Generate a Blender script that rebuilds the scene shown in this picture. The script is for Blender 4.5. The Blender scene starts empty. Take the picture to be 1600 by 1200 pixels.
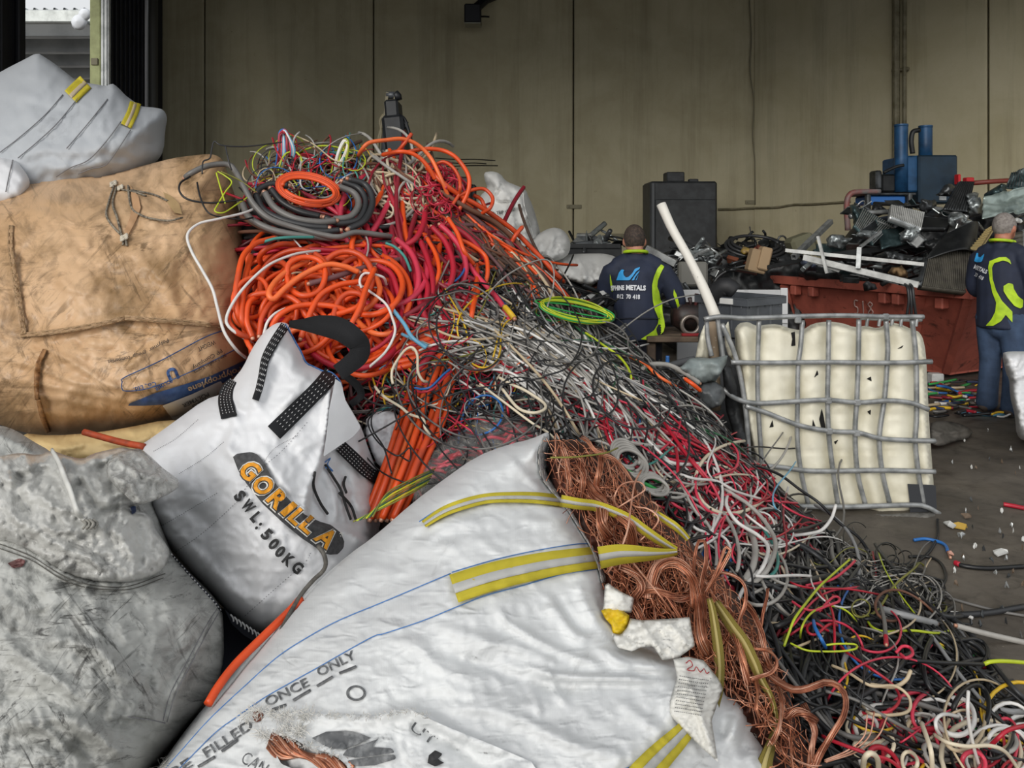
import bpy, bmesh, math, random
import numpy as np
from mathutils import Vector
from mathutils.geometry import delaunay_2d_cdt
from mathutils.bvhtree import BVHTree

random.seed(7)
RNG = np.random.default_rng(7)
SC = bpy.context.scene
COL = SC.collection

# ------------------------------------------------------------------ camera, sky, exposure
CAMH, F, CX, CY = 1.5, 1200.0, 800.0, 365.0      # eye height (m), focal length (px), principal point
cd = bpy.data.cameras.new('camera')
cam = bpy.data.objects.new('camera', cd); COL.objects.link(cam)
cam.location = (0, 0, CAMH); cam.rotation_euler = (math.pi / 2, 0, 0)
cd.sensor_fit = 'HORIZONTAL'; cd.sensor_width = 36.0
cd.lens = F / 1600 * 36.0
cd.shift_y = (CY - 600) / 1600
cd.clip_end = 200
SC.camera = cam

w = bpy.data.worlds.new('overcast_sky'); SC.world = w; w.use_nodes = True
wn = w.node_tree.nodes; wl = w.node_tree.links
for n in list(wn): wn.remove(n)
wo = wn.new('ShaderNodeOutputWorld'); wb = wn.new('ShaderNodeBackground')
wt = wn.new('ShaderNodeTexCoord'); ws = wn.new('ShaderNodeSeparateXYZ'); wr = wn.new('ShaderNodeValToRGB')
wl.new(wt.outputs['Generated'], ws.inputs[0]); wl.new(ws.outputs['Z'], wr.inputs[0])
wr.color_ramp.elements[0].position = 0.0; wr.color_ramp.elements[0].color = (0.96, 0.98, 1.0, 1)
wr.color_ramp.elements[1].position = 1.0; wr.color_ramp.elements[1].color = (1.0, 1.02, 1.05, 1)
wl.new(wr.outputs[0], wb.inputs[0]); wb.inputs[1].default_value = 0.8
wl.new(wb.outputs[0], wo.inputs[0])
# low sun behind thin cloud, behind the photographer's left shoulder: reaches in under the roof edge
sd=bpy.data.lights.new('veiled_sun','SUN');sd.energy=2.0;sd.angle=math.radians(34);sd.color=(1,.96,.9)
so=bpy.data.objects.new('veiled_sun',sd);COL.objects.link(so);so.rotation_euler=Vector((.40,.92,-.43)).to_track_quat('-Z','Y').to_euler()

SC.view_settings.view_transform = 'Standard'; SC.view_settings.look = 'None'
SC.view_settings.gamma = 1.0; SC.view_settings.use_curve_mapping = False
SC.view_settings.exposure = 0.0
try:
    SC.cycles.max_bounces = 6; SC.cycles.diffuse_bounces = 4; SC.cycles.transparent_max_bounces = 8
    SC.cycles.use_adaptive_sampling = True; SC.cycles.use_denoising = True
except Exception: pass

# ------------------------------------------------------------------ geometry helpers
def P(px, py, Y):
    px = np.asarray(px, float); py = np.asarray(py, float); Y = np.asarray(Y, float) + 0 * px
    return np.stack([(px - CX) * Y / F, Y, CAMH - (py - CY) * Y / F], -1)

def Yfloor(py, z=0.0): return (CAMH - z) * F / (py - CY)

LOC = {}
def thing(name, label, cat, loc, group=None):
    o = bpy.data.objects.new(name, None); COL.objects.link(o)
    o.empty_display_size = .1
    o.location = tuple(float(v) for v in loc); LOC[o.name] = np.array(loc, float)
    tag(o, label, cat, group); return o

def tag(o, label=None, cat=None, group=None, kind=None):
    if label: o['label'] = label
    if cat: o['category'] = cat
    if group: o['group'] = group
    if kind: o['kind'] = kind
    return o

def obj(name, verts, faces, mats, parent=None, smooth=True, uv=None, midx=None):
    """verts Nx3 world coordinates; faces list of index lists or an int array (M,3|4)"""
    v = np.asarray(verts, float)
    if parent is None:
        lo, hi = v.min(0), v.max(0)
        org = np.array([(lo[0] + hi[0]) / 2, (lo[1] + hi[1]) / 2, lo[2]])
    else:
        org = LOC[parent.name]
    v = v - org
    me = bpy.data.meshes.new(name)
    if isinstance(faces, np.ndarray):
        m, k = faces.shape
        me.vertices.add(len(v)); me.vertices.foreach_set('co', v.astype(np.float32).ravel())
        me.loops.add(m * k); me.loops.foreach_set('vertex_index', faces.astype(np.int32).ravel())
        me.polygons.add(m)
        me.polygons.foreach_set('loop_start', np.arange(0, m * k, k, dtype=np.int32))
        me.polygons.foreach_set('loop_total', np.full(m, k, dtype=np.int32))
        me.update(calc_edges=True)
    else:
        me.from_pydata([tuple(x) for x in v], [], [list(f) for f in faces]); me.update()
    if not isinstance(mats, (list, tuple)): mats = [mats]
    for mt in mats: me.materials.append(mt)
    if midx is not None: me.polygons.foreach_set('material_index', np.asarray(midx, np.int32))
    if smooth: me.polygons.foreach_set('use_smooth', np.ones(len(me.polygons), bool))
    if uv is not None:
        li = np.empty(len(me.loops), np.int32); me.loops.foreach_get('vertex_index', li)
        ul = me.uv_layers.new(name='UVMap'); ul.data.foreach_set('uv', np.asarray(uv, np.float32)[li].ravel())
    me.validate()
    o = bpy.data.objects.new(name, me); COL.objects.link(o)
    if parent is None: o.location = tuple(org)
    else: o.parent = parent
    LOC[o.name] = org
    return o

class MB:
    """collects shapes into one mesh"""
    def __init__(s): s.v = []; s.f = []
    def add(s, v, f):
        b=len(s.v);s.v+=[tuple(map(float,x))for x in v];s.f+=[[i+b for i in q]for q in f];return s
    def box(s, c, size, R=None):
        x, y, z = [h / 2 for h in size]
        v=np.array([(-x,-y,-z),(x,-y,-z),(x,y,-z),(-x,y,-z),(-x,-y,z),(x,-y,z),(x,y,z),(-x,y,z)])
        if R is not None: v = v @ np.asarray(R).T
        return s.add(v+np.asarray(c),[(3,2,1,0),(4,5,6,7),(0,1,5,4),(1,2,6,5),(2,3,7,6),(3,0,4,7)])
    def cbox(s, c, size, b, R=None):
        """box with chamfered edges"""
        h = np.array(size, float) / 2; b = min(b, h.min() * .6)
        vs = []; idx = {}
        for sx in (-1, 1):
            for sy in (-1, 1):
                for sz in (-1, 1):
                    for a in range(3):
                        q = h - b; q[a] = h[a]
                        idx[(sx, sy, sz, a)] = len(vs); vs.append((sx * q[0], sy * q[1], sz * q[2]))
        fs = []
        cyc = [(-1, -1), (1, -1), (1, 1), (-1, 1)]
        def key(a, sa, u, su, v, sv, which):
            k = [0, 0, 0]; k[a] = sa; k[u] = su; k[v] = sv; return idx[(k[0], k[1], k[2], which)]
        for a in range(3):
            u, v = (a + 1) % 3, (a + 2) % 3
            for sa in (-1, 1):
                q = [key(a, sa, u, cu, v, cv, a) for cu, cv in cyc]
                fs.append(q if sa > 0 else q[::-1])
            for su in (-1, 1):
                for sv in (-1, 1):
                    q=[key(a,-1,u,su,v,sv,u),key(a,1,u,su,v,sv,u),key(a,1,u,su,v,sv,v),key(a,-1,u,su,v,sv,v)]
                    fs.append(q if su * sv < 0 else q[::-1])
        for sx in (-1, 1):
            for sy in (-1, 1):
                for sz in (-1, 1):
                    q = [idx[(sx, sy, sz, a)] for a in range(3)]
                    fs.append(q if sx * sy * sz > 0 else q[::-1])
        v = np.array(vs)
        if R is not None: v = v @ np.asarray(R).T
        return s.add(v + np.asarray(c), fs)
    def tube(s, pts, r, n=8, flat=1.0):
        v, f = tubes(np.asarray(pts, float)[None], np.atleast_1d(r), n, flat)
        return s.add(v[0], f)
    def bar(s, a, b, wd, ht):
        a = np.array(a, float); b = np.array(b, float); L = np.linalg.norm(b - a); d = (b - a) / L
        R = frame(d); return s.box((a + b) / 2, (L, wd, ht), R)
    def prism(s, poly, z0, z1):
        n = len(poly); v = [(x, y, z0) for x, y in poly] + [(x, y, z1) for x, y in poly]
        return s.add(v,[list(range(n))[::-1],list(range(n,2*n))]+[(i,(i+1)%n,n+(i+1)%n,n+i)for i in range(n)])
    def build(s, name, m, parent=None, smooth=False):
        return obj(name, s.v, s.f, m, parent, smooth)

def frame(d, up=(0, 0, 1)):
    d = np.array(d, float); d /= np.linalg.norm(d); up = np.array(up, float)
    if abs(d @ up) > .98: up = np.array([1., 0, 0])
    y = np.cross(up, d); y /= np.linalg.norm(y); z = np.cross(d, y)
    return np.stack([d, y, z], 1)

def rot(ax, deg):
    a = math.radians(deg); c, s = math.cos(a), math.sin(a)
    if ax == 'x': return np.array([[1, 0, 0], [0, c, -s], [0, s, c]])
    if ax == 'y': return np.array([[c, 0, s], [0, 1, 0], [-s, 0, c]])
    return np.array([[c, -s, 0], [s, c, 0], [0, 0, 1]])

def tubes(Pt, r, n=6, flat=1.0, caps=True):
    """Pt K,N,3; r scalar | K | K,N -> verts K,(N*n),3 and one face list (shared topology)"""
    K, N, _ = Pt.shape
    r = np.asarray(r, float)
    if r.ndim == 0: r = np.full((K, N), float(r))
    elif r.ndim == 1 and K == 1 and len(r) == N: r = r[None]
    elif r.ndim == 1: r = np.repeat(r[:, None], N, 1) if len(r) == K else np.full((K, N), r[0])
    T = np.gradient(Pt, axis=1); T /= np.linalg.norm(T, axis=2, keepdims=True) + 1e-9
    ref = np.tile(np.array([.13, .21, .97]), (K, 1))
    bad = np.abs((T[:, 0] * ref).sum(1)) > .9; ref[bad] = (.97, .1, .2)
    A = np.zeros_like(Pt)
    a = ref - T[:, 0] * (ref * T[:, 0]).sum(1, keepdims=True)
    for i in range(N):
        a = a - T[:, i] * (a * T[:, i]).sum(1, keepdims=True)
        a = a / (np.linalg.norm(a, axis=1, keepdims=True) + 1e-9); A[:, i] = a
    B = np.cross(T, A)
    th = np.arange(n) * 2 * math.pi / n
    V=Pt[:,:,None]+r[:,:,None,None]*(A[:,:,None]*np.cos(th)[None,None,:,None]+flat*B[:,:,None]*np.sin(th)[None,None,:,None])
    V = V.reshape(K, N * n, 3)
    fs = []
    for i in range(N - 1):
        for j in range(n):
            k = (j + 1) % n
            fs.append((i * n + j, i * n + k, (i + 1) * n + k, (i + 1) * n + j))
    if caps: fs += [tuple(range(n))[::-1], tuple((N - 1) * n + j for j in range(n))]
    return V, fs

def spline(pts, n=40, closed=False):
    p = np.asarray(pts, float)
    if closed: p = np.vstack([p[-1], p, p[0], p[1]])
    else: p = np.vstack([2 * p[0] - p[1], p, 2 * p[-1] - p[-2]])
    seg = len(p) - 3
    ch = np.linalg.norm(p[2:-1, :2] - p[1:-2, :2], axis=1) + 1e-6
    cum = np.concatenate([[0], np.cumsum(ch)])
    s = np.linspace(0, cum[-1], n); i = np.clip(np.searchsorted(cum, s, 'right') - 1, 0, seg - 1)
    t = ((s - cum[i]) / ch[i])[:, None]
    a, b, c, d = p[i], p[i + 1], p[i + 2], p[i + 3]
    return .5*(2*b+(c-a)*t+(2*a-5*b+4*c-d)*t**2+(3*b-a-3*c+d)*t**3)

def chaikin(p, it=1):
    p = np.asarray(p, float)
    for _ in range(it):
        q = np.roll(p, -1, 0); p = np.stack([.75 * p + .25 * q, .25 * p + .75 * q], 1).reshape(-1, p.shape[1])
    return p

class Depth:
    """smooth surface Y(px,py) through control points (thin plate spline)"""
    def __init__(s, ctrl, lam=1e-3):
        c = np.array(ctrl, float); s.c = c[:, :2] / 400.0
        n = len(c); K = s.k(np.linalg.norm(s.c[:, None] - s.c[None], axis=2)) + lam * np.eye(n)
        Pm = np.hstack([np.ones((n, 1)), s.c])
        A = np.block([[K, Pm], [Pm.T, np.zeros((3, 3))]])
        s.w = np.linalg.solve(A, np.concatenate([c[:, 2], np.zeros(3)]))
        s.lo, s.hi = c[:, 2].min() - .4, c[:, 2].max() + .5
    @staticmethod
    def k(r): return np.where(r > 1e-9, r * r * np.log(r + 1e-12), 0)
    def __call__(s, px, py):
        q=np.stack([np.asarray(px,float),np.asarray(py,float)],-1)/400.0;sh=q.shape[:-1];q=q.reshape(-1,2)
        r = np.linalg.norm(q[:, None] - s.c[None], axis=2)
        y = s.k(r) @ s.w[:-3] + s.w[-3] + q @ s.w[-2:]
        return np.clip(y, s.lo, s.hi).reshape(sh)

def perlin(x, y, seed=0):
    x = np.asarray(x, float); y = np.asarray(y, float)
    xi = np.floor(x).astype(np.int64); yi = np.floor(y).astype(np.int64); xf, yf = x - xi, y - yi
    def g(a, b):
        h = (a * 374761393 + b * 668265263 + seed * 974711 + 1013) & 0xffffffff
        h = ((h ^ (h >> 13)) * 1274126177) & 0xffffffff; h = h ^ (h >> 16)
        t = (h % 4096) / 4096.0 * 2 * math.pi
        return np.cos(t), np.sin(t)
    u = xf * xf * xf * (xf * (xf * 6 - 15) + 10); v = yf * yf * yf * (yf * (yf * 6 - 15) + 10)
    def d(a, b):
        c, s_ = g(xi + a, yi + b); return c * (xf - a) + s_ * (yf - b)
    return ((d(0, 0) * (1 - u) + d(1, 0) * u) * (1 - v) + (d(0, 1) * (1 - u) + d(1, 1) * u) * v) * 1.4

def crumple(x, y, sc, seed=0, oct=3):
    """sharp-creased folds, about -1..1"""
    r = 0; a = 1; tot = 0
    wx = perlin(x / sc / 1.7, y / sc / 1.7, seed + 50); wy = perlin(x / sc / 1.7 + 9, y / sc / 1.7, seed + 51)
    for o in range(oct):
        k = 2 ** o / sc
        r = r + a * (1 - 3 * np.abs(perlin(x * k + .6 * wx, y * k + .6 * wy, seed + o))); tot += a; a *= .5
    return r / tot

def inside(poly, x, y):
    p = np.asarray(poly, float); x = np.asarray(x, float); y = np.asarray(y, float)
    r = np.zeros(x.shape, bool); n = len(p)
    for i in range(n):
        x1, y1 = p[i]; x2, y2 = p[(i + 1) % n]
        if y1 == y2: continue
        c = ((y1 > y) != (y2 > y)) & (x < (x2 - x1) * (y - y1) / (y2 - y1) + x1); r ^= c
    return r

def polydist(pl, x, y, closed=True):
    """distance to a polyline, and arclength parameter 0..1 of the nearest point"""
    p = np.asarray(pl, float); x = np.asarray(x, float); y = np.asarray(y, float)
    q = np.roll(p, -1, 0) if closed else p[1:]
    a = p if closed else p[:-1]
    L = np.linalg.norm(q - a, axis=1) + 1e-9; cum = np.concatenate([[0], np.cumsum(L)])
    best = np.full(x.shape, 1e9); par = np.zeros(x.shape)
    for i in range(len(a)):
        d = (q[i] - a[i]) / L[i]
        t = np.clip((x - a[i, 0]) * d[0] + (y - a[i, 1]) * d[1], 0, L[i])
        ds = np.hypot(x - a[i, 0] - t * d[0], y - a[i, 1] - t * d[1])
        m = ds < best; best = np.where(m, ds, best); par = np.where(m, (cum[i] + t) / cum[-1], par)
    return best, par

def resample(poly, step, closed=True):
    p = np.asarray(poly, float)
    if closed: p = np.vstack([p, p[:1]])
    L = np.linalg.norm(np.diff(p, axis=0), axis=1); cum = np.concatenate([[0], np.cumsum(L)])
    n = max(4, int(cum[-1] / step)); s = np.linspace(0, cum[-1], n, endpoint=not closed)
    return np.stack([np.interp(s, cum, p[:, 0]), np.interp(s, cum, p[:, 1])], 1)

def tri(poly, step, holes=()):
    """triangulate a polygon with interior grid points -> pts (n,2), tris, number of boundary points"""
    b = resample(poly, step); nb = len(b)
    rings = [b] + [resample(h, step) for h in holes]
    lo, hi = b.min(0), b.max(0)
    gx, gy = np.meshgrid(np.arange(lo[0], hi[0], step), np.arange(lo[1], hi[1], step * .866))
    gx = gx + (np.arange(gx.shape[0])[:, None] % 2) * step / 2
    gx, gy = gx.ravel(), gy.ravel()
    k = inside(b, gx, gy); gx, gy = gx[k], gy[k]
    d, _ = polydist(b, gx, gy); k = d > step * .55
    for h in rings[1:]:
        dh, _ = polydist(h, gx, gy); k &= (dh > step * .55) & ~inside(h, gx, gy)
    g = np.stack([gx[k], gy[k]], 1)
    pts = np.vstack(rings + [g]); ed = []; base = 0
    for rg in rings:
        m = len(rg); ed += [(base + i, base + (i + 1) % m) for i in range(m)]; base += m
    out = delaunay_2d_cdt([Vector(p) for p in pts], ed, [], 1, 1e-6)
    vo = np.array([tuple(p) for p in out[0]]); fo = [list(f) for f in out[2]]
    T = []
    for f in fo:
        c = vo[f].mean(0)
        if holes and any(inside(h, c[0], c[1]) for h in holes): continue
        T.append(f)
    return vo, T

class Pillow:
    """a filled sack: closed skin with a front and a back, wrinkled; keeps its front depth so that prints and straps can lie on it"""
    def __init__(s, outline, ctrl, thick=.3, rim=60, step=6, folds=(), crum=(), smooth=1, extra=None):
        s.out = chaikin(outline, smooth); s.D = Depth(ctrl); s.thick = thick; s.rim = rim; s.step = step
        s.folds = [(spline(f[0], 24), f[1], f[2]) for f in folds]; s.crum = crum; s.extra = extra
    def disp(s, x, y):
        z = np.zeros(np.shape(x))
        for pl, wd, am in s.folds:
            d, t = polydist(pl, x, y, False)
            z = z + am * np.exp(-(d / wd) ** 2) * np.clip(np.minimum(t, 1 - t) * 6 + .15, 0, 1)
        for am, sc, seed in s.crum: z = z + am * crumple(np.asarray(x), np.asarray(y), sc, seed)
        if s.extra is not None: z = z + s.extra(np.asarray(x, float), np.asarray(y, float))
        return z
    def base(s, x, y):
        d, _ = polydist(s.out, x, y); ins = inside(s.out, x, y)
        t = np.where(ins, np.clip(d / s.rim, 0, 1), 0)
        return s.D(x, y), np.sqrt(np.clip(1 - (1 - t) ** 2, 0, 1)), t
    def Y(s, x, y):
        x = np.asarray(x, float); y = np.asarray(y, float)
        Yb, q, t = s.base(x, y)
        return Yb + s.thick / 2 * (1 - q) - s.disp(x, y) * np.clip(t * 3 + .1, 0, 1)
    def build(s, name, m, parent=None, soft=True):
        v, T = tri(s.out, s.step)
        x, y = v[:, 0], v[:, 1]
        Yb, q, t = s.base(x, y)
        d, _ = polydist(resample(s.out, s.step), x, y); edge = d < s.step * .2
        Yf = Yb + s.thick / 2 * (1 - q) - s.disp(x, y) * np.clip(t * 3 + .1, 0, 1)
        Yk = Yb + s.thick / 2 * (1 + q)
        Yf = np.where(edge, Yb + s.thick / 2, Yf); 
        n=len(v);bi=np.full(n,-1);add=np.where(~edge)[0];bi[edge]=np.where(edge)[0];bi[add]=n+np.arange(len(add))
        vv = np.vstack([P(x, y, Yf), P(x[add], y[add], Yk[add])])
        T = np.array(T)
        e1 = v[T[:, 1]] - v[T[:, 0]]; e2 = v[T[:, 2]] - v[T[:, 0]]
        flip=(e1[:,0]*e2[:,1]-e1[:,1]*e2[:,0])>0        # image y is down: make the front face the camera
        T[flip] = T[flip][:, [0, 2, 1]]
        Tb = bi[T][:, ::-1]
        keep = ~(edge[T].all(1))
        fc = np.vstack([T, Tb[keep]])
        uv = np.vstack([v, v[add] + 2000]) / 1000.0
        return obj(name, vv, fc, m, parent, soft, uv=uv)

def patch(name, polys, Yfun, off, m, parent, step=6, smooth=True, holes=(), bulge=0.0):
    """thin piece lying on a surface: every polygon is followed at the distance off in front of it"""
    V = []; Fc = []; U = []
    for pl in polys:
        v, T = tri(pl, step, holes)
        Yv = Yfun(v[:, 0], v[:, 1]) - off
        if bulge:
            d, _ = polydist(pl, v[:, 0], v[:, 1]); Yv = Yv - bulge * np.clip(d / (2 * step), 0, 1)
        b = len(V); T = np.array(T)
        e1 = v[T[:, 1]] - v[T[:, 0]]; e2 = v[T[:, 2]] - v[T[:, 0]]
        fl = (e1[:, 0] * e2[:, 1] - e1[:, 1] * e2[:, 0]) > 0; T[fl] = T[fl][:, [0, 2, 1]]
        V += list(P(v[:, 0], v[:, 1], Yv)); Fc += [[i + b for i in t] for t in T]; U += list(v / 1000.0)
    return obj(name, V, Fc, m, parent, smooth, uv=np.array(U))

def ribbon_poly(path, widths, n=30):
    p = spline(path, n); w_ = np.interp(np.linspace(0, 1, n), np.linspace(0, 1, len(widths)), widths)
    t=np.gradient(p[:,:2],axis=0);t/=np.linalg.norm(t,axis=1,keepdims=True);nn=np.stack([-t[:,1],t[:,0]],1)
    return p[:, :2], nn, w_

def ribbon(name, path, widths, Yfun, off, m, parent, n=40, k=6, lo=-.5, hi=.5, th=.004):
    """webbing that follows a surface; lo..hi choose a stripe of its width"""
    p, nn, wd = ribbon_poly(path, widths, n)
    s = np.linspace(lo, hi, k)
    q = p[:, None] + nn[:, None] * (wd[:, None] * s[None])[:, :, None]
    Yv = Yfun(q[..., 0], q[..., 1])
    top=P(q[...,0],q[...,1],Yv-off-th).reshape(-1,3);bot=P(q[...,0],q[...,1],Yv-off).reshape(-1,3)
    N = n * k; f = []
    for i in range(n - 1):
        for j in range(k - 1):
            a=i*k+j;f.append((a,a+1,a+k+1,a+k));f.append((N+a,N+a+k,N+a+k+1,N+a+1))
        a=i*k;f.append((a,a+k,N+a+k,N+a));a=i*k+k-1;f.append((a+k,a,N+a,N+a+k))
    f.append([j for j in range(k)][::-1] + [N + j for j in range(k)]); e = (n - 1) * k
    f.append([e + j for j in range(k)] + [N + e + j for j in range(k)][::-1])
    L = np.concatenate([[0], np.cumsum(np.linalg.norm(np.diff(p, axis=0), axis=1))])
    u = np.stack(np.broadcast_arrays(L[:, None] / 100, s[None] + .5), -1).reshape(-1, 2)
    return obj(name, np.vstack([top, bot]), f, m, parent, True, uv=np.vstack([u, u]))

def seam(name, path, rpx, Yfun, off, m, parent, n=60, dash=None):
    """stitching: a fine thread (or dashes of it) along a surface"""
    p = spline(path, n)[:, :2]; Yv = Yfun(p[:, 0], p[:, 1]) - off
    w3 = P(p[:, 0], p[:, 1], Yv); b = MB()
    if dash:
        i = 0
        while i + dash < n:
            b.tube(w3[i:i + dash], rpx * Yv[i] / F, 4); i += dash + max(1, dash // 2)
    else: b.tube(w3, rpx * Yv / F, 5)
    o = b.build(name, m, parent, True)
    if dash: o['kind'] = 'stuff'
    return o

# lettering
_TX = {}
def glyphs(s, bold=.012):
    key = (s, bold)
    if key in _TX: return _TX[key]
    c = bpy.data.curves.new('t', 'FONT'); c.body = s; c.size = 1.0; c.offset = bold; c.resolution_u = 3
    o = bpy.data.objects.new('t', c); COL.objects.link(o)
    dg = bpy.context.evaluated_depsgraph_get(); dg.update()
    me = bpy.data.meshes.new_from_object(o.evaluated_get(dg))
    bm = bmesh.new(); bm.from_mesh(me)
    if len(bm.verts):
        xs = [v.co.x for v in bm.verts]; ys = [v.co.y for v in bm.verts]
        for ax, lo, hi in ((0, min(xs), max(xs)), (1, min(ys), max(ys))):
            t = lo + .12
            while t < hi:
                co = (t, 0, 0) if ax == 0 else (0, t, 0); no = (1, 0, 0) if ax == 0 else (0, 1, 0)
                bmesh.ops.bisect_plane(bm,geom=bm.verts[:]+bm.edges[:]+bm.faces[:],plane_co=co,plane_no=no);t+=.12
        bmesh.ops.triangulate(bm, faces=bm.faces[:])
    v = np.array([(q.co.x, q.co.y) for q in bm.verts]).reshape(-1, 2); bm.verts.index_update()
    f = [[q.index for q in fc.verts] for fc in bm.faces]
    bm.free(); bpy.data.objects.remove(o); bpy.data.curves.remove(c); bpy.data.meshes.remove(me)
    _TX[key] = (v, f); return v, f

def text_line(s, a, b, h, up=1, bold=.012, shear=0.0):
    """glyphs of s mapped so that the baseline runs from pixel a to pixel b and capitals are h px tall"""
    v, f = glyphs(s, bold)
    a = np.array(a, float); b = np.array(b, float); d = b - a; L = np.linalg.norm(d); d /= L
    n = np.array([d[1], -d[0]]) * up
    x0, x1 = v[:, 0].min(), v[:, 0].max(); ch = .69
    u = (v[:, 0] - x0) / (x1 - x0) * L; t = v[:, 1] / ch * h
    return a + d * (u + shear * t)[:, None] + n * t[:, None], f

def lettering(name, items, Yfun, off, m, parent=None):
    for v, f in items:                       # one object per word
        w3 = P(v[:, 0], v[:, 1], Yfun(v[:, 0], v[:, 1]) - off); Fc = []
        for t in f:
            e1 = v[t[1]] - v[t[0]]; e2 = v[t[2]] - v[t[0]]
            Fc.append(t if e1[0] * e2[1] - e1[1] * e2[0] < 0 else t[::-1])
        o = obj(name, w3, Fc, m, parent, False); o['kind'] = 'stuff'
    return o

# ------------------------------------------------------------------ materials
def rgb(h):
    h = h.lstrip('#'); c = [int(h[i:i + 2], 16) / 255 for i in (0, 2, 4)]
    return tuple(x / 12.92 if x <= .04045 else ((x + .055) / 1.055) ** 2.4 for x in c)

class NT:
    def __init__(s, name):
        s.m = bpy.data.materials.new(name); s.m.use_nodes = True; s.t = s.m.node_tree; s.n = s.t.nodes
        s.b = s.n.get('Principled BSDF')
    def node(s, k, **kw):
        q = s.n.new(k)
        for a, b in kw.items():
            if a.startswith('_'): setattr(q, a[1:], b)
            else: q.inputs[a.replace('_', ' ')].default_value = b
        return q
    def link(s, a, b): s.t.links.new(a, b)
    def ramp(s, src, stops):
        r = s.n.new('ShaderNodeValToRGB'); e = r.color_ramp.elements
        while len(e) < len(stops): e.new(.5)
        for q, (p, c) in zip(e, stops):
            q.position = p; q.color = (c, c, c, 1) if isinstance(c, (int, float)) else (*c, 1)
        s.link(src, r.inputs[0]); return r.outputs[0]
    def mix(s, fac, a, b, mode='MIX'):
        q = s.n.new('ShaderNodeMix'); q.data_type = 'RGBA'; q.blend_type = mode
        for sk, v in ((q.inputs[0], fac), (q.inputs[6], a), (q.inputs[7], b)):
            if isinstance(v, (int, float)): sk.default_value = v
            elif isinstance(v, tuple): sk.default_value = (*v, 1)
            else: s.link(v, sk)
        return q.outputs[2]
    def noise(s, co, sc, det=4, rough=.55, dist=0.0):
        q=s.node('ShaderNodeTexNoise');q.inputs['Scale'].default_value=sc;q.inputs['Detail'].default_value=det
        q.inputs['Roughness'].default_value = rough; q.inputs['Distortion'].default_value = dist
        if co is not None: s.link(co, q.inputs['Vector'])
        return q.outputs['Fac']
    def bump(s, h, strength, dist=.01):
        q=s.n.new('ShaderNodeBump');q.inputs['Strength'].default_value=strength;q.inputs['Distance'].default_value=dist
        s.link(h, q.inputs['Height'])
        old = s.b.inputs['Normal'].links
        if old: s.link(old[0].from_socket, q.inputs['Normal'])
        s.link(q.outputs[0], s.b.inputs['Normal'])
    def coord(s, kind='Object', scale=None):
        c = s.n.new('ShaderNodeTexCoord').outputs[kind]
        if scale:
            mp=s.n.new('ShaderNodeMapping');mp.inputs['Scale'].default_value=scale;s.link(c,mp.inputs[0]);c=mp.outputs[0]
        return c

def mat(name, col, rough=.5, metal=0.0, col2=None, sc=12, lo=.4, hi=.65, bump=0.0, bsc=80, spec=.5, det=5):
    """plain material with a second colour in noise patches (dust, wear) and fine relief"""
    q = NT(name); c1 = rgb(col) if isinstance(col, str) else col
    q.b.inputs['Roughness'].default_value = rough; q.b.inputs['Metallic'].default_value = metal
    q.b.inputs['Specular IOR Level'].default_value = spec
    co = q.coord()
    if col2 is not None:
        c2 = rgb(col2) if isinstance(col2, str) else col2
        f = q.ramp(q.noise(co, sc, det), [(lo, 0.0), (hi, 1.0)])
        q.link(q.mix(f, c1, c2), q.b.inputs['Base Color'])
    else: q.b.inputs['Base Color'].default_value = (*c1, 1)
    if bump: q.bump(q.noise(co, bsc, 3), bump)
    return q.m

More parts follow.
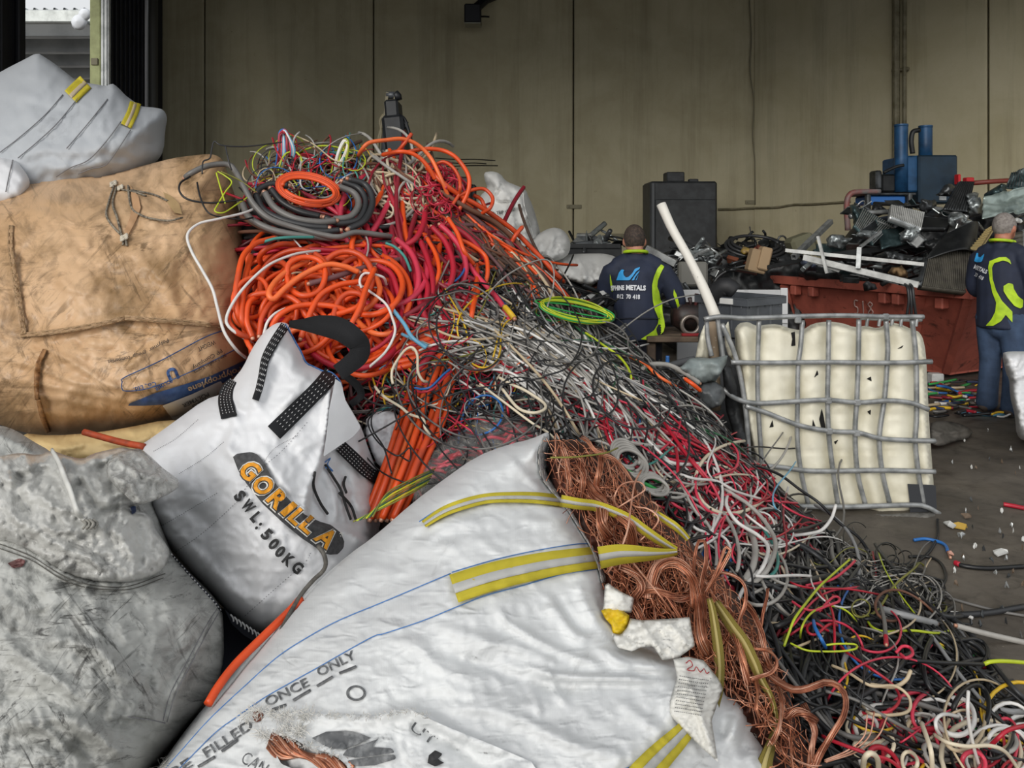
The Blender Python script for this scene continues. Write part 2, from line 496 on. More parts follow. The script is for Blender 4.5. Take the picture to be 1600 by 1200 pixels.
def sack(name, base, dirt, dirt_amt, shade=None, wr=.5, wsc=14, rough=.55, stain=None, streak=0.0, aniso=1.6):
    """woven polypropylene: fine weave, soft creases, grime in blots and thin scuffs"""
    q = NT(name); uv = q.coord('UV'); b = rgb(base)
    q.b.inputs['Roughness'].default_value = rough; q.b.inputs['Specular IOR Level'].default_value = .35
    c = b
    v = q.noise(uv, 5, 5)
    c = q.mix(q.ramp(v, [(.35, 0.0), (.7, 1.0)]), b, rgb(shade) if shade else tuple(x * .9 for x in b))
    if stain:
        c = q.mix(q.ramp(q.noise(uv, 7, 8, .65, .6), [(.5, 0.0), (.68, .8)]), c, rgb(stain))
    if dirt_amt > 0:
        g = q.noise(uv, 16, 9, .72, 1.0); big = q.noise(uv, 3.2, 4)
        m1 = q.ramp(g, [(.62 - .16 * dirt_amt, 0.0), (.74 - .1 * dirt_amt, 1.0)])
        m2 = q.ramp(big, [(.38, .1), (.62, 1.0)])
        mm=q.node('ShaderNodeMath',_operation='MULTIPLY');q.link(m1,mm.inputs[0]);q.link(m2,mm.inputs[1])
        m3=q.node('ShaderNodeMath',_operation='MULTIPLY');q.link(mm.outputs[0],m3.inputs[0]);m3.inputs[1].default_value=min(1,.35+dirt_amt*.6)
        c = q.mix(m3.outputs[0], c, rgb(dirt))
    for rz,sx,sy in((.7,34,5),(-.5,26,6),(1.5,40,7))if streak>0 else():      # scuffs in several directions
        mp=q.n.new('ShaderNodeMapping');mp.vector_type='TEXTURE';mp.inputs['Rotation'].default_value=(0,0,rz);mp.inputs['Scale'].default_value=(1/sx,1/sy,1);q.link(uv,mp.inputs[0])
        st = q.ramp(q.noise(mp.outputs[0], 1.0, 8, .75, 2.0), [(.55, 0.0), (.62, streak)])
        zn=q.ramp(q.noise(uv,4+sx*.05,3),[(.42,0.0),(.58,1.0)]);mm=q.node('ShaderNodeMath',_operation='MULTIPLY');q.link(st,mm.inputs[0]);q.link(zn,mm.inputs[1])
        c = q.mix(mm.outputs[0], c, rgb(dirt))
    q.link(c, q.b.inputs['Base Color'])
    # creases
    w1=q.node('ShaderNodeMapping');w1.inputs['Rotation'].default_value=(0,0,.5);w1.inputs['Scale'].default_value=(1,aniso,1);q.link(uv,w1.inputs[0])
    n1=q.n.new('ShaderNodeTexNoise');n1.noise_type='RIDGED_MULTIFRACTAL';n1.inputs['Scale'].default_value=wsc;n1.inputs['Detail'].default_value=5
    n1.inputs['Roughness'].default_value = .5; q.link(w1.outputs[0], n1.inputs['Vector'])
    q.bump(n1.outputs['Fac'], wr, .035)
    n2=q.n.new('ShaderNodeTexNoise');n2.noise_type='RIDGED_MULTIFRACTAL';n2.inputs['Scale'].default_value=wsc*3.1;n2.inputs['Detail'].default_value=3;n2.inputs['Distortion'].default_value=.6;q.link(w1.outputs[0],n2.inputs['Vector'])
    q.bump(n2.outputs['Fac'], wr * .6, .014)
    vr=q.n.new('ShaderNodeTexVoronoi');vr.feature='DISTANCE_TO_EDGE';vr.inputs['Scale'].default_value=wsc*1.1;q.link(w1.outputs[0],vr.inputs['Vector'])
    q.bump(vr.outputs['Distance'], wr * .5, .01)
    wv=q.n.new('ShaderNodeTexWave');wv.inputs['Scale'].default_value=120;wv.inputs['Distortion'].default_value=.4;q.link(uv,wv.inputs['Vector'])
    q.bump(wv.outputs['Fac'], .06, .001)
    return q.m

def webbing(name, base, rough=.75, bumps=.5):
    q = NT(name); uv = q.coord('UV'); b = rgb(base)
    mp=q.node('ShaderNodeMapping');mp.inputs['Rotation'].default_value=(0,0,.8);mp.inputs['Scale'].default_value=(40,26,1);q.link(uv,mp.inputs[0])
    wv=q.n.new('ShaderNodeTexWave');wv.inputs['Scale'].default_value=1.0;wv.inputs['Distortion'].default_value=1.5;q.link(mp.outputs[0],wv.inputs['Vector'])
    q.link(q.mix(q.ramp(wv.outputs['Fac'],[(.2,0.0),(.8,1.0)]),tuple(x*.72 for x in b),tuple(min(1,x*1.15)for x in b)),q.b.inputs['Base Color'])
    q.b.inputs['Roughness'].default_value = rough; q.b.inputs['Specular IOR Level'].default_value = .25
    q.bump(wv.outputs['Fac'], bumps, .002)
    return q.m

def film(name, tint, alpha=.35, rough=.15, milk='#d8d8d4', bump=.6, bsc=30):
    """thin clear or milky plastic film"""
    q = NT(name); co = q.coord()
    n = q.noise(co, bsc, 6, .6, 1.0)
    q.b.inputs['Base Color'].default_value = (*rgb(milk), 1); q.b.inputs['Roughness'].default_value = rough
    f = q.ramp(n, [(.35, alpha * .5), (.65, min(1, alpha * 1.5))]); q.link(f, q.b.inputs['Alpha'])
    q.bump(n, bump, .01); return q.m
# ------------------------------------------------------------------ the hall
BW = 13.5                                           # distance of the far wall
def wallmat(name, base, low, streak=True):
    q = NT(name); co = q.coord()
    q.b.inputs['Roughness'].default_value = .85; q.b.inputs['Specular IOR Level'].default_value = .2
    geo = q.n.new('ShaderNodeNewGeometry').outputs['Position']
    n1 = q.noise(geo, .9, 6, .65, .5)
    c = q.mix(q.ramp(n1, [(.35, 0.0), (.7, 1.0)]), rgb(base), rgb(low))
    # rain and soot runs, drawn out downwards
    mp=q.n.new('ShaderNodeMapping');mp.inputs['Scale'].default_value=(3.2,3.2,.16);q.link(geo,mp.inputs[0])
    c = q.mix(q.ramp(q.noise(mp.outputs[0], 1.0, 7, .7), [(.5, 0.0), (.75, .35)]), c, rgb('#57513f'))
    # scuffs and knocks
    c = q.mix(q.ramp(q.noise(geo, 5.5, 9, .75, 1.4), [(.66, 0.0), (.72, .75)]), c, rgb('#35322a'))
    c = q.mix(q.ramp(q.noise(geo, 9, 4, .6), [(.7, 0.0), (.76, .4)]), c, rgb('#b9b29a'))
    q.link(c, q.b.inputs['Base Color'])
    q.bump(q.noise(geo, 60, 4), .12, .01)
    return q.m
M_wall = wallmat('painted_precast', '#b5ae93', '#a29a7e')
M_wall_r = wallmat('painted_precast_side', '#bbb499', '#aaa284')
M_dark = mat('dark_gap', '#15151a', .9)
M_navy = mat('navy_sheet', '#1b1e28', .55, col2='#12141b', sc=3)

def qf(): 
    q = NT('dirty_concrete'); geo = q.n.new('ShaderNodeNewGeometry').outputs['Position']
    c = q.mix(q.ramp(q.noise(geo, 1.6, 7, .65, .4), [(.35, 0.0), (.68, 1.0)]), rgb('#6b645a'), rgb('#4a443d'))
    c = q.mix(q.ramp(q.noise(geo, 9, 8, .7, .8), [(.5, 0.0), (.72, .7)]), c, rgb('#35312a'))
    c = q.mix(q.ramp(q.noise(geo, 45, 5, .7), [(.66, 0.0), (.72, .6)]), c, rgb('#a39b8b'))
    # oil
    c = q.mix(q.ramp(q.noise(geo, .55, 4, .6), [(.52, 0.0), (.66, .6)]), c, rgb('#1d1b19'))
    q.link(c, q.b.inputs['Base Color'])
    q.link(q.ramp(q.noise(geo, 2.5, 5), [(.35, .85), (.65, .5)]), q.b.inputs['Roughness'])
    q.bump(q.noise(geo, 30, 6), .25, .01); return q.m
M_floor = qf()
b=MB();b.box((0,2,-.15),(70,70,.3));fl=b.build('floor',M_floor);tag(fl,'dirty grey concrete floor strewn with scraps',kind='structure')

def panel_wall(name, a, bpt, joints, z1, thick, m, label):
    """precast wall from a to bpt (x,y), panels between the joints (0..1)"""
    a = np.array(a, float); bpt = np.array(bpt, float); d = bpt - a; L = np.linalg.norm(d); d /= L
    n = np.array([-d[1], d[0]])                     # away from the hall
    R = np.array([[d[0], n[0], 0], [d[1], n[1], 0], [0, 0, 1]])
    back = MB(); c = a + d * L / 2 + n * (thick + .06)
    back.box((c[0], c[1], z1 / 2), (L + .1, .1, z1), R)
    wl_ = back.build(name, M_dark); tag(wl_, label, kind='structure')
    js = [0] + list(joints) + [1]
    for i in range(len(js) - 1):
        s0, s1 = js[i] * L + .012, js[i + 1] * L - .012
        c = a + d * (s0 + s1) / 2 + n * (thick / 2)
        bb = MB(); bb.cbox((c[0], c[1], z1 / 2), (s1 - s0, thick, z1), .015, R)
        bb.build('wall_panel', m, wl_)
    return wl_, a, d, n, R
XL = -6.24; XR = 4.24; ZT = 6.2
wb_,*_=panel_wall('wall_back',(XL-.2,BW),(XR+.1,BW),[(-5.42-XL+.2)/(XR-XL+.2),(-2.475-XL+.2)/(XR-XL+.2),(1.01-XL+.2)/(XR-XL+.2)],ZT,.18,M_wall,'far precast concrete wall of olive grey painted panels')
DX = np.array([math.cos(math.radians(-45)), math.sin(math.radians(-45))])
pr = np.array([XR - .0, BW + .0]); pe = pr + DX * 9.0
wr_,ra,rd,rn,RR=panel_wall('wall_right',tuple(pr),tuple(pe),[.4,.75],ZT,.18,M_wall_r,'right precast concrete wall of olive grey painted panels')
def onright(px, z=None, py=None, off=0.03):
    """point on the right wall seen at pixel column px"""
    k = (px - CX) / F                       # X = k*Y ; on wall: (X-XR) = (BW-Y)
    Yw = (BW + XR) / (1 + k); Xw = k * Yw
    if z is None: z = CAMH - (py - CY) * Yw / F
    return np.array([Xw, Yw, z]) - np.array([rn[0], rn[1], 0]) * off

# joint brackets on the far wall
M_brk = mat('bracket_steel', '#7d7862', .7)
for px, py in ((897, 323), (1176, 316), (963, 368), (905, 323)):
    if px == 905: continue
    c = P(px, py, BW - .012); bm_ = MB(); bm_.cbox(c, (.26, .02, .07), .006); 
    for s in (-.09, .09): bm_.cbox(c + np.array([s, -.014, 0]), (.03, .02, .03), .006)
    o=bm_.build('wall_bracket',M_brk);tag(o,{897:'small bolted bracket across the wall joint behind the white sacks',1176:'small bolted bracket in the corner of the far wall',963:'small bracket on the far wall left of the shaven head'}[px],'bracket')
# long gouges in the paint behind the heap
M_gouge = mat('gouge', '#2c2a22', .9)
for i, (x0, y0, x1, y1) in enumerate(((680, 247, 774, 251), (654, 260, 778, 259), (700, 254, 760, 256))):
    p=spline([(x0,y0),((x0*2+x1)/3,(y0*2+y1)/3+.8),((x0+2*x1)/3,(y0+2*y1)/3-.6),(x1,y1)],16)
    b = MB(); b.tube(P(p[:, 0], p[:, 1], BW + .002), .012, 5); b.build('scrape_mark', M_gouge, wb_)

# pipes
M_pipe = mat('olive_pipe', '#7a745e', .6, col2='#5c573f', sc=8)
b=MB();pts=[P(1122,327,BW-.04),P(1150,326.5,BW-.04),P(1176,325,BW-.04)]+[onright(x,py=y)for x,y in((1184,325),(1215,324),(1240,320),(1262,319.5),(1290,318),(1330,315))]
b.tube(spline(np.array(pts),40),.018,6);o=b.build('trim_1',M_pipe,smooth=True);tag(o,'thin conduit running round the corner of the hall',kind='structure')
for i, (px, r) in enumerate(((1403, .055), (1416, .03))):
    b = MB(); b.tube(np.array([onright(px, z=z, off=.08) for z in np.linspace(1.2, ZT - .02, 12)]), r, 10)
    for z in (2.2, 4.0, 5.6): b.cbox(onright(px, z=z, off=.07), (.13, .05, .05), .01, RR)
    o=b.build('conduit',M_pipe,smooth=False);tag(o,('thicker olive vertical conduit above the blue press','thinner olive vertical conduit beside the thicker one on the wall')[i],'conduit')
# corner seam cable on the far wall
b=MB();b.tube(spline(np.array([P(x,y,BW-.03)for x,y in((1171,0),(1174,60),(1172,110),(1178,160),(1176,210),(1180,260),(1180,320))]),40),.012,5)
tag(b.build('corner_cable', M_brk, smooth=True), 'thin cable hanging down the corner of the hall', 'cable')

# ceiling with purlins
M_roof = mat('roof_sheet', '#55565a', .7, col2='#45464a', sc=2)
b=MB();b.box((2,8.85,ZT+.05),(18.5,9.7,.1));ce=b.build('ceiling',M_roof);tag(ce,'dark sheet roof over the hall',kind='structure')
for y in np.arange(4.1, 13.2, 1.5):
    b = MB(); b.box((2, y, ZT - .12), (18.0, .08, .22)); b.build('purlin', M_roof, ce)

# left side: dark jamb, opening to the yard, post, flashing, navy sheet
M_jamb = mat('dark_jamb', '#1c1d24', .6, col2='#14151a', sc=4)
b=MB();b.box((XL-.12,6.4,ZT/2),(.24,6.9,ZT));wlft=b.build('wall_left',M_jamb);tag(wlft,'dark sheet wall left of the yard opening',kind='structure')
for y in (9.0, 9.35, 9.68):
    b = MB(); b.cbox((XL + .03, y, ZT / 2), (.06, .1, ZT), .015); b.build('jamb_rib', M_jamb, wlft)
M_green = mat('pale_green_post', '#a9b07a', .6, col2='#8b9060', sc=5, bump=.1)
b=MB();b.cbox((-6.19,11.5,ZT/2),(.16,.2,ZT),.012);o=b.build('trim_2',M_green);tag(o,'pale green post beside the yard opening',kind='structure')
b = MB(); b.cbox((-6.19, 11.39, 4.05), (.1, .03, .1), .005); b.build('bracket', M_brk, o)
M_white = mat('white_flashing', '#d8dcdc', .4, col2='#b5baba', sc=8)
b=MB();b.cbox((-6.045,11.43,ZT/2),(.12,.06,ZT),.008);o=b.build('trim_3',M_white);tag(o,'white flashing strip beside the green post',kind='structure')
for x in (-6.07, -6.02):
    b = MB(); b.box((x, 11.395, ZT / 2), (.02, .02, ZT)); b.build('strip', M_white, o)
dr=MB();dr.box((XL+.0,12.28,ZT/2),(.1,1.34,ZT));o=dr.build('door_1',M_navy);tag(o,'dark navy sliding sheet door in the left corner',kind='structure')
for y in np.arange(11.7, 12.95, .14):
    b = MB(); b.cbox((XL + .06, y, ZT / 2), (.04, .04, ZT), .01); b.build('rib', M_navy, o)
b=MB();b.tube(np.array([(XL+.13,13.05,z)for z in(0,2,4,5,ZT-.02)]),.09,10);o=b.build('downpipe',mat('downpipe_grey','#4a4a46',.5),smooth=True);tag(o,'grey downpipe beside the navy door','pipe')
b=MB();b.box((XL+.02,13.3,ZT/2),(.16,.38,ZT));o=b.build('trim_4',M_navy);tag(o,'dark corner strip of the far wall',kind='structure')

# yard canopy seen through the opening
M_can = mat('galvanised_sheet', '#b4b8ba', .5, .1, col2='#9a9ea1', sc=2)
M_canl = mat('gutter_zinc', '#c3c8c6', .45, .2, col2='#a5aaa8', sc=6)
zc = 5.45
cn = thing('yard_canopy', 'grey corrugated steel canopy outside the yard opening', 'canopy', (-12, 17.5, 0))
b = MB()
ys = np.arange(-17.6, -6.9, .19)
prof = []
for i, x in enumerate(ys): prof += [(x, 0), (x + .13, 0), (x + .145, .045), (x + .175, .045)]
v = []; 
for x, dz in prof: v += [(x, 14.6, zc + .3 + dz), (x, 22, zc - .05 + dz)]
f = [(2 * i, 2 * i + 1, 2 * i + 3, 2 * i + 2) for i in range(len(prof) - 1)]
b.add(v, f); b.build('roof_sheet', M_can, cn)
for i, y in enumerate(np.linspace(15.1, 21.6, 7)):
    b = MB(); z = zc + .22 - .35 * (y - 14.6) / 7.4
    b.box((-12.2,y,z-.12),(10.6,.09,.3));b.box((-12.2,y+.08,z-.26),(10.6,.18,.03));b.build('purlin',M_can,cn)
b = MB(); b.cbox((-12.2, 14.5, zc + .14), (10.8, .16, .24), .02); b.build('gutter', M_canl, cn)
for x in (-17, -7.2):
    b = MB(); b.cbox((x, 21.7, zc / 2), (.15, .15, zc), .01); b.build('post', M_can, cn)
# floodlight clipped to the gutter
fx=P(126,36,14.2);t=thing('security_light','white round security light on the canopy gutter','light',fx)
b = MB(); th = np.linspace(0, 1, 9); 
for k, (dx, dz, r) in enumerate(((0.0, 0, .15), (.10, .14, .12))):
    prof = [(0, -r), (r * .7, -r * .7), (r, 0), (r * .7, r * .7), (0, r)]
    vs = []; fs = []; m_ = 12
    for rr, zz in prof:
        for j in range(m_):vs.append((fx[0]+dx+rr*math.cos(2*math.pi*j/m_),fx[1]+zz*.6-.05,fx[2]+dz+rr*math.sin(2*math.pi*j/m_)))
    for i in range(4):
        for j in range(m_):fs.append((i*m_+j,i*m_+(j+1)%m_,(i+1)*m_+(j+1)%m_,(i+1)*m_+j))
    q = MB(); q.add(vs, fs); q.build('lamp_head', mat('lamp_white%d' % k, '#e8ecf2', .3), t, True)
b=MB();b.tube(np.array([fx+np.array([.05,.1,.05]),fx+np.array([.15,.25,.0]),fx+np.array([.3,.28,-.05])]),.035,8);b.build('bracket',M_canl,t,True)

# dark lamp high on the far wall
c=P(739,24,BW-.45);t=thing('wall_light','black box light on a bent arm high on the far wall','light',c)
b=MB();b.cbox(c+np.array([0,0,0]),(.28,.3,.32),.02);b.build('lamp_body',mat('lamp_black','#0c0e16',.5),t)
b=MB();b.cbox(c+np.array([0,0,-.165]),(.27,.29,.02),.004);b.build('lens',mat('lamp_lens','#8b8b80',.3),t)
b=MB();b.tube(np.array([c+np.array([.05,0,.12]),c+np.array([.22,.15,.32]),c+np.array([.35,.42,.46])]),.08,8);b.build('arm',mat('lamp_arm','#101218',.5),t)
b=MB();b.tube(np.array([c+np.array([.12,0,-.02]),c+np.array([.2,0,-.02]),c+np.array([.28,.0,-.025])]),.018,6);b.build('knob',mat('lamp_knob','#101010',.5),t)
# ------------------------------------------------------------------ sacks
M_bagA = sack('woven_white_front', '#d9dbdb', '#4b4a48', .2, shade='#c8cacb', wr=.6, wsc=9, aniso=2.4)
M_bagG = sack('woven_white_clean', '#e0e1e3', '#5a5856', .05, shade='#d2d3d6', wr=.35, wsc=9)
M_bagD = sack('woven_white_grimy', '#b9bab6', '#2c2b29', .95, shade='#9a9b97', wr=.7, wsc=11, streak=.85)
M_bagT=sack('tan_poly_sheet','#d0ae8a','#46361f',.8,shade='#bb956c',wr=.55,wsc=8,rough=.42,stain='#7a5e38',streak=.6)
M_bagC = sack('cream_sack', '#d9bf8b', '#6b5a35', .4, shade='#c9ab76', wr=.5)
M_bagW = sack('woven_white_back', '#b4b8bc', '#4c4c50', .3, shade='#a2a6ab', wr=.4, wsc=9)  # grey base stands in for the shade deeper in the hall
M_bagP = sack('woven_white_far', '#cfcfcc', '#4a4844', .45, shade='#bcbcb9', wr=.5, wsc=12)
M_yel=webbing('yellow_webbing','#d4c43e');M_wweb=webbing('white_webbing','#cfcfcb');M_blk=webbing('black_webbing','#232427')
M_oliv = webbing('olive_dirty_webbing', '#8d7f3c')
M_blue=mat('blue_thread','#4a78b4',.8);M_grth=mat('grey_thread','#77777a',.8);M_whth=mat('white_thread','#cfcfcf',.8);M_tanth=mat('tan_thread','#b79a74',.8,col2='#8d7452',sc=30)
M_ink = mat('black_print', '#2b2b2c', .7, col2='#4a4a4a', sc=60, lo=.5, hi=.8)
M_ink2 = mat('grey_print', '#56585a', .7, col2='#8d8f90', sc=50, lo=.45, hi=.75)
M_navyink = mat('navy_print', '#2c4674', .6, col2='#3f5a86', sc=25)

# --- big white sack on top of the stack (upper left)
o1=[(-70,140),(0,113),(12,106),(36,94),(58,82),(68,88),(82,97),(108,117),(120,127),(146,131),(168,135),(175,129),(186,138),(196,149),(207,157),(221,167),(244,168),(257,172),(262,185),(258,202),(256,236),(246,252),(215,275),(150,300),(60,330),(-70,330)]
c1=[(-60,150,4.5),(60,90,4.75),(60,200,4.25),(140,180,4.3),(220,190,4.4),(250,210,4.5),(100,290,4.1),(-60,300,4.1),(220,280,4.2)]
fo1=[([(0,140),(50,150),(90,118)],9,.025),([(10,240),(80,235),(180,228),(240,200)],10,.02),([(40,160),(100,175),(140,165)],7,-.02),([(170,140),(186,150),(196,165)],5,.03),([(200,190),(230,195),(255,185)],6,.02),([(210,215),(235,225),(250,225)],7,-.02),([(60,258),(110,262),(170,255)],8,.025),([(100,120),(110,140),(150,140)],6,.015),([(225,170),(232,190),(228,210)],4,.015),([(245,172),(248,190),(243,205)],4,.015)]
W1 = Pillow(o1, c1, .8, 70, 5, fo1, [(.012, 30, 3), (.02, 80, 4)], smooth=1)
b1=thing('bulk_bag','light grey white bulk bag on top of the left stack, two yellow straps on it','bag',P(100,330,4.5))
W1.build('bag_body', M_bagW, b1)
for pth in ([(134, 128), (121, 140), (110, 151)], [(212, 160), (207, 176), (197, 197)]):
    wd = [26] if pth[0][0] < 200 else [18]
    st=ribbon('strap',pth,wd,W1.Y,.012,M_yel,b1,14,6);ribbon('stripe',pth,wd,W1.Y,.0165,mat('pale_stripe','#b9a98f',.8),st,14,3,-.14,.14,.002)
for k,pth in enumerate(([(98,148),(70,180),(30,215),(0,238)],[(122,153),(90,192),(58,222),(28,247)],[(168,155),(140,190),(118,216),(104,232)],[(189,190),(165,222),(138,250),(110,262),(88,276)],[(204,203),(185,232),(165,258),(142,264),(122,272)])):
    seam('stitching', pth, .8, W1.Y, .012, M_grth, b1, 30)
o1b = [(-60, 250), (0, 246), (14, 249), (26, 250), (34, 262), (44, 275), (48, 290), (30, 320), (-60, 320)]
W1b=Pillow(o1b,[(-50,260,3.9),(20,250,4.0),(40,300,3.85),(-50,310,3.8)],.3,30,5,[([(0,255),(20,265),(40,285)],5,.02)],[(.008,20,8)])
b1b=thing('bulk_bag','pale white bag corner wedged at the left between top bag and tan bag','bag',P(10,320,4.0));W1b.build('bag_body',M_bagG,b1b)
seam('stitching', [(20, 250), (14, 275), (9, 300)], .8, W1b.Y, .01, M_grth, b1b, 20)

# --- tan bag
o2=[(-80,330),(0,295),(50,284),(100,275),(140,271),(155,274),(198,265),(235,256),(270,247),(300,243),(330,240),(346,246),(352,260),(372,320),(388,400),(396,480),(402,560),(380,600),(330,640),(262,660),(180,673),(78,681),(30,675),(0,663),(-80,640)]
c2=[(-70,350,3.7),(0,310,3.7),(150,280,3.85),(335,245,4.0),(90,380,3.35),(250,350,3.5),(360,400,3.55),(20,500,3.2),(200,500,3.15),(380,530,3.35),(100,620,3.02),(250,620,3.0),(30,660,3.1),(360,600,3.2),(-70,600,3.1),(150,675,3.05)]
fo2=[([(22,380),(21,420),(24,470),(36,523)],6,.03),([(36,523),(90,519),(150,507),(195,497),(260,500),(380,508)],7,.035),([(170,400),(220,380),(245,340)],12,.02),([(220,400),(255,440),(280,495)],9,.02),([(75,545),(120,570),(150,590),(195,610)],6,.025),([(0,560),(60,575),(130,600),(250,610)],5,.02),([(0,590),(60,600),(200,625),(260,628)],5,.02),([(0,610),(80,620),(180,640),(250,640)],4,.015),([(0,640),(70,645),(170,655)],5,.02),([(60,310),(120,320),(175,300)],9,.02),([(100,345),(130,390),(150,400)],7,-.02),([(0,340),(60,330),(110,350)],8,.015),([(190,270),(205,300),(250,330),(285,335)],8,.03),([(215,330),(220,360),(270,350)],8,-.025),([(270,300),(300,290),(340,270)],8,.02),([(280,350),(310,330),(330,300)],6,-.015),([(195,580),(215,560),(245,545)],6,.02),([(235,285),(280,300),(330,290)],5,.012),([(58,548),(56,580),(57,610),(62,625),(72,675)],4,.02),([(62,350),(40,375),(20,400)],7,.02),([(90,430),(120,455),(160,440)],9,.015),([(110,520),(140,545),(190,550)],7,-.015)]
W2 = Pillow(o2, c2, 1.0, 80, 5, fo2, [(.010, 26, 11), (.018, 70, 13), (.004, 10, 15)], smooth=1)
b2=thing('bulk_bag','tan brown grimy bulk bag with knotted cord on top and blue printed panel','bag',P(190,680,3.6))
W2.build('bag_body', M_bagT, b2)
for pth in([(17,352),(16,385),(22,428),(27,465)],[(24,428),(33,490),(38,523)],[(32,524),(90,518),(150,508),(195,497)],[(195,497),(250,501),(300,505),(375,512)]):
    ribbon('hem', pth, [8, 9, 8], W2.Y, .01, M_bagT, b2, 24, 4, th=.008)
    for s in(-2.5,2.5):seam('stitching',[(x,y+s)if pth[0][0]>30 else(x+s,y)for x,y in pth],.6,W2.Y,.024,M_tanth,b2,40,3)
for pth in ([(70, 546), (60, 570), (57, 600), (58, 625)], [(60, 625), (66, 650), (76, 676)]):
    ribbon('gathered_seam',pth,[7,9,7],W2.Y,.008,mat('seam_brown%d'%len(bpy.data.materials),'#9a6f44',.7,col2='#6f4d2c',sc=40),b2,24,4,th=.01)
# knotted cord on the top: loop of twine, two knots
M_twine = mat('grimy_twine', '#8d8474', .85, col2='#3f3a33', sc=60)
for pth in([(178,290),(170,315),(166,335),(175,352),(192,370)],[(182,292),(176,318),(183,340),(190,368)],[(200,290),(202,310),(206,325),(212,332)],[(212,332),(230,340),(262,345),(285,340)],[(194,372),(192,383)],[(196,372),(198,384)],[(205,297),(240,304),(262,314)],[(190,296),(210,300),(228,306)]):
    p = spline(pth, 24); Yv = W2.Y(p[:, 0], p[:, 1]) - .02
    bb = MB(); bb.tube(P(p[:, 0], p[:, 1], Yv), 1.7 * 3.5 / F, 6); bb.build('cord', M_twine, b2, True)
for kx, ky, r in ((177, 287, 5), (194, 371, 5.5), (188, 293, 4)):
    for a in range(3):
        th=np.linspace(0,2*math.pi,18);px=kx+r*.8*np.cos(th+a);py=ky+r*(.5+.2*a)*np.sin(th)
        bb=MB();bb.tube(P(px,py,W2.Y(px,py)-.03-.012*np.cos(th*2+a)),.006,6);bb.build('knot',mat('knot%d'%len(bpy.data.materials),'#c4bcab',.8),b2,True)
patch('torn_flap',[[(203,288),(210,300),(216,305),(220,325),(212,345),(200,368),(194,362),(203,340),(207,320)]],W2.Y,.02,mat('tan_flap','#b08a66',.6),b2,4)
patch('torn_flap',[[(255,300),(268,306),(280,318),(285,335),(272,332),(262,318)]],W2.Y,.02,mat('tan_flap2','#a58a62',.6),b2,4)
# upside-down printed panel
seam('print_line',[(191,596),(194,590),(250,564),(318,528),(350,516)],1.0,W2.Y,.012,M_navyink,b2,40)
seam('print_line',[(191,596),(190,605),(196,611),(235,606),(300,580),(370,545)],.9,W2.Y,.012,M_navyink,b2,40)
patch('blue_band',[[(200,634),(201,631),(240,615),(290,600),(330,587),(385,562),(386,575),(350,598),(300,618),(258,632),(225,634)]],W2.Y,.011,M_navyink,b2,5)
L2 = [text_line('Polypropylene', (376, 573), (293, 606), 9, 1, .02)]
lettering('lettering', L2, W2.Y, .016, mat('pale_print', '#c6a883', .7), b2)
L2=[text_line('U',(274,573),(258,580),18,1,.05),text_line('Co., Ltd.',(243,596),(208,606),7,1,.02),text_line('POLYMER',(267,592),(241,606),6,1,.02)]
lettering('lettering', L2, W2.Y, .014, M_navyink, b2)
L2=[text_line('companies',(203,556),(168,563),6),text_line('group',(228,548),(207,554),6),text_line('Polymer',(262,529),(232,545),6),text_line('PP Company',(345,545),(300,573),6),text_line('produced in Korea',(352,553),(302,580),6),text_line('WEIGHT',(335,531),(308,543),7)]
lettering('lettering', L2, W2.Y, .014, mat('brown_print', '#4c4038', .8), b2)
# white paper label sticking out underneath
patch('paper_label',[[(254,634),(300,616),(345,595),(350,605),(330,625),(272,658),(262,645)]],lambda x,y:W2.Y(x,y),.02,mat('label_paper','#d5cfc6',.6),b2,5)
lettering('lettering',[text_line('POLYMER',(325,613),(284,632),6),text_line('750KG',(322,621),(300,634),6)],W2.Y,.028,mat('label_ink','#555',.8)if False else mat('label_ink','#555555',.8),b2)
# --- cream sack beneath
o3=[(30,676),(80,681),(150,676),(200,668),(262,655),(300,660),(300,720),(200,730),(60,725),(30,705)]
W3=Pillow(o3,[(40,690,3.05),(150,690,2.9),(290,680,2.95),(150,720,2.85)],.35,22,4,[([(60,690),(100,700),(140,692)],5,.025),([(150,685),(190,695),(240,680)],5,.025),([(180,672),(220,675),(262,662)],4,.02),([(80,684),(120,688),(160,684)],3,-.015)],[(.008,16,21)])
b3=thing('sack','cream yellow sack squeezed under the tan bag','sack',P(160,730,2.95));W3.build('bag_body',M_bagC,b3)
# orange pipe piece on it
p = np.array([(131, 675), (160, 683), (190, 691), (225, 698)], float); Yp = np.array([2.78, 2.76, 2.73, 2.7])
bb = MB(); pp = P(p[:, 0], p[:, 1], Yp); bb.tube(spline(pp, 14), .0115, 10)
t=thing('orange_tube','short rusty orange tube lying between tan bag and dirty white bag','pipe',pp.mean(0));bb.build('tube',mat('rusty_orange','#b8481f',.6,col2='#8c3a1e',sc=20),t,True)

# --- grey sack shoulder at the far left
o4 = [(-80, 660), (0, 664), (25, 672), (52, 690), (80, 705), (110, 740), (60, 800), (-80, 800)]
W4=Pillow(o4,[(-60,680,2.35),(30,690,2.4),(80,720,2.35),(-60,780,2.2),(60,780,2.25)],.3,30,5,[([(-20,672),(20,690),(60,710)],6,.02)],[(.008,20,31)])
b4=thing('bulk_bag','grey dusty bag shoulder at the left edge under the cream sack','bag',P(0,800,2.4));W4.build('bag_body',M_bagD,b4)

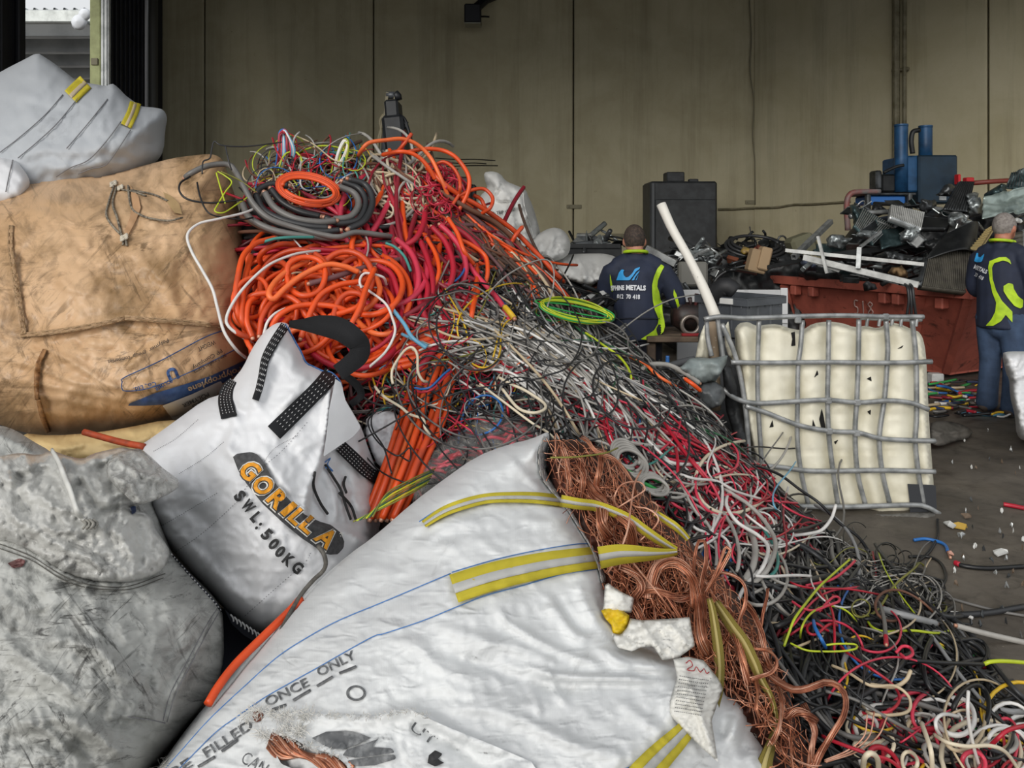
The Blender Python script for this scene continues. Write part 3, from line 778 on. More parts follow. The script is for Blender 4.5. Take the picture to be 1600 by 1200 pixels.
# --- dirty white bag with plastic liner
o5=[(-90,720),(0,722),(60,715),(140,722),(215,735),(245,800),(262,850),(275,875),(300,898),(330,927),(347,950),(350,985),(350,1030),(341,1077),(320,1104),(296,1130),(262,1172),(232,1205),(180,1262),(-90,1262)]
c5=[(-80,740,2.15),(100,720,2.25),(200,750,2.25),(250,850,2.15),(60,850,1.93),(-80,900,1.85),(150,950,1.80),(340,960,2.02),(345,1040,2.0),(200,1050,1.72),(0,1050,1.68),(100,1200,1.55),(-80,1240,1.5),(230,1200,1.68),(300,1120,1.85)]
fo5=[([(0,845),(45,862),(95,893),(130,908),(195,912),(258,890)],6,.02),([(0,868),(50,885),(110,915),(180,925)],6,-.014),([(345,950),(325,985),(295,1040),(272,1085),(260,1128),(232,1128)],6,.025),([(250,1125),(210,1118),(160,1122)],6,.015),([(60,1010),(110,1000),(160,1020),(190,1060)],11,.025),([(50,960),(110,950),(150,930)],9,-.015),([(0,1000),(70,1050),(130,1090)],12,.025),([(170,1000),(220,1040),(240,1090)],12,-.02),([(20,1140),(80,1120),(140,1140),(200,1180)],14,.03),([(0,920),(30,950),(70,950)],8,.018),([(250,960),(290,950),(325,940)],7,.012),([(110,1150),(140,1190),(150,1230)],12,-.02),([(0,1090),(40,1090),(80,1080)],10,-.015),([(210,940),(260,930),(310,915)],6,.012)]
W5 = Pillow(o5, c5, .7, 60, 5, fo5, [(.007, 22, 41), (.014, 70, 42), (.0035, 9, 43)], smooth=1)
b5=thing('bulk_bag','grimy scuffed white bulk bag tied off with clear plastic liner at the left front','bag',P(120,1262,1.9));W5.build('bag_body',M_bagD,b5)
for pth in([(345,952),(326,985),(297,1040),(274,1085),(261,1128)],[(340,950),(320,982),(290,1038),(266,1084),(255,1126)],[(258,1130),(240,1126),(200,1120)]):
    seam('stitching', pth, .8, W5.Y, .006, M_grth, b5, 40)
for pth in([(0,850),(50,870),(95,898),(130,912),(195,917),(258,896)],[(0,857),(50,876),(95,904),(135,918),(200,921),(255,903)]):
    seam('stitching', pth, .7, W5.Y, .006, mat('dark_thread', '#56544f', .8), b5, 50)
# black and white corner piping on its right rim
seam('piping',[(268,866),(285,885),(305,908),(330,935),(346,955)],1.7,W5.Y,.012,mat('dark_piping','#2b2e38',.8),b5,40)
seam('piping_stitch',[(268,866),(285,885),(305,908),(330,935),(346,955)],1.3,lambda x,y:W5.Y(x,y)-.014,.004,M_whth,b5,60,2)
# crumpled clear liner: two sheets
M_film = sack('milky_liner', '#aeaeaa', '#302f2d', .8, shade='#c6c6c2', wr=.6, wsc=10, rough=.18)
M_filmc = film('clear_liner', '#cccccc', .75, .16, milk='#bdbdb9', bump=.9, bsc=28)
o6=[(-70,722),(0,712),(33,707),(60,712),(80,703),(104,712),(129,718),(144,709),(168,703),(192,698),(206,702),(219,700),(234,712),(245,722),(256,733),(270,742),(281,751),(278,763),(256,776),(236,783),(216,790),(200,797),(236,802),(242,826),(254,842),(267,862),(258,890),(228,905),(192,912),(126,908),(90,893),(45,860),(0,842),(-70,850)]
c6=[(-60,730,2.02),(-60,840,1.9),(80,710,2.12),(200,705,2.2),(275,752,2.2),(120,800,1.9),(40,800,1.9),(60,860,1.86),(190,905,1.86),(255,860,2.0),(220,790,2.03),(160,760,1.98)]
fo6=[([(80,705),(95,740),(110,775),(128,812)],5,.035),([(35,735),(60,725),(100,735)],8,.03),([(35,735),(28,770),(50,800)],8,-.03),([(130,722),(170,716),(215,705)],6,.03),([(140,735),(190,725),(235,735)],7,-.025),([(160,800),(175,775),(215,770),(260,768)],6,.03),([(150,805),(180,795),(215,790)],5,-.03),([(180,730),(200,750),(235,770)],5,.02),([(130,820),(170,825),(200,850),(210,880)],8,.02),([(60,820),(100,830),(150,820)],7,.025),([(0,790),(40,820),(90,850),(160,880)],8,.02),([(60,770),(80,790),(110,800)],6,.025),([(0,740),(30,760),(50,750)],7,.03),([(120,750),(140,775),(150,800)],6,-.03)]
W6 = Pillow(o6, c6, .10, 16, 4, fo6, [(.012, 26, 51), (.005, 11, 52), (.02, 48, 53)], smooth=1)
ln = W6.build('plastic_liner', M_film, b5); ln['label'] = 'crumpled milky plastic liner'
p=spline([(81,703,0),(92,722,.02),(98,738,.03),(110,768,.03),(121,800,.02),(132,812,.0)],30)
bb=MB();bb.tube(P(p[:,0],p[:,1],W6.Y(p[:,0],p[:,1])-.012-p[:,2]),np.interp(np.arange(30),[0,10,29],[.006,.0085,.006]),8,.6);bb.build('tie',mat('white_tie','#c9c9c4',.5),b5,True)
for dx in (0, 6, 12, 18):
    pth=[(128+dx,812),(134+dx,818),(130+dx,826)];seam('tie_wrap',pth,2.2,W6.Y,.012,mat('tie_wrap%d'%dx,'#8d8b84',.7),b5,10)
o6b=[(170,712),(200,702),(222,704),(246,724),(270,744),(281,752),(277,764),(255,777),(215,792),(190,770),(165,745)]
W6b=Pillow(o6b,[(170,720,2.06),(275,752,2.12),(215,790,1.97),(200,705,2.13),(210,750,2.0)],.03,10,4,[([(180,715),(215,740),(265,752)],5,.02),([(175,745),(205,760),(220,788)],5,.02)],[(.014,16,61)])
ln2 = W6b.build('liner_flap', M_filmc, b5); ln2['label'] = 'clear plastic flap of the liner'
patch('blue_scrap',[[(204,792),(212,790),(213,800),(206,804)]],W6.Y,.012,mat('blue_scrap','#26385f',.6),b5,3)
patch('torn_hole',[[(12,880),(30,872),(40,876),(36,885),(20,888)]],W5.Y,.006,mat('maroon_show','#4a1c1e',.8,col2='#8d6a66',sc=90),b5,4)
# --- upright white bag with black straps
oG=[(431,505),(442,503),(452,507),(456,524),(463,535),(470,547),(475,558),(479,567),(490,573),(503,579),(515,583),(526,588),(533,595),(536,606),(537,620),(545,634),(556,652),(565,668),(575,700),(587,729),(593,744),(598,768),(601,810),(590,850),(545,920),(480,965),(428,988),(407,991),(392,985),(368,967),(345,946),(300,900),(266,862),(240,826),(225,780),(212,740),(216,698),(240,682),(275,657),(320,624),(347,616),(356,604),(366,591),(380,574),(393,546),(407,525),(420,512)]
cG=[(440,505,2.78),(380,600,2.62),(300,660,2.62),(225,710,2.55),(350,720,2.36),(450,620,2.52),(520,600,2.62),(530,680,2.56),(585,740,2.68),(595,810,2.66),(470,760,2.36),(400,850,2.26),(500,860,2.34),(300,850,2.40),(400,975,2.32),(270,820,2.45),(560,880,2.50)]
_edgeG=spline([(523,600),(514,640),(508,690),(500,720),(482,765),(475,800),(478,815),(500,822),(540,832),(575,850)],60)[:,:2]
_inG = np.vstack([_edgeG, [(640, 850), (640, 560), (560, 560)]])
def gstep(x, y):
    d, _ = polydist(_edgeG, x, y, False); i = inside(_inG, x, y)
    return np.where(i, -.085 * np.clip(d / 9, 0, 1), .0) + np.where(i, 0, .012 * np.exp(-(d / 8) ** 2))
foG=[([(342,612),(352,625),(370,640),(392,650)],8,-.035),([(275,657),(300,670),(330,660),(365,655)],9,.02),([(362,655),(350,680),(330,705)],9,-.03),([(370,640),(360,670),(357,700),(375,715)],10,.03),([(420,560),(408,590),(402,620),(390,640)],12,.035),([(450,530),(440,570),(425,610),(410,645)],12,-.02),([(480,580),(455,620),(430,640)],9,.02),([(515,600),(512,640),(508,680)],6,.03),([(405,690),(420,720),(440,750),(465,775)],12,.02),([(440,680),(460,710),(480,740)],10,-.015),([(280,740),(300,770),(330,790)],14,.015),([(250,790),(300,800),(340,830)],10,-.02),([(240,830),(290,860),(330,880)],11,.02),([(330,900),(370,930),(420,940),(450,930)],14,.018),([(470,880),(440,920),(420,960)],12,-.02),([(560,690),(568,730),(590,770)],7,.03),([(500,730),(520,770),(525,820)],5,.02),([(540,760),(560,790),(595,800)],8,.015),([(520,720),(545,760),(550,800)],6,-.02),([(310,690),(330,720),(350,760)],12,.012)]
WG = Pillow(oG, cG, .55, 34, 4, foG, [(.006, 24, 71), (.010, 70, 72)], smooth=1, extra=gstep)
bG=thing('bulk_bag','clean white bulk bag with black webbing loops and yellow lettering on a black badge','bag',P(430,990,2.4));WG.build('bag_body',M_bagG,bG)
# stand-up corner flap on the right
fl_=patch('corner_flap',[[(524,592),(533,598),(540,626),(564,668),(552,682),(505,714),(510,680),(514,640)]],lambda x,y:WG.D(x,y)-.02+.0006*(np.asarray(x)-520),.012,M_bagG,bG,5)
# straps
def strapG(pth, wd, name='strap', off=.008, n=30):
    st = ribbon(name, pth, wd, WG.Y, off, M_blk, bG, n, 6)
    for s in (-.32, -.1, .1, .32): 
        p, nn, w_ = ribbon_poly(pth, wd, n * 2); q = p + nn * (w_ * s)[:, None]
        seam('stitching', np.column_stack([q[::4]]), .55, WG.Y, off + .008, M_whth, st, 44, 2)
    return st
strapG([(446, 508), (428, 535), (415, 560), (410, 585), (405, 607), (399, 625)], [15, 14, 12, 11])
strapG([(364, 594), (355, 608), (352, 625), (358, 652)], [12, 20, 24, 26])
strapG([(519, 583), (500, 605), (470, 635), (428, 676)], [27, 26, 27, 28])
strapG([(532, 697), (552, 716), (572, 735), (590, 748)], [20, 21, 21, 19], off=.02)
# free loop
lp=[(452,506,2.74),(470,507,2.68),(500,508,2.58),(530,514,2.50),(552,528,2.46),(562,540,2.46),(560,556,2.47),(545,570,2.50),(528,582,2.52)]
def freeband(name, pts, wpx, m, parent, n=40, tw=None, th=.004, lo=-.5, hi=.5, dy=0.0):
    q = spline(pts, n); xy = q[:, :2]
    t=np.gradient(xy,axis=0);t/=np.linalg.norm(t,axis=1,keepdims=True);nn=np.stack([-t[:,1],t[:,0]],1)
    wd = np.interp(np.linspace(0, 1, n), np.linspace(0, 1, len(wpx)), wpx)
    vs = []
    for s in (lo, hi):
        e=xy+nn*(wd*s)[:,None];vs.append(P(e[:,0],e[:,1],q[:,2]-dy+(0 if tw is None else tw*s)))
    A, B = vs; up = np.array([0, -th, 0])
    V = np.vstack([A, B, A + up, B + up]); f = []
    for i in range(n - 1):
        f+=[(i,i+1,n+i+1,n+i)[::-1],(2*n+i,2*n+i+1,3*n+i+1,3*n+i),(i,i+1,2*n+i+1,2*n+i),(n+i+1,n+i,3*n+i,3*n+i+1)]
    f += [(0, n, 3 * n, 2 * n), (n - 1, 3 * n - 1, 4 * n - 1, 2 * n - 1)]
    L = np.concatenate([[0], np.cumsum(np.linalg.norm(np.diff(xy, axis=0), axis=1))]) / 100
    uv = np.vstack([np.stack([L, 0 * L], 1), np.stack([L, 0 * L + 1], 1)] * 2)
    return obj(name, V, f, m, parent, True, uv=uv)
freeband('loop', lp, [10, 18, 30, 36, 36, 34, 32, 28, 26], M_blk, bG, tw=.08)
freeband('loop',[(536,585,2.60),(552,596,2.62),(562,608,2.64),(564,618,2.66),(556,626,2.68),(548,632,2.7)],[10,12,12,11,10],M_blk,bG,24,tw=.03)
# blue hem stitching and rim
seam('hem_stitch',[(446,507),(455,522),(463,537),(470,549),(478,566),(490,573),(505,580)],1.3,WG.Y,.014,M_blue,bG,40)
seam('hem_stitch',[(512,580),(520,584),(528,592),(533,602),(533,612)],1.6,WG.Y,.02,M_blue,bG,24)
seam('blue_thread',[(508,722),(516,716),(512,726),(520,736),(508,730)],1.0,WG.Y,.02,M_blue,bG,30)
for pth in([(492,738),(490,760),(500,785),(512,803)],[(508,726),(520,745),(532,765),(540,790),(548,812)],[(540,745),(537,757),(541,770)],[(530,770),(548,790),(556,812)]):
    seam('dark_cord',pth,2.2,WG.Y,.02,mat('dark_cord%d'%len(bpy.data.materials),'#2c2b2b',.8),bG,24)
for pth in([(240,705),(275,685),(310,655)],[(280,740),(320,715),(350,690)],[(480,660),(440,705),(405,735),(375,775)],[(245,826),(290,800),(340,770)],[(275,862),(320,830),(375,780)],[(383,962),(430,920),(475,880),(486,863)],[(465,680),(430,700),(412,722)]):
    seam('weave_line',pth,.5,WG.Y,.006,mat('weave_line%d'%len(bpy.data.materials),'#55555c',.8),bG,90,2)
# badge
badge=[(364,714),(370,709),(392,706),(402,710),(411,720),(428,752),(440,768),(456,785),(476,804),(500,815),(517,820),(532,832),(538,846),(537,856),(528,866),(514,867),(503,862),(470,840),(440,815),(410,787),(386,757),(372,735)]
M_badge = mat('badge_black', '#39393a', .75, col2='#4c4c4e', sc=70)
bd = patch('badge', [badge], WG.Y, .016, M_badge, bG, 4)
M_gold=mat('letter_gold','#e39a1c',.6,col2='#cf8a1a',sc=60);M_lwhite=mat('letter_white','#e2e0da',.6)
GL=[('G',(386,733),25,31,40),('O',(407,756),27,30,44),('R',(430,778),24,29,43),('I',(447,793),10,27,43),('L',(461,805),18,27,42),('L',(479,818),20,27,40),('A',(506,838),28,30,39)]
for lay,off,bold,m_ in(('outline',.020,.11,M_lwhite),('shadow',.023,.06,M_badge),('letter',.026,.03,M_gold)):
    for ch, (cx_, cy_), wd, ht, an in GL:
        a_ = math.radians(an); d = np.array([math.cos(a_), math.sin(a_)]); n = np.array([d[1], -d[0]])
        g = {'outline': 1.14, 'shadow': 1.06, 'letter': 1.0}[lay]
        ctr=np.array([cx_+3,cy_+1.5]);a=ctr-d*wd/2*g-n*ht/2*(.9 if lay=='letter' else .95);bb_=a+d*wd*g
        o = lettering(lay, [text_line(ch, a, bb_, ht * .92, 1, bold, .12)], WG.Y, off, m_, bd)
th = np.linspace(0, 2 * math.pi, 20)
lettering('registered_mark', [text_line('R', (529, 836), (533, 839), 5, 1, .02)], WG.Y, .016, M_lwhite, bd)
seam('registered_ring',np.stack([531.5+4*np.cos(th),835.5+4*np.sin(th)],1),.5,WG.Y,.012,M_lwhite,bd,30)
SW=[('S',(375,775),11,50),('W',(388,791),16,50),('L',(400,808),9,49),(':',(406,820),4,47),('5',(417,835),11,45),('0',(428,850),11,44),('0',(438,862),11,42),('K',(451,875),13,41),('G',(465,887),13,40)]
for ch, (cx_, cy_), wd, an in SW:
    a_=math.radians(an);d=np.array([math.cos(a_),math.sin(a_)]);n=np.array([d[1],-d[0]]);ht=17 if ch!=':' else 17
    wd *= 1.12; a = np.array([cx_, cy_]) - d * wd / 2 - n * ht / 2
    lettering('lettering', [text_line(ch, a, a + d * wd, ht, 1, .05)], WG.Y, .012, M_ink, bG)
# skirt below: dark striped lining at its foot
patch('striped_skirt',[[(350,950),(362,962),(385,983),(407,992),(400,1004),(380,992),(362,975)]],lambda x,y:2.36+0*x,0,mat('dark_lining','#2a2d36',.8),bG,4)
for i in range(8):
    x0 = 360 + i * 6; y0 = 960 + i * 4.0
    seam('lining_stripe',[(x0,y0),(x0+4,y0+5),(x0+5,y0+11)],1.3,lambda x,y:2.33+0*x,.0,M_whth,bG,8)

# --- the big open bag in front
oF=[(855,674),(859,680),(856,700),(853,714),(856,741),(870,762),(888,780),(900,798),(918,828),(933,852),(945,882),(951,905),(950,925),(956,945),(985,985),(1040,1010),(1085,1030),(1110,1050),(1132,1071),(1160,1096),(1178,1118),(1192,1132),(1185,1145),(1205,1165),(1225,1190),(1262,1270),(170,1270),(225,1218),(250,1196),(299,1128),(345,1076),(380,1034),(407,1004),(455,953),(500,906),(545,866),(584,839),(645,785),(696,747),(744,713),(792,695),(834,685)]
cF=[(855,676,2.30),(855,740,2.28),(900,800,2.14),(948,900,1.98),(700,760,2.12),(600,835,2.08),(500,910,1.98),(750,850,1.92),(850,830,2.02),(700,930,1.76),(850,960,1.78),(400,1020,1.86),(550,1020,1.66),(350,1080,1.78),(260,1190,1.62),(450,1120,1.56),(700,1060,1.58),(900,1060,1.64),(1050,1020,1.76),(1180,1130,1.74),(1220,1200,1.70),(700,1200,1.42),(1000,1200,1.48),(450,1250,1.44),(1000,960,1.88)]
foF=[([(830,690),(838,715),(852,750),(872,775)],8,.03),([(800,715),(830,740),(860,765),(880,790)],9,-.02),([(792,720),(810,728),(850,770)],7,.02),([(680,785),(760,770),(840,770)],10,.012),([(600,835),(680,820),(760,815)],12,.012),([(850,940),(875,960),(900,990),(925,1000)],10,.025),([(900,905),(915,945),(935,975)],9,.025),([(870,930),(890,965),(920,990)],8,-.02),([(775,940),(790,970),(830,995),(880,1020),(940,1040)],7,.02),([(680,980),(760,1000),(830,1020),(880,1045)],12,.02),([(690,1020),(760,1040),(840,1070),(920,1080)],11,-.02),([(820,1035),(860,1055),(940,1060),(1055,1062)],7,.03),([(940,1010),(960,1030),(990,1040),(1040,1045)],8,.03),([(980,1040),(1030,1060),(1070,1050)],8,-.02),([(680,1065),(760,1090),(850,1110)],12,.015),([(700,1100),(800,1120),(900,1165),(980,1185)],11,.022),([(820,1060),(835,1090),(845,1120)],6,.01),([(852,1040),(870,1080),(885,1100)],6,.012),([(590,995),(650,1010),(700,1050),(760,1060)],12,.015),([(560,1130),(640,1112),(700,1140),(800,1180)],9,.022),([(640,1130),(700,1160),(760,1200)],12,-.02),([(480,930),(560,905),(640,890)],14,.01),([(640,860),(700,850),(780,845)],12,.012),([(660,850),(690,830),(720,825)],6,.01),([(890,850),(850,855),(800,852)],7,.015),([(900,790),(880,810),(850,815),(810,810)],8,.018),([(1150,1075),(1155,1110),(1140,1160)],9,.03),([(1170,1100),(1165,1140),(1160,1180)],8,-.03),([(1135,1080),(1130,1120),(1125,1160)],8,-.02),([(300,1135),(380,1080),(470,1030)],14,.01),([(960,1090),(1000,1120),(1040,1150)],10,.015),([(1060,1060),(1045,1100),(1050,1130)],8,.025)]
WF = Pillow(oF, cF, .6, 40, 5, foF, [(.004, 24, 81), (.008, 80, 82), (.002, 9, 83)], smooth=1)
bF=thing('bulk_bag','large white bulk bag in front spilling copper strands, yellow straps and worn black print','bag',P(700,1270,1.7));WF.build('bag_body',M_bagA,bF)
# rim seam along the mouth
mouth=[(856,682),(850,700),(849,718),(853,742),(868,764),(886,783),(898,800),(916,830),(930,853),(942,884),(948,910)]
for k in(0,4,8):seam('rim_stitch',[(x-1-k*.8,y+k*.3)for x,y in mouth],.6,WF.Y,.034,mat('rim_thread%d'%k,'#b9b4ab',.8),bF,60,3)
ribbon('rim_hem',[(x-4 if y>760 else x-3,y)for x,y in mouth],[8,9,9,9,8],WF.Y,.02,M_bagA,bF,50,4,th=.01)
YF = WF.Y
def clampx(f, lim): return f
# two strap ends sewn on, running over the rim into the copper
LX = [(662, 819), (690, 801), (720, 789), (760, 779), (800, 777), (840, 778), (880, 783)]
def bandF(pth, wd, free=None):
    st = ribbon('strap', pth, wd, YF, .014, M_yel, bF, 40, 6)
    ribbon('stripe', pth, wd, YF, .0185, M_wweb, st, 40, 3, -.16, .16, .002)
    return st
bandF(LX, [12, 16, 17, 16, 17, 18, 18])
BX = [(709, 920), (745, 908), (780, 898), (820, 889), (860, 881), (900, 875), (942, 870)]
bandF(BX, [46, 45, 44, 42, 39, 36, 34])
def freestrap(pts, wd, m=None, n=40, tw=.02):
    a = freeband('strap', pts, wd, m or M_yel, bF, n, tw)
    freeband('stripe',pts,wd,M_wweb if m is None else mat('olive_pale%d'%len(bpy.data.materials),'#a89a63',.8),a,n,tw,.002,-.15,.15,.005)
freestrap([(876,782,2.08),(905,787,2.07),(930,790,2.09),(960,800,2.08),(985,812,2.07),(1010,830,2.06),(1035,847,2.06),(1056,859,2.06)],[18,17,16,15,15,15,14,10])
freestrap([(936,871,1.925),(965,866,1.94),(990,865,1.95),(1015,865,1.97),(1040,864,2.0),(1058,862,2.03)],[34,32,28,22,15,9])
freestrap([(1022,800,2.14),(1040,812,2.12),(1055,822,2.1),(1066,832,2.1),(1075,842,2.1)],[9,11,12,11,8])
freestrap([(1118,940,1.96),(1128,955,1.95),(1145,980,1.93),(1162,1003,1.9),(1178,1035,1.87),(1188,1060,1.85),(1202,1085,1.83),(1210,1110,1.8),(1211,1135,1.76),(1205,1160,1.72),(1195,1190,1.68),(1185,1240,1.65)],[12,17,19,18,17,12,9,8,13,20,30,34],M_oliv,50)
freestrap([(1108,935,1.92),(1113,955,1.90),(1120,1000,1.86),(1124,1040,1.82),(1123,1075,1.76),(1118,1100,1.73),(1112,1130,1.72)],[9,13,16,16,14,12,8],M_oliv,40)
bandF([(1072, 1140), (1055, 1158), (1035, 1178), (1010, 1205), (985, 1235)], [30, 38, 44, 48, 50])
# blue guide stitches
for pth in([(704,896),(680,906),(600,940),(530,969),(480,996),(434,1026),(380,1074),(326,1125),(277,1180),(250,1210)],[(706,894),(760,878),(800,868),(850,858),(902,850),(930,850)],[(936,889),(880,897),(816,915),(760,930),(714,948),(660,970),(600,990),(584,994),(540,1018),(500,1041),(455,1066),(410,1092),(370,1120),(335,1146),(281,1200)],[(655,815),(680,799),(715,784),(760,774)],[(1068,1128),(1040,1165),(1010,1188),(975,1202)],[(850,776),(870,773),(885,778)]):
    seam('blue_stitch', pth, .8, YF, .004, M_blue, bF, 80)
# print
IT=[text_line('ONCE',(418,1104),(484,1071),14),text_line('ONLY',(499,1057),(557,1028),14),text_line('FILLED',(323,1184),(396,1137),15),text_line('BE',(270,1216),(302,1196),15)]
lettering('lettering', IT, YF, .005, M_ink2, bF)
IT=[text_line('CAN',(375,1190),(410,1212),20,1,.0),text_line('UT',(640,1140),(676,1165),15,1,.0)]
lettering('lettering', IT, YF, .016, M_ink2, bF)
for a,b_ in(((458,1094),(485,1078)),((495,1072),(520,1057)),((530,1052),(557,1041)),((346,1174),(371,1156)),((309,1198),(336,1182)),((424,1109),(447,1101))):
    ribbon('printed_dash',[a,((a[0]+b_[0])/2,(a[1]+b_[1])/2),b_],[4.2],YF,.0045,M_ink2,bF,8,3,th=.0005)
th = np.linspace(0, 2 * math.pi, 24)
ribbon('printed_ring',np.stack([556+13.5*np.cos(th),1083+10.5*np.sin(th)],1),[3.5],YF,.0045,M_ink2,bF,40,3,th=.0005)
# torn second skin over the lower part, frayed along its edge
oT=[(372,1262),(384,1215),(404,1180),(412,1150),(400,1125),(400,1110),(426,1114),(484,1114),(542,1117),(585,1119),(615,1113),(642,1109),(668,1122),(702,1137),(760,1160),(830,1190),(880,1262)]
tear=[(424,1166),(430,1157),(437,1149),(448,1150),(460,1155),(480,1166),(494,1172),(510,1175),(528,1184),(542,1196),(544,1206),(520,1212),(470,1206),(440,1194)]
v, T = tri(oT, 5, [tear]); Yv = YF(v[:, 0], v[:, 1]) - .012 - .006 * crumple(v[:, 0], v[:, 1], 30, 91)
d, _ = polydist(tear, v[:, 0], v[:, 1]); Yv -= .012 * np.exp(-(d / 8) ** 2)
T=np.array(T);e1=v[T[:,1]]-v[T[:,0]];e2=v[T[:,2]]-v[T[:,0]];flp=(e1[:,0]*e2[:,1]-e1[:,1]*e2[:,0])>0;T[flp]=T[flp][:,[0,2,1]]
obj('torn_outer_skin', P(v[:, 0], v[:, 1], Yv), T, M_bagA, bF, True, uv=v / 1000)
M_fray = mat('frayed_fibre', '#dcdad4', .7)
def fray(pts, n, Lr, seed, name='frayed_edge', m=M_fray, off=.02, rr=.45):
    r = np.random.default_rng(seed); p = spline(pts, 200)[:, :2]; A = []
    for _ in range(n):
        c=p[r.integers(200)]+r.normal(0,1.5,2);an=r.uniform(0,2*math.pi);L=r.uniform(*Lr);bend=r.normal(0,.6)
        k = np.linspace(0, 1, 5); an2 = an + bend * k
        q = c + np.stack([np.cumsum(np.cos(an2)), np.cumsum(np.sin(an2))], 1) * L / 5
        A.append(P(q[:, 0], q[:, 1], YF(q[:, 0], q[:, 1]) - off - r.uniform(0, .015) * k))
    V, fs = tubes(np.array(A), rr * 1.5 / F, 3); K, M_, _ = V.shape; fs = [f for f in fs if len(f) == 4]
    fc = (np.array(fs)[None] + (np.arange(K) * M_)[:, None, None]).reshape(-1, 4)
    o = obj(name, V.reshape(-1, 3), fc, m, bF); o['kind'] = 'stuff'; return o
fray([(378, 1124), (397, 1111), (426, 1115), (484, 1115)], 220, (6, 18), 1)
fray([(440, 1130), (470, 1140), (420, 1150), (400, 1140)], 170, (6, 20), 2)
fray([(484, 1115), (542, 1118), (590, 1119), (642, 1110), (670, 1122)], 160, (3, 9), 3)
fray([(424, 1166), (437, 1150), (470, 1160), (510, 1176), (542, 1196)], 170, (4, 12), 4)
fray([(262, 1185), (250, 1200), (240, 1215)], 60, (4, 14), 5)
patch('small_hole',[[(396,1112),(404,1108),(412,1117),(408,1126),(399,1129),(394,1120)]],YF,.017,mat('hole_brown','#4a2620',.9,col2='#9a6a58',sc=200),bF,3)
# grey printed emblem on the torn skin
YT = lambda x, y: YF(x, y) - .012 - .006 * crumple(np.asarray(x), np.asarray(y), 30, 91)
for pl in([(487,1153),(510,1143),(540,1142),(565,1147),(580,1153),(556,1164),(536,1171),(516,1169),(503,1163)],[(542,1171),(570,1162),(592,1154),(580,1167),(612,1169),(617,1176),(590,1180),(556,1184),(535,1180)],[(550,1187),(585,1182),(617,1179),(619,1186),(585,1196),(545,1198),(530,1192)]):
    patch('printed_emblem', [pl], YT, .006, M_ink2, bF, 4)
for i,pl in enumerate(([(670,1180),(680,1172),(692,1178),(684,1186),(694,1192),(680,1198),(668,1192)],)):
    patch('printed_scribble', [pl], YT, .006, M_ink, bF, 4)
# copper braid bulging through the tear
M_cu=NT('bright_copper');M_cu.b.inputs['Metallic'].default_value=.6;M_cu.b.inputs['Roughness'].default_value=.42
M_cu.link(M_cu.mix(M_cu.ramp(M_cu.noise(M_cu.coord(),30,4),[(.35,0.0),(.7,1.0)]),rgb('#dc9a78'),rgb('#b06a4c')),M_cu.b.inputs['Base Color']);M_cu=M_cu.m
M_cud = mat('dull_copper', '#a86a50', .5, .55, col2='#6d3b2b', sc=25)
M_cup = mat('pale_copper', '#d3a48c', .45, .4, col2='#a66a4f', sc=25)
t=thing('copper_braid','bright copper braid bulging through the tear at the bottom of the front bag','cable',P(485,1205,1.5))
for k in range(34):
    a = k / 34 * 2 * math.pi; u = np.linspace(0, 1, 16)
    cx_=420+130*u;cy_=1160+46*u;rr=(12+8*np.sin(u*9+.5))*(.8+.25*math.sin(k*7))
    ang = a + u * 5
    px = cx_ - .33 * rr * np.sin(ang); py = cy_ + .94 * rr * np.sin(ang)
    bb=MB();bb.tube(P(px,py,YF(px,py)-.012-rr*np.cos(ang)*1.4/F),1.9*1.45/F,4);bb.build('strand',(M_cu,M_cup,M_cud)[k%3],t,True)
# folded paper labels at the mouth
M_paper = sack('creased_paper', '#dddcd6', '#777777', .1, shade='#d2d1cb', wr=.8, wsc=12, rough=.5)
def flap(name, outline, ctrl, m, crum=.008, step=4, label=None, th=.012, fo=()):
    W=Pillow(outline,ctrl,th,5,step,fo,[(crum,16,len(bpy.data.objects)),(crum*.5,7,3)],smooth=0)
    o = W.build(name, m, bF); 
    if label: o['label'] = label
    return W
flap('label_flap',[(945,915),(950,910),(957,916),(975,927),(991,934),(987,958),(972,956),(940,958),(943,945)],[(945,915,1.93),(990,935,1.93),(987,957,1.9),(942,956,1.88),(965,935,1.88)],M_paper)
flap('yellow_pouch',[(939,954),(948,950),(963,949),(972,953),(984,962),(981,976),(976,988),(968,992),(957,989),(955,977),(945,966)],[(940,955,1.86),(975,955,1.88),(968,990,1.82),(960,970,1.85)],mat('yellow_label','#e2c11a',.45,col2='#c9a612',sc=30),.012,label='bright yellow label pouch')
flap('label_flap',[(985,966),(1002,969),(1040,967),(1078,964),(1081,985),(1086,1009),(1060,1028),(1035,1032),(1020,1010),(1000,1012),(988,1018),(965,1012),(955,990),(970,992),(980,980)],[(985,968,1.84),(1078,965,1.84),(1086,1009,1.78),(1035,1032,1.72),(965,1012,1.72),(1020,990,1.76)],M_paper,.013,fo=[([(1000,975),(1020,1000),(1034,1030)],5,.02),([(1040,975),(1060,990),(1075,1010)],5,.015)])
Wl=flap('label_flap',[(1052,1030),(1075,1026),(1100,1032),(1110,1045),(1122,1060),(1130,1075),(1121,1100),(1112,1126),(1118,1165),(1122,1191),(1098,1170),(1070,1142),(1043,1114),(1050,1085),(1058,1060)],[(1055,1032,1.70),(1110,1040,1.73),(1128,1075,1.70),(1043,1114,1.60),(1121,1190,1.56),(1085,1090,1.61)],M_paper,.007,fo=[([(1065,1040),(1085,1090),(1115,1180)],5,.02)])
for i in range(11):
    y=1056+i*5.5;seam('small_print',[(1062-i*.8,y),(1085-i*.5,y+4),(1108-i*1.2,y+7)],.55,Wl.Y,.006,M_ink2,bF,60,3)
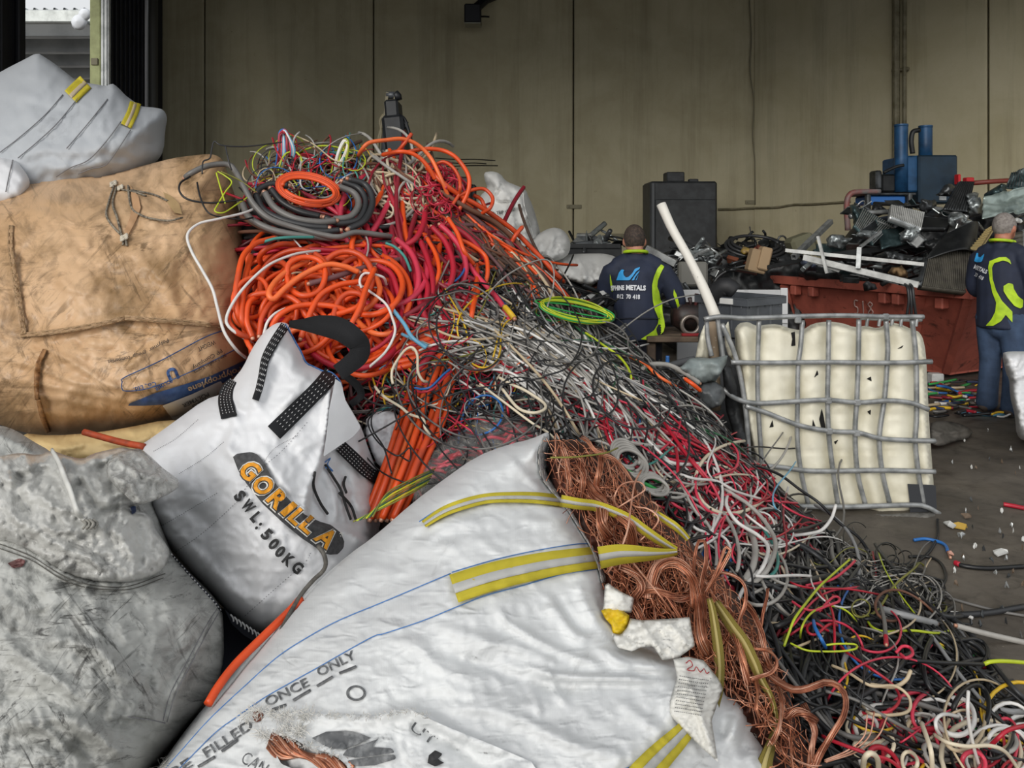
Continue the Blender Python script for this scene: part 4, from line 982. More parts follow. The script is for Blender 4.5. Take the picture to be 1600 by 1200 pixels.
seam('red_handwriting',[(1072,1036),(1078,1032),(1082,1040),(1074,1046),(1084,1048),(1088,1042),(1094,1050),(1100,1045),(1104,1052),(1108,1050)],.8,Wl.Y,.008,mat('red_pen','#a23a3c',.7),bF,60)
# lower right corner of the bag, frayed
fray([(1185, 1128), (1192, 1134), (1186, 1148)], 90, (4, 9), 9)
# orange hose under its left edge, grey wire by the badge
def tube_thing(name, label, cat, pts, r, m, n=40, sides=10, group=None, flat=1.0):
    q = spline(pts, n); w3 = P(q[:, 0], q[:, 1], q[:, 2]); bb = MB(); bb.tube(w3, r, sides, flat)
    o = bb.build(name, m, None, True); tag(o, label, cat, group); return o
M_or = mat('orange_sheath', '#df4f1c', .42, col2='#b33d16', sc=7, lo=.45, hi=.75)
tube_thing('orange_hose','orange hose squeezed along the left edge of the front bag','hose',[(470,935,2.12),(452,955,2.08),(410,996,2.0),(368,1038,1.92),(341,1073,1.86),(325,1100,1.82)],.011,M_or)
tube_thing('taped_wire','taped grey wire hanging below the black badge','wire',[(497,853,2.2),(506,866,2.18),(509,882,2.18),(503,894,2.18),(489,907,2.16),(470,930,2.12),(452,960,2.06),(440,985,2.0)],.0062,mat('grey_taped','#5e5b55',.7,col2='#45423e',sc=60))
# dark cloth deep between the three bags
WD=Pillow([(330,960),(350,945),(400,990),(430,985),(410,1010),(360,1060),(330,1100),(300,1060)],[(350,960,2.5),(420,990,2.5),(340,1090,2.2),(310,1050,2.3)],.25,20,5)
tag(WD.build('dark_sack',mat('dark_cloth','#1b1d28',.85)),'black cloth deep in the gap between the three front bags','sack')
# ------------------------------------------------------------------ the heap of cable
HC=[(1550,1000,2.86),(1590,1150,2.32),(1400,1190,2.05),(1200,1190,1.92),(1500,900,3.30),(1450,850,3.58),(1300,850,3.35),(1200,760,3.55),(1200,900,2.62),(1300,1000,2.42),
      (1050,750,2.92),(950,700,3.0),(750,700,2.95),(620,740,2.88),(600,800,2.8),(500,560,3.45),(400,520,3.5),(370,430,3.62),(400,330,3.95),(330,270,4.0),(450,230,4.3),(540,215,4.4),
      (620,225,4.6),(720,280,4.7),(800,360,4.7),(860,410,4.75),(900,470,4.5),(960,500,4.4),(1050,570,4.15),(1120,640,3.95),(1180,700,3.72),(560,350,4.05),(600,450,3.75),(700,500,3.62),(800,560,3.5),(900,600,3.45),(1000,640,3.4),(1100,700,3.3),
      (700,900,2.6),(900,950,2.42),(1000,1050,2.15),(1100,900,2.55),(1400,1000,2.55),(1450,1100,2.3),(700,350,4.35),(650,600,3.3),(1600,900,3.4),(1600,1250,2.1),(1100,1000,2.3)]
H = Depth(HC, .02)
heap_out=[(370,330),(400,290),(430,255),(470,238),(520,240),(560,245),(600,240),(660,255),(710,300),(760,340),(820,385),(865,425),(900,470),(950,500),(1000,545),(1060,590),(1120,650),(1180,715),(1240,780),(1310,840),(1370,870),(1470,900),(1490,945),(1500,985),(1540,1020),(1600,1060),(1700,1120),(1700,1290),(900,1290),(700,1000),(560,900),(480,800),(420,640),(380,560),(362,480),(362,400)]
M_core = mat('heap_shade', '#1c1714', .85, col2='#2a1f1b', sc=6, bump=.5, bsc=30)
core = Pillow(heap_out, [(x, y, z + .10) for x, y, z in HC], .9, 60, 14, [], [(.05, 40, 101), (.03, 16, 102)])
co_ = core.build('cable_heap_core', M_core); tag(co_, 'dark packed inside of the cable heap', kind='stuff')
core.D.lo = 1.7
# fill under the heap so that it stands on the floor
PALH=dict(orange='#e2521c',orange2='#c9471d',orange3='#ee7038',red='#b01f33',pink='#cc3850',crimson='#86202e',dred='#5c1c22',black='#17181a',char='#2c2d2f',grey='#6d6b68',lgrey='#a3a09a',beige='#c3b193',cream='#d9cdb4',white='#dcdad6',green='#2f9a4c',dgreen='#2c5a3c',lime='#b4c42c',olive='#7b7a34',yellow='#dcb32c',blue='#2a6cb4',navy='#2a3658',lblue='#6aa8c6',teal='#3f8b82',brown='#6b4634',umber='#4a362b',mauve='#6d4a4c',silver='#8a8b8c')
CM={k:mat('cable_'+k,v,.42 if k not in('brown','umber','mauve')else .7,col2=tuple(c*.62+.012 for c in rgb(v)),sc=9,lo=.45,hi=.8)for k,v in PALH.items()}
CM['copper'] = M_cu; CM['dcopper'] = M_cud; CM['pcopper'] = M_cup
CMN = list(CM)

def lift3(q, Yoff=0.0):
    """spline points (px,py,lift) -> world, lift metres in front of the heap surface"""
    return P(q[:, 0], q[:, 1], H(q[:, 0], q[:, 1]) - q[:, 2] - Yoff)

def cable(name,label,cat,pts,rpx,col,group=None,n=None,sides=8,lift=.05,closed=False,flat=1.0,ends=True):
    q = np.array([p if len(p) == 3 else (p[0], p[1], lift) for p in pts], float)
    n = n or max(16, 8 * len(pts)); q = spline(q, n, closed); w3 = lift3(q)
    r = rpx * w3[:, 1].mean() / F
    bb = MB(); bb.tube(w3, r, sides, flat); o = bb.build(name, CM[col], None, True); tag(o, label, cat, group)
    if ends and rpx > 3.2:
        for e, i in ((w3[0], 1), (w3[-1], -2)):
            d = e - w3[i]; d /= np.linalg.norm(d); c = MB()
            c.tube(np.array([e-d*r*.3,e+d*r*.5,e+d*r*1.0]),np.array([.75,.72,.6])*r,8);c.build('conductor',CM['pcopper'],o,True)
    return o

# --- procedural cables by zone
def gen(poly,k,style,L,ang=0.0,spread=.5,curl=.5,lift=(.0,.1),seed=0,N=26,rad=(20,60),mask=None,tries=14,wob=.03):
    """K smooth paths over the heap: arrays K,N,(px,py,lift)"""
    r = np.random.default_rng(seed); p = np.array(poly, float); lo, hi = p.min(0), p.max(0); out = []
    msk = mask if mask is not None else heap_out
    while len(out) < k:
        for _ in range(tries):
            c = r.uniform(lo, hi)
            if inside(p, c[0], c[1]): break
        t = np.linspace(0, 1, N)
        if style == 'loop':
            a=r.uniform(*rad);b_=a*r.uniform(.45,.95);ph=r.uniform(0,6.28);turns=r.uniform(.55,1.5);al=math.radians(ang)+r.normal(0,spread)
            th = ph + t * turns * 6.28; g = 1 + .18 * np.sin(th * .5 + ph) + r.normal(0, .06)
            x = a * g * np.cos(th); y = b_ * g * np.sin(th)
            q=np.stack([c[0]+x*math.cos(al)-y*math.sin(al)+t*r.normal(0,10),c[1]+x*math.sin(al)+y*math.cos(al)+t*r.normal(0,10)],1)
        else:
            l=r.uniform(*L)*1.45;a0=(ang(c)if callable(ang)else math.radians(ang))+r.normal(0,spread)
            if style == 'tangle': a0 = r.uniform(0, 6.28)
            if r.random() < .5 and style == 'flow': a0 += math.pi
            ks = r.normal(0, 1, 3); f = r.uniform(.5, 1.2)
            an = a0 + curl * (1.5 * ks[0] * (t - .5) * 2 + .9 * ks[1] * np.sin(6.28 * (f * t + ks[2])))
            d = np.stack([np.cos(an), np.sin(an)], 1) * l / N; q = np.cumsum(d, 0); q = c + q - q[N // 2]
        ins = inside(msk, q[:, 0], q[:, 1])
        if ins.mean() < .93 and r.random() < .96: continue
        lf=r.uniform(*lift)+wob*np.sin(t*r.uniform(3,8)+r.uniform(0,6))-(.06+lift[1])*(np.abs(t-.5)*2)**6
        out.append(np.column_stack([q, lf]))
    return np.array(out)

STAT = {'obj': 0, 'stuff': 0}
def zone(poly,nobj,nstuff,cols,rpx,style,L=(80,200),ang=0,spread=.5,curl=.5,lift=(.0,.1),seed=0,N=26,rad=(20,60),name='power_cable',label='',group='',cat='cable',stuff='wire_tangle',mask=None,sides=6,wob=.03,slabel=''):
    r = np.random.default_rng(seed + 999)
    keys = [c for c, w_ in cols]; wts = np.array([w_ for c, w_ in cols], float); wts /= wts.sum()
    if nstuff:
        A=gen(poly,nstuff,style,L,ang,spread,curl,(lift[0]-.03,lift[1]*.8),seed,N,rad,mask,wob=wob)
        w3=lift3(A.reshape(-1,3)).reshape(A.shape);rad_=r.uniform(*rpx,len(A))*w3[:,:,1].mean(1)/F
        V,fs=tubes(w3,rad_,max(4,sides-1));fs=np.array([f for f in fs if len(f)==4]);K,M_,_=V.shape
        fc = (fs[None] + (np.arange(K) * M_)[:, None, None]).reshape(-1, 4)
        ci = r.choice(len(keys), K, p=wts)
        o=obj(stuff,V.reshape(-1,3),fc,[CM[k]for k in keys],None,True,midx=np.repeat(ci,len(fs)));tag(o,slabel or label,'cables',None,'stuff');STAT['stuff']+=K
    if nobj:
        A = gen(poly, nobj, style, L, ang, spread, curl, lift, seed + 1, N, rad, mask, wob=wob)
        w3=lift3(A.reshape(-1,3)).reshape(A.shape);rad_=r.uniform(*rpx,len(A))*w3[:,:,1].mean(1)/F
        V, fs = tubes(w3, rad_, sides); ci = r.choice(len(keys), len(A), p=wts)
        for i in range(len(A)):
            k=keys[ci[i]];WORD={'orange':'orange','orange2':'orange','orange3':'orange','red':'red','pink':'red','crimson':'dark red','dred':'dark red','black':'black','char':'black','grey':'grey','lgrey':'grey','silver':'grey','beige':'beige','cream':'beige','white':'white','green':'green','dgreen':'green','lime':'yellow-green','olive':'yellow-green','yellow':'yellow','blue':'blue','navy':'blue','lblue':'blue','teal':'green','brown':'brown','umber':'brown','mauve':'brown','copper':'copper','dcopper':'copper','pcopper':'copper'}[k]
            pz = np.array(poly, float); cc = (A[i, :, :2].mean(0) - pz.min(0)) / (pz.max(0) - pz.min(0))
            pw=(('upper','middle','lower')[int(np.clip(cc[1]*3,0,2))]+' '+('left','centre','right')[int(np.clip(cc[0]*3,0,2))]).replace('middle centre','centre').replace('middle ','').replace(' centre','')
            ln_='long' if np.linalg.norm(np.diff(A[i,:,:2],axis=0),axis=1).sum()>L[1]*1.1 and style!='loop' else ''
            lb = label.format(WORD); lb = (ln_ + ' ' + lb).strip() + ', ' + pw + ' part'
            o=obj(name,V[i],fs,CM[k]);tag(o,lb,cat,(group.format(WORD)+', '+(ln_+' '+pw).strip()));STAT['obj']+=1

Zmask = heap_out
# deep filler everywhere so that no bare core shows
zone([(380,320),(560,260),(700,300),(860,430),(900,480),(760,620),(560,600),(390,540)],0,260,[('crimson',3),('red',3),('dred',3),('umber',2),('char',3),('orange2',2),('mauve',1)],(1.5,4),'tangle',(90,220),curl=.7,lift=(-.06,.02),seed=1,slabel='dark red and brown cables deep in the upper heap')
zone([(560,480),(900,480),(1100,620),(1190,740),(1050,800),(860,690),(620,760)],0,420,[('lgrey',6),('char',3),('grey',5),('crimson',3),('red',2.5),('black',1.5),('beige',2),('teal',.4)],(1.0,2.2),'tangle',(90,260),curl=.6,lift=(-.04,.03),seed=2,slabel='mixed thin wires in the middle of the heap')
zone([(1000,700),(1200,730),(1320,850),(1480,920),(1590,1060),(1600,1200),(1200,1200),(1150,950)],0,620,[('black',9),('char',6),('grey',1.4),('navy',.8),('crimson',.5),('silver',.7)],(1.4,3.4),'tangle',(90,260),curl=.6,lift=(-.04,.04),seed=3,slabel='black cables massed at the foot of the heap')

# upper left: mixed thin loose wires on the crown
zone([(390,270),(430,225),(520,225),(560,250),(560,300),(450,330),(400,320)],20,110,[('lgrey',3),('char',3),('red',2.5),('lime',1.4),('white',1.5),('teal',1),('blue',.6),('yellow',.8),('beige',2),('brown',2)],(.8,1.7),'tangle',(50,130),curl=1.1,lift=(.02,.16),seed=10,N=22,name='wire',label='thin {} wire tangled on the left crown of the heap',group='thin {} wires on the left crown',cat='wire',slabel='loose wire ends on the left crown of the heap',mask=[(360,330),(380,250),(430,205),(560,205),(640,250),(640,330)])
# grey thick coil
zone([(410,300),(470,340),(560,345),(575,310),(520,290)],0,0,[('char',1)],(5,6),'loop',seed=11)
# beige bundle on the crown
zone([(570,250),(640,250),(680,310),(640,330),(580,320)],26,60,[('beige',5),('cream',2),('lgrey',3),('brown',2),('crimson',1)],(1.5,2.8),'flow',(60,150),ang=60,spread=.5,curl=.9,lift=(.03,.14),seed=12,N=24,name='wire',label='{} wire in the pale bundle below the grab arm',group='pale bundle, {} wires',cat='wire',slabel='pale wires bunched on the crown of the heap',mask=[(540,340),(550,240),(650,235),(720,300),(720,360)])
# pink-red fine tangle
zone([(655,265),(690,268),(715,300),(710,340),(690,355),(660,330),(645,300)],22,60,[('pink',6),('red',4),('crimson',1)],(.9,1.5),'loop',rad=(8,28),spread=1.5,lift=(.06,.2),seed=13,N=24,name='wire',label='thin {} wire curled in the pink knot on the crown',group='pink knot, {} wires',cat='wire',slabel='pink red wires knotted on the crown',mask=[(620,380),(630,250),(700,250),(750,300),(740,390)])
# right shoulder: brown and orange running down
ridge = lambda c: math.radians(40 + (c[0] - 700) * .06)
zone([(660,300),(720,310),(800,370),(860,415),(900,470),(850,470),(760,420),(690,380)],26,120,[('brown',5),('umber',4),('mauve',3),('orange2',2),('orange',1.4),('crimson',2),('beige',.6)],(1.8,4),'flow',(90,220),ang=ridge,spread=.22,curl=.25,lift=(.02,.12),seed=14,name='power_cable',label='{} cable running down the right shoulder of the heap',group='right shoulder, {} cables',slabel='brown and orange cables on the right shoulder')
# red thick arcs across the middle
arcs = lambda c: math.radians(70)
zone([(540,350),(640,340),(720,390),(760,450),(700,520),(600,480),(540,420)],26,50,[('red',6),('crimson',3),('pink',3),('orange',1.6),('orange2',1)],(3.4,5.4),'flow',(110,240),ang=arcs,spread=.45,curl=.55,lift=(.02,.16),seed=15,name='power_cable',label='thick {} cable curving through the upper heap',group='upper middle, thick {} cables',slabel='thick red cables inside the upper heap',sides=8)
zone([(400,350),(560,345),(640,360),(600,400),(470,395),(400,400)],14,30,[('crimson',4),('red',4),('pink',2),('char',2),('orange',2),('brown',1)],(1.8,4),'flow',(120,260),ang=6,spread=.22,curl=.3,lift=(.03,.12),seed=16,name='power_cable',label='{} cable lying under the thick grey coil',group='under the grey coil, {} cables',slabel='red cables under the grey coil')
# orange coils on the left
zone([(380,420),(440,395),(520,400),(590,430),(610,500),(560,550),(450,545),(380,530)],40,40,[('orange',8),('orange2',3),('orange3',2),('red',.6)],(3.2,5.0),'loop',rad=(32,95),ang=-20,spread=.5,lift=(.03,.26),seed=17,N=40,name='power_cable',label='{} cable looped behind the upright white bag',group='orange coil, {} cables',slabel='orange cables deep in the left coil',sides=8,wob=.06,mask=[(358,420),(420,380),(560,380),(640,420),(650,560),(560,600),(440,600),(370,560)])
zone([(440,420),(560,410),(620,450),(600,540),(500,540)],16,30,[('white',5),('lgrey',3),('lblue',1),('pink',2),('red',3),('beige',1)],(1.2,2.6),'tangle',(60,150),curl=1.1,lift=(.05,.2),seed=18,name='wire',label='{} wire caught among the orange coils',group='among the orange coils, {} wires',cat='wire',slabel='thin pale wires among the orange coils')
# orange strap bundle, flat to the left then turning down
def ocurve(k):
    r = np.random.default_rng(500 + k); j = r.normal(0, 1.5, 4); z = .13 + .035 * (k % 2)
    return[(668+7*k,556-k,z-.08),(655+9*k+j[0],580,z-.02),(643+10.5*k+j[1],608,z),(626+11*k+j[2],655,z+.01),(607+10.5*k+j[3],710,z),(588+9.5*k,765,z-.02),(570+9*k,810,z-.06)]
for k in range(7):cable('power_cable','orange cable in the bundle bending down beside the upright bag, '+('outermost left strand','second strand from the left','third strand from the left','middle strand','third strand from the right','second strand from the right','outermost right strand')[k],'cable',ocurve(k),5.3,('orange','orange2','orange3','orange','orange','orange2','orange')[k],'orange bundle beside the upright bag',40,10)
for k in range(7):
    y=508+k*9;cable('power_cable','orange cable in the level stack right of the black loop, '+('topmost','second from the top','third from the top','middle one','third from the bottom','second from the bottom','lowest')[k],'cable',[(555,y+12,.02),(600,y+16,.1),(650,y+12-k,.12),(700,y-4-k,.1),(742,y-22,.02)],5.2,('orange','orange2','orange')[k%3],'orange level stack behind the loop',30,8)
# mixed thin wires, centre left
zone([(600,470),(720,430),(800,500),(800,640),(700,680),(600,640)],44,240,[('red',4),('pink',3),('yellow',1.4),('cream',2),('lgrey',3),('char',4),('blue',1),('lblue',.5),('teal',.8),('white',1.5),('orange3',1),('olive',.8)],(.9,1.9),'tangle',(60,180),curl=1.1,lift=(.04,.2),seed=20,name='wire',label='thin {} wire tangled over the middle of the heap',group='middle of the heap, {} wires',cat='wire',slabel='thin coloured wires over the middle of the heap')
# black thin, upper right
zone([(720,400),(830,400),(900,460),(940,510),(830,520),(740,480)],26,200,[('char',6),('black',6),('grey',2),('lgrey',1.2),('green',.5),('olive',.8),('crimson',1)],(.8,1.9),'tangle',(70,190),curl=.7,lift=(.02,.13),seed=21,name='wire',label='thin {} wire on the dark right flank',group='dark right flank, {} wires',cat='wire',slabel='thin black wires on the right flank')
# grey light mass
gflow = lambda c: math.radians(18 + (c[0] - 720) * .12)
zone([(690,500),(780,490),(900,520),(980,580),(960,640),(860,610),(760,580)],60,280,[('lgrey',8),('grey',4),('white',3.5),('beige',2.5),('char',1),('silver',3)],(1.2,2.3),'flow',(120,300),ang=gflow,spread=.2,curl=.28,lift=(.06,.2),seed=22,N=30,name='flex_wire',label='{} wire in the combed grey mass',group='grey mass, {} wires',cat='wire',slabel='combed grey wires across the middle of the heap')  # this and the later flex zones are plain wires under another name
# red parallel flow
rflow = lambda c: math.radians(36)
zone([(860,560),(940,580),(1060,650),(1150,740),(1060,740),(960,680),(880,640)],50,200,[('red',6),('crimson',5),('pink',2.5),('char',3),('black',2),('lgrey',1)],(1.4,2.6),'flow',(120,260),ang=rflow,spread=.16,curl=.18,lift=(.04,.13),seed=23,name='wire',label='{} wire in the red run sliding down to the right',group='red run, {} wires',cat='wire',slabel='red wires running down to the right')
zone([(880,500),(960,520),(1060,590),(1130,660),(1170,740),(1100,720),(980,610)],24,130,[('char',6),('grey',3),('dgreen',2),('black',5),('lgrey',2)],(1.0,1.9),'flow',(90,260),ang=rflow,spread=.4,curl=.5,lift=(.05,.16),seed=24,name='flex_wire',label='thin {} wire along the heap edge before the tank',group='right edge, {} wires',cat='wire',slabel='thin dark wires along the right edge')
# dark thin loops over everything in the middle
zone([(640,480),(800,470),(940,520),(1080,640),(1000,720),(820,660),(640,700)],34,12,[('char',7),('black',3),('grey',3)],(1.1,1.7),'loop',rad=(40,130),spread=.6,ang=15,lift=(.12,.26),seed=25,N=44,name='wire',label='springy {} wire looping over the middle of the heap',group='springy loops, {} wires',cat='wire',slabel='thin springy wires over the heap')
# white grey cables, right of the copper
wflow = lambda c: math.radians(52)
zone([(940,690),(1020,690),(1130,760),(1220,850),(1230,900),(1150,900),(1050,790),(980,750)],46,120,[('lgrey',6),('white',4),('cream',2),('pink',2.4),('red',2.6),('char',3),('black',3),('blue',.4),('teal',.5)],(1.6,3.0),'flow',(90,230),ang=wflow,spread=.5,curl=.8,lift=(.05,.2),seed=26,N=30,name='flex_wire',label='{} cable in the pale run right of the copper',group='pale run, {} cables',cat='cable',slabel='loose pale cables right of the copper')
zone([(1040,720),(1200,740),(1260,830),(1200,870),(1100,790)],26,70,[('pink',5),('red',5),('crimson',2),('black',3),('lblue',.6),('white',1.5)],(1.2,2.2),'tangle',(60,170),curl=1.1,lift=(.05,.2),seed=27,name='flex_wire',label='{} wire curling below the caged tank',group='below the caged tank, {} wires',cat='wire',slabel='red wires curling below the caged tank')
# lower right slope: black with a few colours
bflow = lambda c: math.radians(38)
zone([(1180,860),(1300,860),(1480,950),(1590,1060),(1590,1190),(1230,1190),(1220,980)],80,260,[('black',12),('char',7),('grey',1.2),('silver',.5)],(1.8,4.6),'flow',(110,280),ang=bflow,spread=.6,curl=.4,lift=(.02,.15),seed=28,N=26,name='power_cable',label='{} cable in the dark slope at the lower right',group='dark slope, {} cables',slabel='black cables on the lower right slope',sides=7)
zone([(1200,840),(1340,870),(1480,950),(1560,1080),(1400,1180),(1240,1050)],30,30,[('red',3),('pink',2),('beige',3),('lgrey',4),('char',6),('white',1.5),('olive',2.2),('lime',.7),('green',.8),('blue',.7),('yellow',.7),('brown',1)],(1.1,2.1),'tangle',(80,220),curl=.9,lift=(.05,.2),seed=29,N=30,name='wire',label='{} wire straying over the dark slope',group='over the dark slope, {} wires',cat='wire',slabel='stray coloured wires over the dark slope')
zone([(1300,850),(1440,870),(1490,930),(1400,950),(1320,900)],14,130,[('char',5),('grey',4),('black',5),('lgrey',2),('beige',1),('olive',.8)],(.7,1.5),'tangle',(50,150),curl=1.0,lift=(.02,.12),seed=30,name='wire',label='thin {} wire in the snarl at the right foot',group='right foot snarl, {} wires',cat='wire',slabel='thin wires snarled at the right foot of the heap')
zone([(1340,1130),(1450,1100),(1590,1120),(1600,1200),(1340,1200)],30,60,[('cream',4),('beige',3),('pink',4),('red',4),('white',3),('lgrey',2),('yellow',.6),('black',2)],(2.0,4.2),'loop',rad=(18,55),spread=1.5,lift=(.06,.18),seed=31,N=30,name='flex_wire',label='{} wire curled in the bottom right corner',group='bottom right corner, {} wires',cat='wire',slabel='pale and red wires at the bottom right corner')
# ------------------------------------------------------------------ cables that stand out one by one
def hero(col,rpx,pts,label,name='power_cable',cat='cable',group=None,lift=.12,n=None,flat=1.0,closed=False):
    return cable(name, label, cat, pts, rpx, col, group, n, 8 if rpx > 1.6 else 6, lift, closed, flat)
G_ = 'thick grey coil on the crown'
hero('grey',4.6,[(290,277,.2),(300,270,.24),(325,259,.26),(355,257,.26),(368,268,.26),(381,292,.26),(397,320,.24),(420,341,.22),(455,354,.2),(505,367,.2),(530,370,.2),(556,363,.2),(592,367,.16),(612,370,.1)],'thick grey cable arching left over the tan bag from the grey coil')
for i,pts in enumerate(([(379,318),(390,340),(420,357),(456,366),(492,370),(520,372)],[(386,300),(397,326),(425,346),(462,357),(500,362),(530,360)],[(400,304),(411,327),(440,343),(480,353),(512,356)],[(414,302),(430,325),(460,341),(497,347),(524,345)],[(424,296),(440,315),(468,330),(500,338)],[(536,284),(562,296),(571,318),(560,343),(530,349),(508,340)],[(530,292),(553,302),(560,320),(548,338),(522,343)],[(545,280),(572,290),(582,316),(570,344),(545,358)],[(400,310),(405,296),(425,288),(450,290)])):
    hero('char' if i%3 else 'grey',5.4,[(x,y,.17+.012*(i%4))for x,y in pts],('thick dark grey cable sweeping through the coil, strand %s'%('at the outer rim','next to the rim','in the middle','third inward','innermost','','','','at the top left')[i],'thick dark grey cable turning at the coil right, %s bend'%('outer','inner','longest')[max(0,i-5)%3])[5<=i<8],group=G_)
for i in range(4):
    th = np.linspace(0, 5.9, 26) + i; a, b_ = 50 - 3 * i, 24 - 2.5 * i
    hero('orange' if i%2 else 'orange2',2.9,[(482+a*math.cos(t)*.98-b_*math.sin(t)*.2,296+a*math.cos(t)*.2+b_*math.sin(t),.3+.01*i)for t in th],'orange cord in the small oval coil lying on the crown',group='small oval orange coil',n=60)
W_ = 'black'
hero('black',1.6,[(380,312,.3),(330,317,.3),(295,312,.3),(281,300,.3),(282,286,.3),(297,276,.28)],'thin black wire loop hanging over the tan bag','wire','wire')
hero('char',1.2,[(316,272,.3),(316,262,.32),(318,252,.32),(328,247,.32),(331,232,.34),(335,221,.36),(346,227,.36),(380,229,.34),(420,225,.3),(440,222,.2)],'kinked thin black wire sticking up above the tan bag','wire','wire')
hero('char',1.2,[(352,228,.36),(357,250,.34),(362,266,.3)],'short thin black wire dropping to the grey arch','wire','wire')
hero('black',1.4,[(308,285,.28),(312,305,.3),(320,325,.3),(330,335,.3),(350,340,.28),(378,343,.25),(395,340,.2)],'thin black wire trailing down the tan bag top','wire','wire')
for i,pts in enumerate(([(340,268,.3),(352,275,.3),(362,285,.3),(352,300,.3),(340,320,.3),(336,330,.3),(350,332,.3),(372,318,.28),(392,305,.24)],[(345,268,.3),(375,282,.28),(400,300,.26)],[(338,270,.3),(345,295,.3),(352,318,.3)])):
    hero(('lime','olive','lime')[i],1.2,pts,('yellow-green wire looping down over the tan bag','yellow-green wire crossing the grey arch','short yellow-green wire hanging by the grey arch')[i],'wire','wire')
# orange loops standing off the crown
for col,r_,pts,lb in(('orange3',3.3,[(560,243,.1),(566,233,.2),(577,223,.26),(602,219,.3),(627,217,.32),(647,223,.32),(663,235,.3),(675,250,.28),(684,268,.26),(693,288,.22),(700,305,.15)],'orange cable arching over the top of the crown'),
                         ('orange',3.5,[(598,242,.1),(622,237,.24),(641,239,.28),(656,247,.28),(668,260,.26),(680,280,.2)],'orange cable in the low inner arch on the crown'),
                         ('orange',3.5,[(636,238,.15),(660,233,.25),(687,234,.3),(707,242,.34),(722,257,.34),(732,275,.34),(733,291,.3),(728,308,.22),(716,330,.1)],'orange cable in the widest loop right of the crown'),
                         ('orange2',2.8,[(682,256,.2),(694,253,.26),(708,262,.3),(717,277,.3),(719,293,.28),(716,306,.2),(700,330,.1)],'dull orange cable in the small loop inside the widest loop'),
                         ('orange2',3.0,[(716,306,.2),(737,297,.28),(755,295,.32),(766,303,.34),(770,313,.34),(765,326,.3),(750,335,.15)],'dull orange cable bulging out right below the widest loop'),
                         ('orange2',3.0,[(620,238,.2),(632,224,.3),(643,209,.36)],'cut orange cable end poking up on the crown'),
                         ('orange2',4.0,[(667,262,.2),(695,288,.22),(720,306,.2),(750,323,.2),(780,343,.18),(806,363,.16),(831,388,.14),(866,425,.1),(880,440,.0)],'long orange cable running down the right shoulder skyline'),
                         ('brown',4.0,[(690,300,.14),(730,325,.16),(770,345,.16),(800,370,.14),(825,400,.1),(850,425,.06)],'brown cable beside the orange one on the right shoulder'),
                         ('orange2',3.4,[(800,378,.12),(806,367,.2),(816,355,.26)],'orange stub poking out of the right shoulder'),
                         ('orange2',3.2,[(740,305,.2),(752,312,.2),(762,330,.16),(790,350,.1)],'orange cable slipping behind the shoulder')):
    hero(col, r_, pts, lb)
# tufts sticking up from the crown
for i in range(14):
    r=np.random.default_rng(1200+i);L=i<7;x0,y0=((441,214)if L else(530,228));w_=r.uniform(-9,9)
    pts=[(x0+w_-2,y0+46,.04),(x0+w_*.8,y0+18,.14),(x0+w_*.5+(0 if L else 8),y0-6+r.uniform(-5,4),.2),(x0+w_*.3+(8 if L else 14),y0-4+r.uniform(-6,4),.2),(x0+w_+(14 if L else 10),y0+20,.14),(x0+w_+(10 if L else-6),y0+44,.04)]
    c=(('lblue','pink','blue','red','white','lblue','crimson')if L else('white','lime','cream','lgrey','olive','white','lime'))[i%7]
    hero(c,1.4,pts,('bent wire in the blue and red tuft' if L else 'bent wire in the white and yellow tuft')+' on the crown, '+{'lblue':'light blue','pink':'pinkish','blue':'dark blue','red':'red','white':'white','crimson':'crimson','lime':'yellow-green','cream':'cream','lgrey':'grey','olive':'olive'}[c]+' one','wire','wire','tufts on the crown')
# thick red arcs and their orange neighbours
for i,(col,pts)in enumerate((('red',[(664,333,.2),(661,352,.22),(648,374,.2),(625,388,.14)]),('pink',[(620,374,.16),(640,392,.2),(652,418,.22),(653,446,.2),(640,478,.14),(630,500,.06)]),('red',[(657,377,.18),(668,405,.2),(676,440,.2),(672,480,.14),(660,510,.06)]),('orange',[(667,372,.2),(681,398,.22),(686,425,.22),(676,450,.16),(664,470,.1)]),('red',[(675,355,.2),(695,377,.22),(707,408,.22),(706,436,.18),(690,470,.08)]),('pink',[(688,352,.18),(705,368,.2),(722,392,.2),(728,420,.16),(720,450,.08)]),('red',[(700,350,.16),(725,365,.18),(745,385,.16),(760,410,.1),(768,430,.0)]),('orange',[(700,341,.24),(715,365,.26),(725,392,.24),(740,413,.14)]),('red',[(590,415,.2),(610,427,.22),(620,450,.22),(628,482,.18),(632,510,.08)]),('pink',[(560,470,.2),(600,480,.2),(640,468,.2),(664,440,.2),(668,405,.16)]),('crimson',[(590,505,.1),(630,495,.16),(668,470,.18),(690,435,.14)]),('red',[(655,420,.2),(668,450,.2),(660,485,.16),(640,505,.1)]),('orange',[(712,372,.18),(735,382,.2),(758,400,.2),(762,425,.16),(758,445,.08)]))):
    hero(col,4.6 if i not in(3,7,12)else 3.6,pts,('thick red cable arc below the pink knot','thick pinkish red arc dropping from the grey coil end','thick red arc straight under the pink knot','orange cable arc among the red arcs','thick red arc, outermost to the right of the knot','pinkish red arc on the right flank','red cable running off to the right flank','slim orange cable hanging in front of the red arcs','thick red arc right of the orange coil','thick pinkish red bow under the red arcs','dark red bow at the bottom of the red arcs','red arc innermost of the group','orange cable rounding the right flank')[i])
hero('mauve',4.4,[(484,443,.3),(508,437,.3),(532,430,.28),(556,422,.24),(582,415,.2),(632,404,.1)],'cut dull red cable lying across the orange coil, its end showing bare strands')
